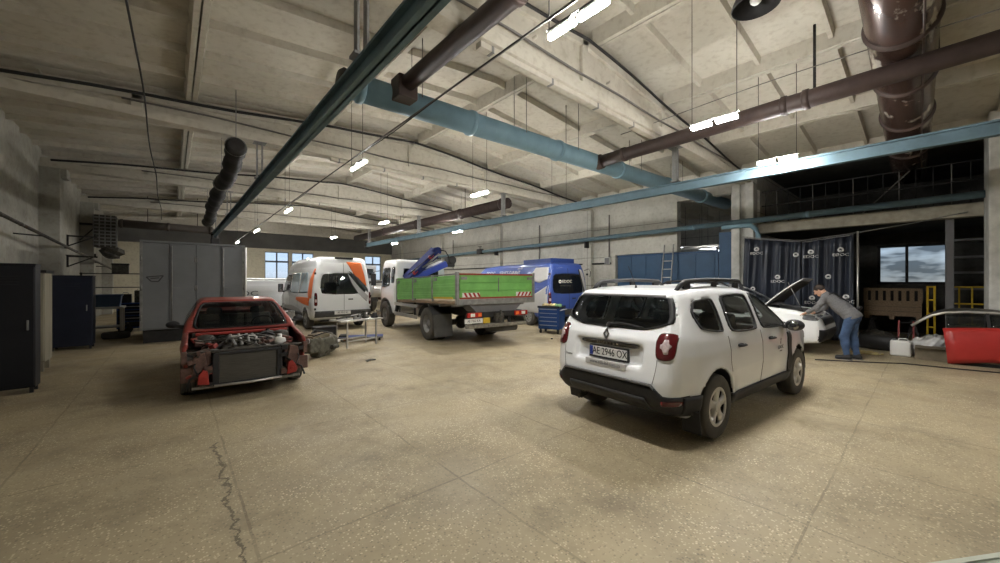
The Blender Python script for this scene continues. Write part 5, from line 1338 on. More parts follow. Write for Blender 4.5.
    for j in range(3):
        z0 = ZB + 0.06 + j * 0.20; tg.b2((-0.02, -BW + 0.06, z0), (0.016, BW - 0.06, z0 + 0.175))
    tg.b2((0.0, -BW + 0.06, ZB + 0.06), (0.012, BW - 0.06, ZT - 0.02))
    tgo = tg.build('tailgate', GREENB, t, bevel=0.008)
    b = MB(); b.b2((-0.03, -BW + 0.05, ZT - 0.02), (0.02, BW - 0.05, ZT + 0.02)); b.b2((-0.028, -BW + 0.05, ZB + 0.045), (-0.018, BW - 0.05, ZB + 0.085)); b.build('tailgate_trim', mat('rust_red_trim', (0.32, 0.05, 0.03), 0.6, var=0.2), tgo)
    b = MB(); b.b2((-0.032, -0.012, ZB + 0.22), (-0.02, 0.012, ZT - 0.08)); b.build('centre_latch', GREYP, tgo)
    for s in (-1, 1):
        b = MB(); b.b2((-0.03, s * 0.83 - 0.25, ZB + 0.09), (-0.022, s * 0.83 + 0.25, ZB + 0.20)); wb = b.build('warning_board', PLATEW, tgo)
        for k in range(4):
            y = s * 0.83 - 0.22 + k * 0.125; b = MB(); b.prism([(y - 0.03 * s - 0.03, ZB + 0.092), (y - 0.03 * s + 0.03, ZB + 0.092), (y + 0.03 * s + 0.03, ZB + 0.198), (y + 0.03 * s - 0.03, ZB + 0.198)], 'yz', -0.034, -0.0305); b.build('hazard_stripe', BRIGHTRED, wb)
        b = MB(); b.box((-0.035, s * (BW - 0.16), ZT - 0.1), (0.03, 0.16, 0.07)); b.bar((-0.045, s * (BW - 0.22), ZT - 0.07), (-0.05, s * (BW - 0.10), ZT - 0.13), 0.02, 0.02); b.build('latch', STEEL, tgo)
    # bed floor, sub-frame
    b = MB(); b.b2((0, -BW, ZB - 0.08), (BLn, BW, ZB)); b.build('bed_floor', WOOD, t)
    b = MB(); b.b2((-0.03, -BW, ZB - 0.10), (0.06, BW, ZB + 0.04)); b.build('rear_sill', STEEL, t, bevel=0.008)
    for k in range(6):
        b = MB(); x = 0.4 + k * 0.7; b.b2((x - 0.03, -BW + 0.05, ZB - 0.16), (x + 0.03, BW - 0.05, ZB - 0.08)); b.build('cross_bearer', STEEL, t)
    b = MB(); b.prism([(-0.62, 0.90), (-0.85, 1.11), (0.85, 1.11), (0.62, 0.90)], 'yz', 0.06, 0.55); b.build('tool_tray', GREYP, t)
    b = MB(); b.b2((BLn - 0.04, -BW, ZB), (BLn + 0.02, BW, ZT + 0.05)); b.build('headboard', GREENB, t, bevel=0.01)
    # rear end: lamps, plate, underrun bar, hitch
    b = MB(); b.b2((-0.02, -0.95, 0.50), (0.08, 0.95, 0.60)); b.build('underrun_bar', RAW, t, bevel=0.015)
    b = MB(); b.b2((0.0, -0.95, 0.76), (0.05, 0.95, 0.90)); b.build('lamp_bar', SOOT, t)
    for s in (-1, 1):
        b = MB(); b.b2((-0.06, s * 0.74 - 0.21, 0.78), (0.0, s * 0.74 + 0.21, 0.90)); tl = b.build('tail_lamp', mat('bright_red_lens', (0.42, 0.025, 0.02), 0.2, coat=0.6, var=0.1), t, bevel=0.012)
        b = MB(); b.b2((-0.065, s * 0.80 - 0.06, 0.80), (-0.058, s * 0.80 + 0.06, 0.88)); b.build('lamp_insert', PLATEW, tl)
        b = MB(); b.b2((-0.063, s * 0.59 - 0.05, 0.80), (-0.058, s * 0.59 + 0.05, 0.88)); b.build('indicator', ORANGE, tl)
        b = MB(); b.bar((0.06, s * 0.38, 0.86), (0.04, s * 0.40, 0.54), 0.05, 0.08); b.build('bar_bracket', SOOT, t)
    b = MB(); b.b2((-0.045, 0.50, 0.635), (-0.03, 1.02, 0.75)); pl = b.build('license_plate', PLATEW, t)
    text('AE 7362 KA', 0.088, INK, pl, (-0.047, 0.76, 0.692), (-1, 0, 0), name='plate_lettering', sx=0.85)
    b = MB(); b.b2((-0.045, 0.28, 0.62), (-0.03, 0.48, 0.76)); b.build('yellow_marker', YELLOW, t)
    b = MB(); b.b2((-0.10, -0.12, 0.66), (0.12, 0.12, 0.86)); b.cyl((-0.14, 0, 0.76), (0.0, 0, 0.76), 0.05, n=12); b.cyl((-0.12, 0, 0.62), (-0.12, 0, 0.94), 0.03, n=10); b.build('tow_hitch', OILY, t, bevel=0.01)
    b = MB()
    for i in range(5): b.tube([(0.05, -0.2 - 0.08 * i, 0.86), (-0.04, -0.22 - 0.09 * i, 0.74), (0.02, -0.25 - 0.08 * i, 0.66), (0.1, -0.2 - 0.06 * i, 0.8)], 0.012, 6)
    b.build('air_hoses', CABLE, t)
    b = MB(); b.lathe([(0.13, -0.11), (0.42, -0.11), (0.455, -0.06), (0.455, 0.06), (0.42, 0.11), (0.13, 0.11)], (0.55, -0.5, 0.42), (0.1, 0, 1), 30, False); b.build('spare_tyre', RUBBER, t)
    b = MB(); b.cyl((2.75, 0.66, 0.72), (3.6, 0.66, 0.72), 0.22, n=24); b.build('fuel_tank', SILVER, t)
    b = MB(); b.cyl((2.75, -0.66, 0.72), (3.5, -0.66, 0.72), 0.2, n=24); b.build('air_tank', SOOT, t)
    # loader crane behind the cab
    CR = mat('crane_blue', (0.022, 0.032, 0.13), 0.75, var=0.2, spec=0.15)
    x0 = 4.55
    b = MB(); b.b2((x0 - 0.2, -0.95, 1.0), (x0 + 0.2, 0.95, 1.2)); b.b2((x0 - 0.22, -0.3, 1.2), (x0 + 0.22, 0.3, 1.5)); b.build('crane_base', SOOT, t, bevel=0.02)
    b = MB(); b.cyl((x0, 0.0, 1.45), (x0, 0.0, 2.0), 0.17, 0.15, n=18); b.build('crane_column', CR, t)
    # main boom rises towards the camera side-right, second boom folded down
    A = Vector((x0 + 0.1, 0.72, 1.72)); B = Vector((x0 - 0.55, -0.10, 2.74))
    b = MB(); b.bar(A, B, 0.20, 0.50, (1, 0, 0.3)); b.bar(A + Vector((-0.13, -0.05, 0.10)), B + Vector((-0.13, -0.02, -0.15)), 0.12, 0.18, (1, 0, 0.3)); bm_ = b.build('main_boom', CR, t, bevel=0.03)
    for q, m_ in ((0.25, BRIGHTRED), (0.78, BRIGHTRED)):
        b = MB(); p = A.lerp(B, q); b.box(p + Vector((-0.245, 0, 0.03)), (0.012, 0.17, 0.17), orient(B - A, (1, 0, 0.3))); b.cyl(p + Vector((-0.2, 0.05, 0)), p + Vector((-0.27, 0.05, 0.0)), 0.06, n=14); b.build('boom_decal', m_, bm_)
    b = MB(); b.cyl(A + Vector((-0.3, -0.1, 0.3)), B + Vector((-0.3, -0.05, -0.3)), 0.035, n=10); b.cyl(A.lerp(B, 0.5) + Vector((-0.3, -0.07, 0)), B + Vector((-0.28, -0.02, -0.1)), 0.03, n=10); b.build('hydraulic_ram', STEEL, bm_)
    b = MB(); p = B; b.cyl(p + Vector((-0.25, 0, 0)), p + Vector((0.25, 0, 0)), 0.13, n=14); b.build('knuckle', CR, bm_)
    C_ = Vector((x0 - 0.55, -0.55, 2.32)); D_ = Vector((x0 - 0.1, 0.62, 1.75))
    b = MB(); b.bar(D_, C_, 0.2, 0.26, (1, 0, 0)); sb = b.build('jib', mat('crane_bright_blue', (0.04, 0.075, 0.38), 0.4, var=0.15), t, bevel=0.02)
    b = MB(); b.box(C_ + Vector((0, -0.12, 0.06)), (0.3, 0.28, 0.36)); b.cyl(C_ + Vector((-0.2, -0.15, 0.12)), C_ + Vector((0.2, -0.15, 0.12)), 0.15, n=14); b.build('jib_head', SOOT, sb, bevel=0.03)
    b = MB(); b.tube([B + Vector((-0.2, 0, 0.05)), B.lerp(C_, 0.5) + Vector((-0.35, 0, 0.2)), C_ + Vector((-0.2, 0, 0.2))], 0.018); b.tube([A + Vector((-0.25, 0, 0.2)), A.lerp(B, 0.5) + Vector((-0.32, 0.1, 0.05)), B + Vector((-0.26, 0.05, 0))], 0.014); b.build('hydraulic_hose', CABLE, t)
    for s in (-1, 1):
        b = MB(); b.bar((x0, s * 1.0, 1.1), (x0, s * 1.1, 0.6), 0.1, 0.1); b.build('stabiliser_leg', SOOT, t)
    tb = Matrix.Translation((0, 0, ZB)) @ Matrix.Rotation(R(1.6), 4, 'Y') @ Matrix.Translation((0, 0, -ZB))
    for o in [x for x in COL.objects if x.parent == t and x.name.split('.')[0] in ('drop_side', 'side_post', 'side_capping', 'reflective_tape', 'bed_floor', 'cross_bearer', 'headboard')]: o.matrix_local = tb
truck()
# ---------------------------------------------------------------- left side: lockers, container, bench
def locker(name, label, lo, hi, m, doors=1, legs=0.08, handle=True):
    t = thing(name, label, 'locker', ((lo[0] + hi[0]) / 2, (lo[1] + hi[1]) / 2, 0)); c = t.location.copy(); c.z = 0
    x0, x1, y0, y1 = lo[0] - c.x, hi[0] - c.x, lo[1] - c.y, hi[1] - c.y; z1 = hi[2]
    b = MB(); b.b2((x0, y0 + 0.02, legs), (x1, y1, z1)); b.b2((x0 - 0.008, y0, z1 - 0.03), (x1 + 0.008, y1, z1)); b.build('carcass', m, t, bevel=0.006)
    w = (x1 - x0) / doors
    for i in range(doors):
        b = MB(); b.b2((x0 + i * w + 0.012, y0 - 0.012, legs + 0.03), (x0 + (i + 1) * w - 0.008, y0 + 0.012, z1 - 0.05))
        for k in range(4): b.b2((x0 + (i + 0.3) * w, y0 - 0.016, z1 - 0.2 - k * 0.04), (x0 + (i + 0.7) * w, y0 - 0.008, z1 - 0.19 - k * 0.04))
        d = b.build('door', m, t, bevel=0.004)
        b = MB(); b.b2((x0 + (i + 0.85) * w, y0 - 0.04, 0.95), (x0 + (i + 0.85) * w + 0.02, y0 - 0.012, 1.1)); b.build('handle', STEEL, d, bevel=0.004)
    for px in (x0 + 0.04, x1 - 0.04):
        for py in (y0 + 0.05, y1 - 0.04):
            b = MB(); b.b2((px - 0.02, py - 0.02, 0), (px + 0.02, py + 0.02, legs + 0.01)); b.build('leg', SOOT, t)
    return t
locker('steel_locker', 'black steel locker nearest on the left wall, cut by the picture edge', (-2.55, 8.9, 0), (-1.56, 9.22, 1.95), BLACKL, 2)
locker('steel_locker', 'dark navy steel locker standing beyond the beige cupboard', (-2.2, 13.8, 0), (-1.5, 14.3, 1.83), NAVY, 1)
t = thing('beige_cupboard', 'tall beige boarded cupboard between the black locker and the navy locker', 'cupboard', (-2.08, 11.1, 0))
b = MB(); b.b2((-0.32, -0.26, 0.18), (0.30, 0.3, 1.84)); b.build('carcass', BEIGE, t, bevel=0.01)
b = MB(); b.b2((-0.31, -0.285, 0.2), (-0.01, -0.26, 1.82)); d = b.build('door', BEIGE, t, bevel=0.008)
b = MB(); b.b2((0.005, -0.285, 0.2), (0.29, -0.26, 1.82)); b.build('door', BEIGE, t, bevel=0.008)
b = MB(); b.sph((-0.04, -0.30, 1.0), 0.018); b.build('knob', STEEL, d)
b = MB(); b.b2((-0.34, -0.30, 1.84), (0.32, 0.31, 1.89)); b.build('top_board', SOOT, t)
for px in (-0.27, 0.24):
    for py in (-0.2, 0.24):
        b = MB(); b.b2((px - 0.035, py - 0.035, 0), (px + 0.035, py + 0.035, 0.19)); b.build('leg', BEIGE, t)

# grey sheet-metal container
t = thing('metal_container', 'tall grey sheet metal container with doors behind the red car', 'container', (0.515, 13.85, 0))
x0, x1, z0, z1 = -1.155, 1.155, 0.36, 2.76
b = MB(); b.b2((x0, 0.03, z0), (x1, 3.0, z1)); b.build('box_body', GREYBOX, t, bevel=0.01)
nx = 4; wv = (x1 - x0) / nx
for i in range(nx):
    b = MB(); b.b2((x0 + i * wv + 0.01, -0.01, z0 + 0.04), (x0 + (i + 1) * wv - 0.01, 0.035, z1 - 0.04)); d = b.build('door', GREYBOX, t, bevel=0.006)
    for z in (0.7, 1.5, 2.3):
        b = MB(); xx = x0 + i * wv + (0.02 if i % 2 == 0 else wv - 0.02); b.cyl((xx, -0.02, z - 0.07), (xx, -0.02, z + 0.07), 0.018, n=8); b.build('hinge', STEEL, d)
    if i in (1, 3):
        b = MB(); xx = x0 + i * wv + 0.06; b.cyl((xx, -0.03, z0 + 0.1), (xx, -0.03, z1 - 0.1), 0.014, n=8); b.bar((xx, -0.035, 1.5), (xx + 0.18, -0.05, 1.5), 0.03, 0.015); b.build('lock_rod', STEEL, d)
    if i == 0:
        b = MB()
        for a, c in (((0.12, 1.80), (0.46, 1.84)), ((0.46, 1.84), (0.36, 1.68)), ((0.36, 1.68), (0.22, 1.68)), ((0.22, 1.68), (0.12, 1.80)), ((0.2, 1.76), (0.38, 1.78))):
            b.bar((x0 + a[0], -0.014, a[1]), (x0 + c[0], -0.014, c[1]), 0.03, 0.006, (0, 1, 0))
        b.build('emblem', mat('faded_dark_mark', (0.07, 0.07, 0.075), 0.7, var=0.2), d)
b = MB(); b.b2((x0 - 0.02, -0.02, z1 - 0.03), (x1 + 0.02, 3.02, z1 + 0.03)); b.build('top_rail', GREYBOX, t, bevel=0.01)
for xx in (x0 + 0.02, x1 - 0.02):
    b = MB(); b.b2((xx - 0.03, -0.025, z0), (xx + 0.03, 0.04, z1)); b.build('corner_post', STEEL, t)
for yy in (0.25, 1.5, 2.75):
    b = MB(); b.b2((x0 + 0.05, yy - 0.1, 0), (x1 - 0.05, yy + 0.1, z0)); b.build('bearer', SOOT, t)
t = thing('pole', 'thin pale tube added for the lit right corner edge of the grey container', 'pole', (1.70, 13.78, 0))  # pale tube imitates light on the container's corner edge; no pole stands there
b = MB(); b.cyl((0, 0, 0), (0, 0, 2.72), 0.025, n=10); b.build('tube', PLATEW, t)
b = MB(); b.lathe([(0.12, 0), (0.12, 0.015), (0.03, 0.03)], (0, 0, 0), (0, 0, 1), 16); b.build('foot', STEEL, t)

# workbench corner
t = thing('workbench', 'steel workbench with pale legs in the far left corner', 'workbench', (-1.55, 16.9, 0))
b = MB(); b.b2((-0.5, -0.4, 0.84), (0.42, 0.4, 0.9)); b.build('worktop', PLATEW, t, bevel=0.008)
for px in (-0.40, 0.36):
    for py in (-0.35, 0.35):
        b = MB(); b.b2((px - 0.03, py - 0.03, 0), (px + 0.03, py + 0.03, 0.84)); b.build('leg', SILVER, t)
b = MB(); b.b2((-0.42, -0.33, 0.25), (0.38, 0.33, 0.29)); b.build('lower_shelf', STEEL, t)
t = thing('storage_crate', 'dull blue plastic crate standing on the far workbench', 'crate', (-1.5, 16.85, 0.9))
b = MB(); b.prism([(-0.27, 0), (0.27, 0), (0.31, 0.36), (-0.31, 0.36)], 'xz', -0.22, 0.22); b.build('crate_body', mat('dull_blue_plastic', (0.05, 0.09, 0.16), 0.6), t, bevel=0.01)
b = MB(); b.b2((-0.33, -0.24, 0.33), (0.33, 0.24, 0.38)); b.build('rim', mat('dull_blue_rim', (0.06, 0.10, 0.18), 0.6), t, bevel=0.008)
t = thing('tool_chest', 'dark blue tool chest on the floor left of the grey container', 'chest', (-0.98, 18.2, 0))
b = MB(); b.b2((-0.42, -0.3, 0.08), (0.36, 0.3, 0.95)); b.build('chest_body', CARTB, t, bevel=0.01)
for k in range(4):
    b = MB(); b.b2((-0.39, -0.315, 0.14 + k * 0.2), (0.33, -0.295, 0.31 + k * 0.2)); d = b.build('drawer', NAVY, t, bevel=0.005)
    b = MB(); b.b2((-0.2, -0.335, 0.22 + k * 0.2), (0.14, -0.31, 0.24 + k * 0.2)); b.build('handle', SILVER, d)
for px in (-0.35, 0.3):
    b = MB(); b.b2((px - 0.04, -0.25, 0), (px + 0.04, 0.25, 0.09)); b.build('foot', SOOT, t)
for i, (x, y, z, dx, dz, m, lb) in enumerate(((-1.2, 18.2, 0.95, 0.3, 0.3, SOOT, 'black case on the blue tool chest, left of two'), (-0.85, 18.25, 0.95, 0.26, 0.42, OILY, 'dark machine part on the blue tool chest, right of two'))):
    t = thing('tool_case', lb, 'case', (x, y, z))
    b = MB(); b.b2((-dx / 2, -0.15, 0), (dx / 2, 0.15, dz)); b.build('case_body', m, t, bevel=0.02)
    b = MB(); b.tube([(-0.07, 0, dz), (-0.06, 0, dz + 0.05), (0.06, 0, dz + 0.05), (0.07, 0, dz)], 0.012); b.build('handle', STEEL, t)
t = thing('wall_shelf', 'shelf on posts above the far workbench', 'shelf', (-1.6, 19.6, 0))
for px in (-0.8, 0.9):
    b = MB(); b.b2((px - 0.025, -0.025, 0), (px + 0.025, 0.025, 2.0)); b.build('post', SOOT, t)
for z in (1.45, 1.95):
    b = MB(); b.b2((-0.82, -0.2, z), (0.92, 0.15, z + 0.03)); b.build('board', SOOT, t)
t = thing('small_box', 'small dark box on the top board of the far shelf', 'box', (-1.42, 19.55, 1.98))
b = MB(); b.b2((-0.22, -0.12, 0), (0.22, 0.12, 0.34)); b.build('box_body', OILY, t, bevel=0.01)
b = MB(); b.b2((-0.23, -0.13, 0.3), (0.23, 0.13, 0.36)); b.build('lid', SOOT, t)
for i, (x, y, lb) in enumerate(((-1.25, 15.9, 'car tyre lying flat on the floor before the far workbench'),)):
    b = MB(); b.lathe([(0.17, -0.09), (0.28, -0.09), (0.31, -0.05), (0.31, 0.05), (0.28, 0.09), (0.17, 0.09), (0.17, -0.09)], (0, 0, 0.092), (0, 0, 1), 28, False)
    o = b.build('old_tyre', RUBBER); o.location = (x, y, 0); tag(o, lb, 'tyre')
t = thing('trolley_frame', 'low dark steel frame on wheels beside the far workbench', 'trolley', (-1.02, 17.3, 0))
b = MB(); b.tube([(-0.08, -0.2, 0.3), (0.4, -0.2, 0.3), (0.62, -0.1, 0.38), (0.66, 0.2, 0.4)], 0.025); b.tube([(-0.08, 0.25, 0.3), (0.66, 0.25, 0.32)], 0.025); b.tube([(-0.08, -0.2, 0.3), (-0.08, 0.25, 0.3)], 0.025); b.build('frame', SOOT, t)
for px in (-0.05, 0.4):
    for py in (-0.2, 0.25):
        b = MB(); b.cyl((px, py - 0.03, 0.09), (px, py + 0.03, 0.09), 0.09, n=14); b.b2((px - 0.02, py - 0.045, 0.09), (px + 0.02, py + 0.045, 0.3)); b.build('wheel', SOOT, t)

# ---------------------------------------------------------------- middle: engine, table, cart
def engine_unit():
    t = thing('removed_engine', 'removed car engine lying on the floor beside the red car', 'engine', (2.52, 9.0, 0), R(38))
    def f(x, y, z):
        d = sd_box(x, y, z, (0.0, 0, 0.26), (0.24, 0.17, 0.17), 0.05)
        d = smin(d, sd_ell(x, y, z, (0.30, 0.02, 0.26), (0.24, 0.2, 0.22)), 0.06)
        d = smin(d, sd_cone(x, y, z, (0.35, 0, 0.25), (0.56, 0.05, 0.2), 0.13, 0.08), 0.05)
        d = smin(d, sd_box(x, y, z, (-0.02, 0, 0.12), (0.2, 0.13, 0.11), 0.04), 0.03)
        d = smin(d, sd_box(x, y, z, (-0.34, 0.0, 0.3), (0.16, 0.15, 0.16), 0.04), 0.04)
        return d + 0.012 * np.sin(x * 42) * np.sin(y * 37) * np.sin(z * 45)
    net_obj('gearbox_casing', f, (-0.6, -0.35, -0.02), (0.75, 0.35, 0.6), 0.02, mat('oily_cast_iron', (0.13, 0.125, 0.10), 0.55, metal=0.3, var=0.55, scale=9, bump=0.2), t)
    b = MB(); b.b2((-0.42, -0.12, 0.42), (0.16, 0.10, 0.50)); b.b2((-0.36, -0.09, 0.5), (0.1, 0.07, 0.54)); b.build('head_cover', CARD, t, bevel=0.02)
    for i in range(4):
        b = MB(); b.tube([(-0.36 + 0.13 * i, 0.1, 0.42), (-0.36 + 0.13 * i, 0.2, 0.46), (-0.36 + 0.13 * i, 0.25, 0.36)], 0.026); b.build('manifold_pipe', RAW, t)
    b = MB()
    for (x, r) in ((-0.53, 0.09), (-0.545, 0.05)): b.lathe([(r, 0), (r, 0.03)], (x, 0.02, 0.3), (-1, 0, 0), 20)
    b.lathe([(0.06, 0), (0.06, 0.03)], (-0.53, -0.08, 0.42), (-1, 0, 0), 16); b.build('pulley', STEEL, t)
    b = MB(); b.box((0.36, -0.2, 0.3), (0.06, 0.012, 0.06)); b.build('tag', PLATEW, t)
    b = MB(); b.tube([(-0.2, 0.1, 0.5), (0.0, 0.18, 0.58), (0.25, 0.1, 0.52), (0.4, -0.02, 0.46)], 0.02); b.tube([(-0.4, -0.1, 0.5), (-0.1, -0.18, 0.56), (0.2, -0.12, 0.5)], 0.012); b.build('hose', CABLE, t)
    b = MB(); b.cyl((0.05, -0.24, 0.2), (0.25, -0.24, 0.2), 0.05, n=14); b.build('starter_motor', OILY, t)
engine_unit()
t = thing('oil_drum', 'grey metal drum standing behind the removed engine', 'drum', (2.35, 11.9, 0))
b = MB(); pr = [(0.0, 0), (0.27, 0), (0.285, 0.01), (0.285, 0.28), (0.297, 0.29), (0.285, 0.30), (0.285, 0.55), (0.297, 0.56), (0.285, 0.57), (0.285, 0.84), (0.295, 0.85), (0.28, 0.84), (0.0, 0.835)]
b.lathe(pr, (0, 0, 0), (0, 0, 1), 28, False); b.build('drum_body', STEEL, t)
b = MB(); b.cyl((0.15, 0, 0.83), (0.15, 0, 0.86), 0.035, n=12); b.build('bung', SOOT, t)
t = thing('parts_table', 'thin legged steel table heaped with metal parts behind the white van', 'table', (3.68, 9.95, 0), R(12))
b = MB(); b.b2((-0.62, -0.28, 0.66), (0.62, 0.28, 0.70)); b.build('table_top', SILVER, t, bevel=0.008)
for px in (-0.42, 0.42):
    for py in (-0.24, 0.24):
        b = MB(); b.b2((px - 0.016, py - 0.016, 0), (px + 0.016, py + 0.016, 0.66)); b.build('leg', SILVER, t)
b = MB(); b.b2((-0.42, -0.25, 0.15), (0.42, -0.22, 0.18)); b.b2((-0.42, 0.22, 0.15), (0.42, 0.25, 0.18)); b.build('stretcher', SILVER, t)
rg = random.Random(11)
LBL = ['dark rod', 'bent metal arm', 'short steel link', 'black hub', 'steel bracket', 'dark gear housing', 'curved metal lever']
spots = [(-0.28, 0.05), (0.06, 0.19), (0.05, -0.02), (0.27, 0.03), (-0.1, -0.16), (0.47, -0.1), (0.4, 0.2)]
M4 = Matrix.Translation((3.68, 9.95, 0)) @ Matrix.Rotation(R(12), 4, 'Z')
for i, (px, py) in enumerate(spots):
    p = M4 @ Vector((px, py, 0.70))
    b = MB()
    if i in (0, 1, 6): b.tube([(-0.22, 0, 0.02), (-0.08, 0.03, 0.05 + 0.02 * i), (0.1, 0.0, 0.09), (0.22, -0.04, 0.04)], 0.02); b.sph((-0.22, 0, 0.03), 0.03); b.sph((0.22, -0.04, 0.04), 0.03)
    elif i in (3, 5): b.lathe([(0.0, 0), (0.09, 0), (0.1, 0.03), (0.07, 0.06), (0.06, 0.13), (0.03, 0.14), (0.0, 0.14)], (0, 0, 0), (0, 0, 1), 18, False); b.b2((-0.02, -0.12, 0.01), (0.02, 0.12, 0.05))
    else: b.b2((-0.09, -0.03, 0), (0.09, 0.03, 0.05)); b.b2((0.05, -0.03, 0.04), (0.09, 0.03, 0.14)); b.cyl((-0.05, 0, 0.04), (-0.05, 0, 0.09), 0.025, n=12)
    o = b.build('machine_part', (OILY, STEEL, SOOT)[i % 3], bevel=0.004 if i not in (0, 1, 6) else 0); o.location = p; o.rotation_euler = (0, 0, rg.uniform(-1, 1))
    tag(o, '%s among the parts heaped on the steel table' % LBL[i], 'machine part', 'parts on the steel table')
t = thing('mechanic_creeper', 'low blue mechanic board on casters under the steel table', 'creeper', (4.1, 10.75, 0), R(-25))
b = MB(); b.b2((-0.6, -0.24, 0.08), (0.6, 0.24, 0.12)); b.build('board', mat('creeper_blue', (0.03, 0.06, 0.25), 0.5), t, bevel=0.02)
b = MB(); b.b2((-0.58, -0.18, 0.12), (-0.36, 0.18, 0.17)); b.build('headrest', SOOT, t, bevel=0.02)
for s in (-0.27, 0.27):
    b = MB(); b.tube([(-0.6, s * 0.9, 0.10), (0.6, s * 0.9, 0.10)], 0.02); b.build('side_rail', STEEL, t)
for px in (-0.5, 0.5):
    for py in (-0.2, 0.2):
        b = MB(); b.cyl((px, py - 0.012, 0.032), (px, py + 0.012, 0.032), 0.032, n=12); b.b2((px - 0.012, py - 0.02, 0.03), (px + 0.012, py + 0.02, 0.09)); b.build('caster', SOOT, t)
t = thing('parts_bin', 'black plastic bin on the floor under the steel table', 'bin', (3.10, 10.75, 0))
b = MB(); b.prism([(-0.22, 0), (0.22, 0), (0.26, 0.45), (-0.26, 0.45)], 'xz', -0.2, 0.2); b.build('bin_body', SOOT, t, bevel=0.01)
b = MB(); b.b2((-0.28, -0.22, 0.43), (0.28, 0.22, 0.47)); b.build('rim', BLACKP, t, bevel=0.008)

t = thing('tool_cart', 'blue tool cart on casters standing at the blue van rear corner', 'cart', (9.38, 8.15, 0), R(18))
b = MB(); b.b2((-0.26, -0.36, 0.14), (0.26, 0.36, 0.82)); b.build('cabinet', CARTB, t, bevel=0.01)
for k in range(5):
    b = MB(); b.b2((-0.285, -0.34, 0.17 + k * 0.128), (-0.255, 0.34, 0.285 + k * 0.128)); d = b.build('drawer', CARTB, t, bevel=0.005)
    b = MB(); b.b2((-0.30, -0.3, 0.262 + k * 0.128), (-0.283, 0.3, 0.278 + k * 0.128)); b.build('drawer_pull', SILVER, d)
b = MB(); b.b2((-0.29, -0.38, 0.82), (0.28, 0.38, 0.85)); b.b2((-0.29, -0.38, 0.85), (-0.27, 0.38, 0.89)); b.b2((0.26, -0.38, 0.85), (0.28, 0.38, 0.89)); b.build('top_tray', NAVY, t, bevel=0.006)
b = MB(); b.tube([(-0.2, -0.37, 0.76), (-0.2, -0.45, 0.78), (0.2, -0.45, 0.78), (0.2, -0.37, 0.76)], 0.014); b.build('push_handle', SILVER, t)
for px in (-0.2, 0.2):
    for py in (-0.3, 0.3):
        b = MB(); b.cyl((px, py - 0.02, 0.06), (px, py + 0.02, 0.06), 0.06, n=14); b.b2((px - 0.02, py - 0.03, 0.06), (px + 0.02, py + 0.03, 0.15)); b.build('caster', SOOT, t)
M4 = Matrix.Translation((9.38, 8.15, 0)) @ Matrix.Rotation(R(18), 4, 'Z')
for i, (px, py, m, lb) in enumerate(((-0.02, 0.2, mat('tan_rag', (0.45, 0.36, 0.20), 0.9, var=0.3), 'crumpled tan rag on the blue tool cart'), (0.05, -0.02, mat('yellow_rag', (0.55, 0.46, 0.22), 0.9, var=0.3), 'crumpled yellowish rag in the middle of the blue tool cart'), (0.0, -0.24, mat('green_rag', (0.18, 0.32, 0.16), 0.9, var=0.3), 'green cloth on the right end of the blue tool cart'))):
    p = M4 @ Vector((px, py, 0.852)); q = i * 2.1
    f = lambda x, y, z: sd_ell(x, y, z, (0, 0, 0.045), (0.13, 0.10, 0.055)) + 0.022 * np.sin(x * 30 + q) * np.sin(y * 34 + q) + 0.012 * np.sin(x * 70) * np.sin(z * 60 + y * 50)
    o = net_obj('rag', lambda x, y, z: np.maximum(f(x, y, z), 0.002 - z), (-0.2, -0.17, -0.02), (0.2, 0.17, 0.15), 0.013, m); o.location = p; tag(o, lb, 'rag')

# stripped tractor unit far behind the truck cab
t = thing('stripped_truck', 'stripped truck chassis with a silver tank, seen between the white van and truck cab', 'truck', (7.6, 18.3, 0))
b = MB()
for s in (-0.42, 0.42): b.b2((s - 0.05, -1.4, 0.75), (s + 0.05, 3.6, 1.0))
b.build('chassis', OILY, t)
b = MB(); b.lathe([(0.0, 0), (0.3, 0.0), (0.33, 0.04), (0.33, 1.36), (0.3, 1.4), (0.0, 1.4)], (-0.7, -1.35, 1.28), (1, 0, 0), 24, False); b.build('tank', SILVER, t)
b = MB(); b.b2((-0.8, 1.6, 1.0), (0.8, 3.3, 2.55)); b.b2((-0.7, 1.58, 1.75), (0.7, 1.62, 2.4)); b.build('cab', WHITE, t, bevel=0.08)
b = MB(); b.b2((-0.62, 1.55, 1.85), (0.62, 1.60, 2.36)); b.build('rear_window', GLASSD, t)
b = MB(); b.cyl((-0.2, 0.9, 1.0), (-0.2, 0.9, 2.55), 0.11, n=16); b.cyl((-0.2, 0.9, 1.6), (-0.2, 0.9, 2.2), 0.17, n=16); b.build('exhaust_stack', SOOT, t)
b = MB(); b.b2((-0.6, -0.6, 1.0), (0.6, 0.5, 1.15)); b.b2((-0.4, -0.3, 1.15), (0.4, 0.4, 1.7)); b.build('engine', OILY, t, bevel=0.05)
for x in (-0.95, 0.95):
    for y in (-0.5, 2.6): wheel(t, 0, 0, 0.48, 0.28, 1, 'truck', STEEL, None, 0.55).matrix_local = Matrix.Translation((x, y, 0)) @ Matrix.Rotation(R(-90 if x > 0 else 90), 4, 'Z')
rg = random.Random(5)
LB2 = ['longest', 'tan', 'crooked', 'short', 'pale', 'dark']
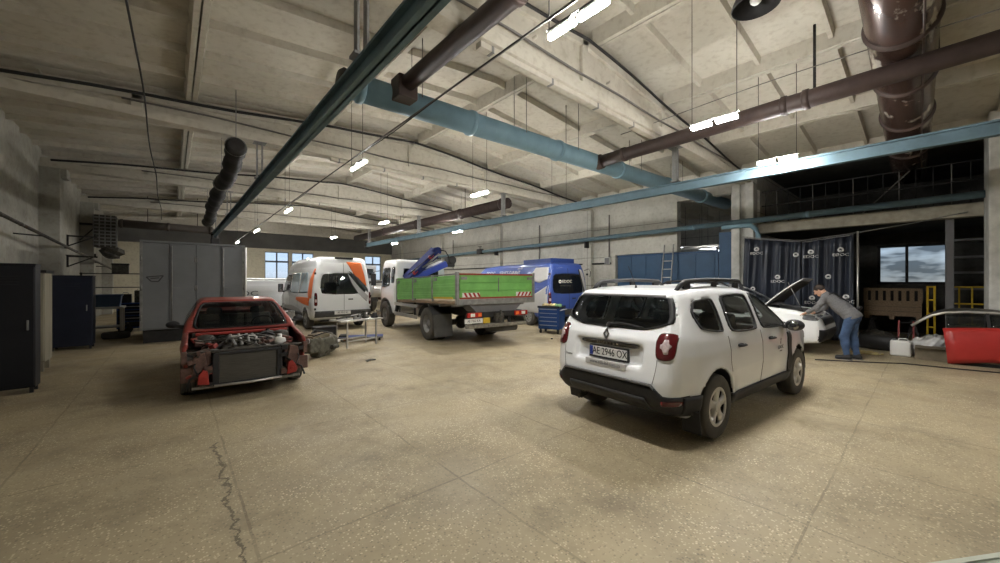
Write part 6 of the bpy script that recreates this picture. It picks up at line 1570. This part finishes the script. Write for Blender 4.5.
for i in range(6):
    b = MB(); L2 = 1.1 - 0.1 * i; b.bar((-L2 / 2, 0, 0), (L2 / 2, 0, 0.0), 0.09, 0.07); o = b.build('timber_offcut', (WOOD, CARD, RAW)[i % 3], bevel=0.006)
    o.location = (6.9 + 0.05 * i, 16.2 + 0.03 * i, 0.035 + 0.07 * i); o.rotation_euler = (0, 0, rg.uniform(-0.5, 0.5)); tag(o, '%s timber offcut in the pile beside the stripped truck' % LB2[i], 'timber', 'timber pile by the stripped truck')
b = MB(); b.lathe([(0.2, -0.12), (0.42, -0.12), (0.47, -0.06), (0.47, 0.06), (0.42, 0.12), (0.2, 0.12), (0.2, -0.12)], (0, 0, 0.47), (1, 0, 0), 28, False); o = b.build('old_tyre', RUBBER); o.location = (6.1, 16.9, 0); tag(o, 'old truck tyre standing on edge beside the timber pile', 'tyre')

# ---------------------------------------------------------------- right: curtains, annex clutter
def pleat(y, z, ph):
    a = 0.055 + 0.03 * (1 - z / 3)
    return a * math.sin(y * 17 + ph + 0.35 * math.sin(z * 1.3 + y * 2)) + 0.03 * math.sin(y * 41 + ph * 2 + z * 0.7)
def curtain(y0, y1, z0f, label, ph, lean):
    t = thing('curtain', label, 'curtain', (13.28, 0, 0))
    N, K = 90, 14; rows = []
    for j in range(K + 1):
        q = j / K; row = []
        for i in range(N + 1):
            u = i / N; y = y0 + (y1 - y0) * u; zt = z0f(u); z = 0.12 + (zt - 0.12) * q
            row.append((pleat(y, z, ph) + lean(u) * (1 - q), y + (0.10 * (1 - q) * (1 - u) if y0 > 3 else 0), z))
        rows.append(row)
    b = MB(); b.grid(rows); b.build('cloth', VINYL, t, solid=0.006)
    b = MB(); b.tube([(0, y0 + (y1 - y0) * i / 12, z0f(i / 12) + 0.012) for i in range(13)], 0.016); b.build('top_hem', GREYP, t)
    for i in range(8):
        b = MB(); u = (i + 0.5) / 8; y = y0 + (y1 - y0) * u; z = z0f(u); b.lathe([(0.022, -0.004), (0.03, 0), (0.022, 0.004)], (0, y, z + 0.045), (0, 1, 0), 12, False); b.build('ring', STEEL, t)
    return t
c1 = curtain(3.74, 2.36, lambda u: 3.0 - 0.22 * u, 'dark vinyl curtain with white emblems beside the white column', 0.4, lambda u: 0.0)
c2 = curtain(2.33, 1.28, lambda u: 2.76 + 0.12 * u, 'dark vinyl curtain with white emblems behind the bending man', 2.1, lambda u: 0.0)
def mark(t, y, z, ph, full=True, k=1.0):
    x = min(pleat(y + d, z, ph) for d in np.linspace(-0.14 if full else -0.05, 0.14 if full else 0.05, 9)) - 0.012
    b = MB(); b.lathe([(0.066 * k, 0), (0.066 * k, 0.003), (0.028 * k, 0.003), (0.028 * k, 0)], (x, y, z + 0.13 * k), (-1, 0, 0), 18, False); b.b2((x - 0.003, y - 0.014, z + 0.065 * k), (x, y + 0.014, z + 0.12 * k)); b.build('emblem', INKW, t)
    if full: text('EDOC', 0.105 * k, INKW, t, (x, y, z), (-1, 0, 0), name='curtain_lettering', sx=1.15)
for (y, z, fl) in ((3.40, 2.52, True), (2.88, 1.68, True), (3.50, 1.33, False), (2.46, 2.3, False), (3.05, 0.75, True)): mark(c1, y, z, 0.4, fl)
for (y, z, fl) in ((2.13, 2.36, True), (1.52, 2.38, True), (1.78, 1.68, False), (1.42, 1.15, True), (2.10, 1.10, True)): mark(c2, y, z, 2.1, fl)
b = MB(); b.tube([(13.28, 3.8, 3.06), (13.28, 3.0, 2.92), (13.28, 2.34, 2.83), (13.28, 1.2, 2.94), (13.5, 0.2, 3.1), (13.95, -0.6, 3.3)], 0.01); tag(b.build('curtain_wire', STEEL), 'sagging steel wire that carries the two dark curtains', 'wire')
t = thing('curtain_pole', 'pale upright pole at the free edge of the dark curtains', 'pole', (13.26, 1.20, 0))
b = MB(); b.cyl((0, 0, 0), (0, 0, 2.97), 0.022, n=10); b.build('tube', SILVER, t)
b = MB(); b.lathe([(0.14, 0), (0.14, 0.012), (0.03, 0.03)], (0, 0, 0), (0, 0, 1), 16); b.build('foot', STEEL, t)

t = thing('timber_crate', 'slatted wooden crate on trestles in the dark annex under the window', 'crate', (15.6, 0.68, 0.62))
for y in (-0.5, 0, 0.5):
    b = MB(); b.b2((-0.4, y - 0.05, 0), (0.4, y + 0.05, 0.1)); b.build('skid', WOOD, t)
for k in range(3):
    b = MB(); b.b2((-0.42, -0.56, 0.1 + k * 0.13), (-0.39, 0.56, 0.22 + k * 0.13)); b.build('side_board', WOOD, t)
for k in range(8):
    b = MB(); y = -0.53 + k * 0.151; b.b2((-0.40, y - 0.045, 0.5), (-0.375, y + 0.045, 0.82)); b.build('slat', WOOD, t)
b = MB(); b.b2((-0.43, -0.57, 0.80), (-0.36, 0.57, 0.87)); b.b2((-0.43, -0.57, 0.47), (-0.36, 0.57, 0.52)); b.build('top_rail', WOOD, t)
b = MB(); b.b2((-0.37, -0.55, 0.1), (0.4, 0.55, 0.45)); b.build('crate_core', OILY, t)
b = MB(); b.b2((0.37, -0.56, 0.1), (0.42, 0.56, 0.85)); b.build('rear_panel', SOOT, t)  # back painted black so the gaps between the slats look shaded
for i, y in enumerate((0.28, 1.08)):
    t = thing('steel_trestle', 'steel trestle under the wooden crate, %s end' % ('right-hand', 'left-hand')[i], 'trestle', (15.6, y, 0))
    b = MB(); b.b2((-0.42, -0.05, 0.56), (0.42, 0.05, 0.62)); b.build('top_bar', SOOT, t)
    for sx in (-0.36, 0.36):
        for sy in (-0.14, 0.14):
            b = MB(); b.bar((sx, 0, 0.57), (sx, sy, 0.0), 0.04, 0.04); b.build('leg', SOOT, t)
t = thing('steel_post', 'grey steel post rising to the annex beam behind the yellow guard', 'post', (14.45, -0.34, 0))
b = MB(); b.b2((-0.07, -0.07, 0), (0.07, 0.07, 3.27)); b.build('shaft', GREYP, t, bevel=0.008)
b = MB(); b.b2((-0.13, -0.13, 0), (0.13, 0.13, 0.02)); b.build('base_plate', STEEL, t)
def guard(label, x, y0, y1, h, ups, zs):
    t = thing('yellow_guard', label, 'guard rail', (x, (y0 + y1) / 2, 0)); c = (y0 + y1) / 2
    for z in zs:
        b = MB(); b.cyl((0, y0 - c, z), (0, y1 - c, z), 0.02, n=10); b.build('rail', YELLOW, t)
    for k in range(ups):
        b = MB(); y = y0 - c + (y1 - y0) * k / (ups - 1); b.cyl((0, y, 0), (0, y, h), 0.022 if k in (0, ups - 1) else 0.016, n=10); b.build('upright', YELLOW, t)
    for y in (y0 - c, y1 - c):
        b = MB(); b.b2((-0.2, y - 0.03, 0), (0.2, y + 0.03, 0.03)); b.build('foot', YELLOW, t)
guard('narrow yellow guard frame left of the grey post in the annex', 14.75, 0.02, -0.10, 1.56, 2, (0.5, 0.85, 1.2, 1.54))
guard('wide yellow guard rail right of the grey post in the annex', 14.95, -0.30, -1.12, 1.56, 5, (0.6, 1.12, 1.54))
t = thing('storage_rack', 'tall shelving rack with pale shelf edges at the annex right end', 'rack', (16.3, -0.95, 0))
for sy in (-0.55, 0.55):
    for sx in (-0.25, 0.25):
        b = MB(); b.b2((sx - 0.025, sy - 0.025, 0), (sx + 0.025, sy + 0.025, 3.0)); b.build('upright', STEEL, t)
for z in (0.4, 1.45, 1.9, 2.32, 2.78):
    b = MB(); b.b2((-0.27, -0.55, z), (0.27, 0.55, z + 0.05)); b.build('shelf', GREYP, t)
t = thing('panel_board', 'pale narrow board standing on a shelf of the annex rack', 'board', (16.2, -1.35, 1.95))
b = MB(); b.b2((-0.02, -0.12, 0), (0.02, 0.12, 0.34)); b.build('sheet', BEIGE, t)
b = MB(); b.b2((-0.03, -0.13, 0), (0.03, 0.13, 0.03)); b.build('edge_strip', STEEL, t)

# red body section with dark panes
t = thing('car_body_section', 'cut-off red car body section with dark panes standing by the right column', 'car part', (11.9, -0.75, 0), R(4))
arc = [(0.98, 0.71), (0.84, 0.84), (0.68, 0.96), (0.50, 1.03), (0.2, 1.06), (-0.15, 1.05), (-0.55, 0.99), (-0.95, 0.88)]
b = MB(); b.tube([(0.36 - 0.04 * i / 7, y, z) for i, (y, z) in enumerate(arc)], 0.026, 10); b.build('window_frame', SILVER, t)
b = MB(); b.grid([[(0.36, y, z - 0.01) for y, z in arc], [(0.42, y * 0.97, z + 0.015) for y, z in arc], [(0.62, y * 0.92, z + 0.06) for y, z in arc], [(0.9, y * 0.9, z + 0.05) for y, z in arc]]); b.build('roof_skin', OILY, t, solid=0.01)
for (ya, yb) in ((0.50, -0.02), (-0.06, -0.93)):
    b = MB(); zt = interp([(-0.95, 0.86), (-0.55, 0.965), (-0.15, 1.02), (0.2, 1.03), (0.5, 1.0)])
    ys = np.linspace(ya, yb, 12); b.grid([[(0.33, y, zt(y) if False else float(zt(-0 + y))) for y in ys], [(0.20, y, 0.86) for y in ys], [(0.06, y, 0.66) for y in ys]]); b.build('pane', GLASSD, t, solid=0.006)
b = MB(); b.bar((0.34, -0.04, 1.04), (0.05, -0.04, 0.66), 0.04, 0.05, (1, 0, 0)); b.build('pillar', BLACKP, t)
b = MB(); rows = []
for j in range(9):
    q = j / 8; z = 0.74 * (1 - q) + 0.015
    rows.append([(0.06 - 0.13 * math.sin(q * math.pi * 0.62) + 0.05 * q * q, 0.56 - 0.06 * q - 1.65 * i / 12, z + (0.06 * math.sin(i / 12 * math.pi) - 0.035) * (1 - q) + (0.10 * min(1, i / 4) * (i > 0)) * q) for i in range(13)])
b.grid(rows); b.build('door_skin', BRIGHTRED, t, solid=0.012)
b = MB()
for y in (0.3, -0.3, -0.9): b.b2((0.1, y - 0.04, 0.0), (0.16, y + 0.04, 0.66)); 
b.b2((0.1, -0.95, 0.55), (0.16, 0.45, 0.66)); b.b2((0.1, -0.95, 0.0), (0.16, 0.45, 0.06)); b.build('inner_frame', SOOT, t)
b = MB(); b.bar((0.62, 0.35, 1.05), (0.62, 0.3, 0.0), 0.05, 0.05); b.bar((0.62, -0.8, 0.98), (0.62, -0.8, 0.0), 0.05, 0.05); b.build('support_leg', SOOT, t)
# canister, bag, box
t = thing('plastic_canister', 'white plastic canister on the floor left of the white bag', 'canister', (12.46, 0.42, 0))
b = MB(); b.b2((-0.12, -0.165, 0), (0.12, 0.165, 0.34)); b.build('can_body', PLATEW, t, bevel=0.03)
b = MB(); b.lathe([(0.035, 0.33), (0.035, 0.375), (0.0, 0.38)], (0, 0.1, 0), (0, 0, 1), 14, False); b.build('cap', GREYP, t)
b = MB(); b.tube([(0, -0.12, 0.33), (0, -0.1, 0.385), (0, 0.02, 0.385), (0, 0.04, 0.33)], 0.014); b.build('handle', PLATEW, t)
f = lambda x, y, z: np.maximum(smin(sd_ell(x, y, z, (0, 0, 0.2), (0.22, 0.26, 0.24)), sd_ell(x, y, z, (0.02, -0.16, 0.38), (0.13, 0.14, 0.12)), 0.12) + 0.018 * np.sin(x * 26 + z * 18) * np.sin(y * 24 - z * 14) + 0.01 * np.sin(y * 60 + z * 40), 0.002 - z)
o = net_obj('plastic_bag', f, (-0.32, -0.36, -0.03), (0.32, 0.36, 0.56), 0.018, BAGW); o.location = (12.72, 0.05, 0); tag(o, 'crumpled white plastic bag behind the brown box in the annex', 'bag')
t = thing('cardboard_box', 'brown box on the floor in front of the white bag', 'box', (12.28, -0.03, 0))
b = MB(); b.b2((-0.16, -0.23, 0), (0.16, 0.23, 0.25)); b.build('box_body', CARD, t, bevel=0.006)
b = MB(); b.box((-0.17, 0, 0.252), (0.16, 0.46, 0.008), (0, 0.12, 0)); b.box((0.17, 0, 0.252), (0.16, 0.46, 0.008), (0, -0.12, 0)); b.build('flap', CARD, t)
t = thing('folded_frame', 'dark red folded metal frame behind the white bag', 'frame', (13.2, 0.36, 0))
for y in (-0.12, 0.12):
    b = MB(); b.bar((-0.12, y, 0), (0.18, y, 0.72), 0.03, 0.03); b.build('stile', mat('dark_red_paint', (0.20, 0.02, 0.02), 0.5), t)
for q in (0.25, 0.6, 0.95):
    b = MB(); b.cyl((-0.12 + 0.3 * q, -0.12, 0.72 * q), (-0.12 + 0.3 * q, 0.12, 0.72 * q), 0.013, n=8); b.build('crossbar', SOOT, t)
t = thing('car_bumper', 'dark bumper lying behind the bending man at the curtain foot', 'bumper', (12.95, 0.78, 0), R(-12))
b = MB(); rows = []
for j in range(7):
    q = j / 6; rows.append([(0.22 * (1 - math.cos(v * 1.1)) - 0.06 * math.sin(q * math.pi), 0.42 * v, 0.02 + 0.34 * q) for v in np.linspace(-1, 1, 15)])
b.grid(rows); b.build('bumper_skin', BLACKP, t, solid=0.015)
b = MB(); b.b2((0.04, -0.3, 0.1), (0.10, 0.3, 0.2)); b.build('bumper_beam', OILY, t)
f = lambda x, y, z: np.maximum(sd_ell(x, y, z, (0, 0, 0.02), (0.13, 0.22, 0.045)) + 0.015 * np.sin(x * 34) * np.sin(y * 29), 0.002 - z)
o = net_obj('rag', f, (-0.2, -0.3, -0.02), (0.2, 0.3, 0.1), 0.014, mat('yellow_rag', (0.55, 0.46, 0.22), 0.9)); o.location = (12.15, 0.95, 0); tag(o, 'yellowish rag on the floor behind the bending man', 'rag')
o = net_obj('cloth_heap', lambda x, y, z: np.maximum(sd_ell(x, y, z, (0, 0, 0.05), (0.35, 0.42, 0.30)) + 0.03 * np.sin(x * 17) * np.sin(y * 19 + z * 12), 0.002 - z), (-0.5, -0.6, -0.03), (0.5, 0.6, 0.45), 0.025, OILY); o.location = (14.55, 0.95, 0); tag(o, 'heap of dirty cloth on the annex floor left of the crate', 'cloth')
b = MB(); b.tube([(10.35, 1.6, 0.012), (10.9, 0.72, 0.012), (11.2, 0.35, 0.012), (11.25, -0.02, 0.012), (11.3, -0.45, 0.012), (11.4, -0.9, 0.012), (11.7, -1.5, 0.012)], 0.012); tag(b.build('air_hose', CABLE), 'black hose lying across the floor before the annex', 'hose')
# debris on the floor
for i, (x, y, lb) in enumerate(((3.05, 7.7, 'small torn paper scrap on the floor right of the red car'), (8.3, 7.2, 'dark pebble of debris on the floor left of the tool cart'), (8.9, 6.4, 'dark pebble of debris on the floor nearest the white crossover'))):
    b = MB()
    if i == 0: b.grid([[(0, 0, 0.004), (0.12, 0.05, 0.02), (0.22, 0.06, 0.006)], [(0.02, 0.09, 0.012), (0.13, 0.13, 0.035), (0.25, 0.15, 0.012)], [(0.03, 0.18, 0.004), (0.12, 0.22, 0.012), (0.22, 0.2, 0.004)]])
    else: b.sph((0, 0, 0.022), (0.045, 0.03, 0.022), 8)
    o = b.build('paper_scrap' if i == 0 else 'debris', OILY, solid=0.003 if i == 0 else 0); o.location = (x, y, 0); tag(o, lb, 'debris')
t = thing('pale_sheet', 'pale flat sheet on the floor at the lower right picture corner', 'sheet', (3.50, -0.44, 0), R(-32))
b = MB(); b.b2((-0.45, -0.3, 0), (0.42, 0.28, 0.018)); b.build('sheet_body', mat('pale_green_sheet', (0.50, 0.53, 0.46), 0.5), t, bevel=0.006)
b = MB(); b.b2((-0.46, 0.26, 0), (0.43, 0.29, 0.03)); b.build('folded_edge', mat('pale_green_sheet', (0.5, 0.53, 0.46), 0.5), t)

# ---------------------------------------------------------------- the mechanic
def mechanic():
    t = thing('person', 'man in a grey knit sweater and blue jeans bending over the raised-hood car', 'person', (10.98, 1.06, 0), R(82))
    # local: +x forward (towards the engine bay), +y the man's left
    hip = (0.02, 0, 0.93); chest = (0.36, 0, 1.27); neck = (0.47, 0, 1.40); head = (0.575, 0, 1.475)
    sh = {1: (0.42, 0.175, 1.345), -1: (0.42, -0.175, 1.345)}
    el = {1: (0.56, 0.25, 1.09), -1: (0.55, -0.25, 1.08)}
    wr = {1: (0.755, 0.19, 0.965), -1: (0.73, -0.20, 0.955)}
    hp = {1: (0.02, 0.085, 0.90), -1: (0.02, -0.085, 0.90)}
    kn = {1: (0.13, 0.10, 0.49), -1: (0.04, -0.10, 0.48)}
    an = {1: (0.08, 0.11, 0.085), -1: (-0.03, -0.11, 0.085)}
    def torso(x, y, z, e=0.0):
        d = sd_cone(x, y, z, (0.0, 0, 0.92), (0.09, 0, 1.02), 0.135 + e, 0.125 + e)
        for s in (-1, 1):
            d = smin(d, sd_cone(x, y, z, (0.02, s * 0.07, 0.93), (0.20, s * 0.07, 1.12), 0.105 + e, 0.10 + e), 0.08)
            d = smin(d, sd_cone(x, y, z, (0.20, s * 0.07, 1.12), (0.36, s * 0.09, 1.28), 0.105 + e, 0.105 + e), 0.08)
            d = smin(d, sd_cone(x, y, z, (0.36, s * 0.06, 1.29), sh[s], 0.09 + e, 0.062 + e), 0.07)
        return d
    def arms(x, y, z, e=0.0):
        d = None
        for s in (-1, 1):
            a = smin(sd_cone(x, y, z, sh[s], el[s], 0.058 + e, 0.044 + e), sd_cone(x, y, z, el[s], wr[s], 0.043 + e, 0.029 + e), 0.03)
            d = a if d is None else np.minimum(d, a)
        return d
    def legs(x, y, z, e=0.0):
        d = None
        for s in (-1, 1):
            a = smin(sd_cone(x, y, z, hp[s], kn[s], 0.092 + e, 0.060 + e), sd_cone(x, y, z, kn[s], an[s], 0.058 + e, 0.040 + e), 0.05)
            a = smin(a, sd_ell(x, y, z, (kn[s][0] - 0.03, kn[s][1], 0.36), (0.055 + e, 0.05 + e, 0.12)), 0.05)
            d = a if d is None else smin(d, a, 0.04)
        return d
    fwd = np.array([0.82, 0, -0.57])        # face direction: down into the bay
    up = np.array([0.57, 0, 0.82])
    H = np.array(head)
    def hd(q, w, y=0.0): return tuple(H + fwd * q + up * w + np.array([0, y, 0]))
    def headf(x, y, z):
        d = sd_ell(*rot(x, y, z), (-0.012, 0, 0.03), (0.098, 0.077, 0.098))
        d = smin(d, sd_ell(*rot(x, y, z), (0.022, 0, -0.05), (0.066, 0.056, 0.072)), 0.05)
        d = smin(d, sd_ell(*rot(x, y, z), (0.066, 0, -0.092), (0.024, 0.026, 0.022)), 0.03)        # chin
        d = smin(d, sd_cone(x, y, z, hd(0.084, 0.022), hd(0.112, -0.020), 0.009, 0.016), 0.018)     # nose
        d = smin(d, sd_ell(*rot(x, y, z), (0.084, 0, 0.040), (0.014, 0.045, 0.010)), 0.015)         # brow
        d = smin(d, sd_ell(*rot(x, y, z), (0.083, 0, -0.055), (0.012, 0.022, 0.009)), 0.012)        # lips
        for s in (-1, 1):
            d = smax(d, -sd_ell(*rot(x, y, z), (0.094, s * 0.031, 0.016), (0.014, 0.015, 0.011)), 0.012)
            d = smin(d, sd_ell(*rot(x, y, z), (0.080, s * 0.031, 0.016), (0.013, 0.013, 0.012)), 0.004)
            d = smin(d, sd_ell(*rot(x, y, z), (-0.008, s * 0.077, -0.004), (0.017, 0.010, 0.031)), 0.008)
        return d
    def rot(x, y, z):
        X, Z = x - H[0], z - H[2]
        return X * fwd[0] + Z * fwd[2], y, X * up[0] + Z * up[2]
    def hands(x, y, z):
        d = None
        for s in (-1, 1):
            w_ = np.array(wr[s]); pd = np.array([0.86, -s * 0.22, -0.46]); pd /= np.linalg.norm(pd); sd = np.array([0.25, 0.96 * s, 0.0])   # palm direction, thumb side is inward
            pal = w_ + pd * 0.055
            a = smin(sd_cone(x, y, z, w_ - pd * 0.02, w_ + pd * 0.02, 0.026, 0.026), sd_cone(x, y, z, pal - sd * 0.022 + pd * 0.0, pal + sd * 0.022, 0.024, 0.024), 0.02)
            a = smin(a, sd_cone(x, y, z, w_ + pd * 0.085 - sd * 0.028, w_ + pd * 0.085 + sd * 0.028, 0.016, 0.015), 0.02)
            for k, ln in enumerate((0.070, 0.080, 0.075, 0.058)):
                o0 = w_ + pd * 0.092 + sd * (-0.033 + 0.022 * k); m0 = o0 + pd * ln * 0.5 + np.array([0, 0, -0.004]); e0 = m0 + pd * ln * 0.3 + np.array([0, 0, -0.024 - 0.004 * k])
                a = smin(a, np.minimum(sd_cone(x, y, z, o0, m0, 0.0092, 0.0086), sd_cone(x, y, z, m0, e0, 0.0086, 0.0075)), 0.006)
            o0 = w_ + pd * 0.03 - sd * 0.03; m0 = o0 + pd * 0.032 - sd * 0.03 + np.array([0, 0, -0.012]); e0 = m0 + pd * 0.032 - sd * 0.006 + np.array([0, 0, -0.01])
            a = smin(a, np.minimum(sd_cone(x, y, z, o0, m0, 0.012, 0.0105), sd_cone(x, y, z, m0, e0, 0.0105, 0.0085)), 0.008)
            d = a if d is None else np.minimum(d, a)
        return d
    def body(x, y, z):
        d = smin(torso(x, y, z, -0.022), arms(x, y, z, -0.006), 0.03)
        d = smin(d, legs(x, y, z, -0.014), 0.02)
        d = smin(d, sd_cone(x, y, z, neck, hd(-0.03, -0.05), 0.058, 0.052), 0.04)
        d = smin(d, headf(x, y, z), 0.025)
        d = smin(d, hands(x, y, z), 0.012)
        for s in (-1, 1): d = smin(d, sd_cone(x, y, z, an[s], (an[s][0] + 0.13, an[s][1], 0.035), 0.038, 0.03), 0.03)
        return d
    net_obj('body', body, (-0.22, -0.36, 0.0), (0.98, 0.36, 1.64), 0.0078, SKIN, t)
    def sweater(x, y, z):
        d = smin(torso(x, y, z, 0.014), arms(x, y, z, 0.011), 0.035)
        d = smin(d, sd_cone(x, y, z, (0.42, 0, 1.35), neck, 0.075, 0.066), 0.03)
        d = d + 0.004 * np.sin(x * 55 + z * 70) * np.sin(y * 40)
        w = x * 0.6 + z * 0.8
        d = np.maximum(d, 0.675 - w)                                   # hem
        for s in (-1, 1):
            p = np.array(wr[s]); q = np.array(el[s]); u = (p - q) / np.linalg.norm(p - q)
            d = np.maximum(d, np.minimum((x - p[0]) * u[0] + (y - p[1]) * u[1] + (z - p[2]) * u[2] + 0.015, 0.25 - np.sqrt((x - p[0]) ** 2 + (y - p[1]) ** 2 + (z - p[2]) ** 2)))
        return d
    net_obj('sweater', sweater, (-0.22, -0.4, 0.78), (0.86, 0.4, 1.5), 0.011, SWEAT, t)
    def jeans(x, y, z):
        d = smin(legs(x, y, z, 0.012), sd_cone(x, y, z, (0.0, 0.045, 0.92), (0.06, 0.045, 0.985), 0.122, 0.118), 0.05)
        d = smin(d, sd_cone(x, y, z, (0.0, -0.045, 0.92), (0.06, -0.045, 0.985), 0.122, 0.118), 0.05)
        d = d + 0.004 * np.sin(z * 62 + x * 30) * np.sin(y * 33 + z * 18)
        return np.maximum(d, np.maximum(0.085 - z, x * 0.5 + z * 0.87 - 0.965))
    net_obj('jeans', jeans, (-0.24, -0.3, 0.05), (0.32, 0.3, 1.1), 0.011, JEANS, t)
    def hair(x, y, z):
        X, Y, Z = rot(x, y, z)
        d = sd_ell(X, Y, Z, (-0.018, 0, 0.036), (0.106, 0.085, 0.104)) + 0.003 * np.sin(X * 130) * np.sin(Y * 120)
        d = np.maximum(d, X * 0.72 - Z * 0.7 - 0.012)
        return np.maximum(d, -Z - 0.045 - X * 0.3)
    net_obj('hair', hair, tuple(H - 0.16), tuple(H + 0.16), 0.008, HAIR, t)
    for s in (-1, 1):
        a = an[s]
        sh_ = lambda x, y, z: np.maximum(smin(sd_cone(x, y, z, (a[0] - 0.03, a[1], 0.055), (a[0] + 0.15, a[1] + s * 0.015, 0.042), 0.056, 0.047), sd_cone(x, y, z, a, (a[0], a[1], 0.11), 0.054, 0.052), 0.03), 0.001 - z)
        net_obj('shoe', sh_, (a[0] - 0.12, a[1] - 0.1, -0.03), (a[0] + 0.25, a[1] + 0.1, 0.16), 0.01, SHOE, t)
        b = MB(); b.prism([(a[0] - 0.09, a[1] - 0.042), (a[0] + 0.06, a[1] - 0.046), (a[0] + 0.17, a[1] - 0.03), (a[0] + 0.20, a[1]), (a[0] + 0.17, a[1] + 0.035), (a[0] + 0.06, a[1] + 0.048), (a[0] - 0.09, a[1] + 0.042)], 'xy', 0.0, 0.02); b.build('sole', GREYP, t)
    b = MB(); b.tube([(0.36, 0.19, 1.40), (0.30, 0.10, 1.43), (0.16, -0.08, 1.28), (0.05, -0.18, 1.10), (0.04, -0.2, 1.0)], 0.016, 8); b.build('strap', SOOT, t)
    b = MB(); b.box((-0.035, -0.17, 1.08), (0.07, 0.14, 0.17), (0, R(-38), 0)); b.build('waist_bag', SOOT, t, bevel=0.03)
mechanic()
fonts_to_meshes()
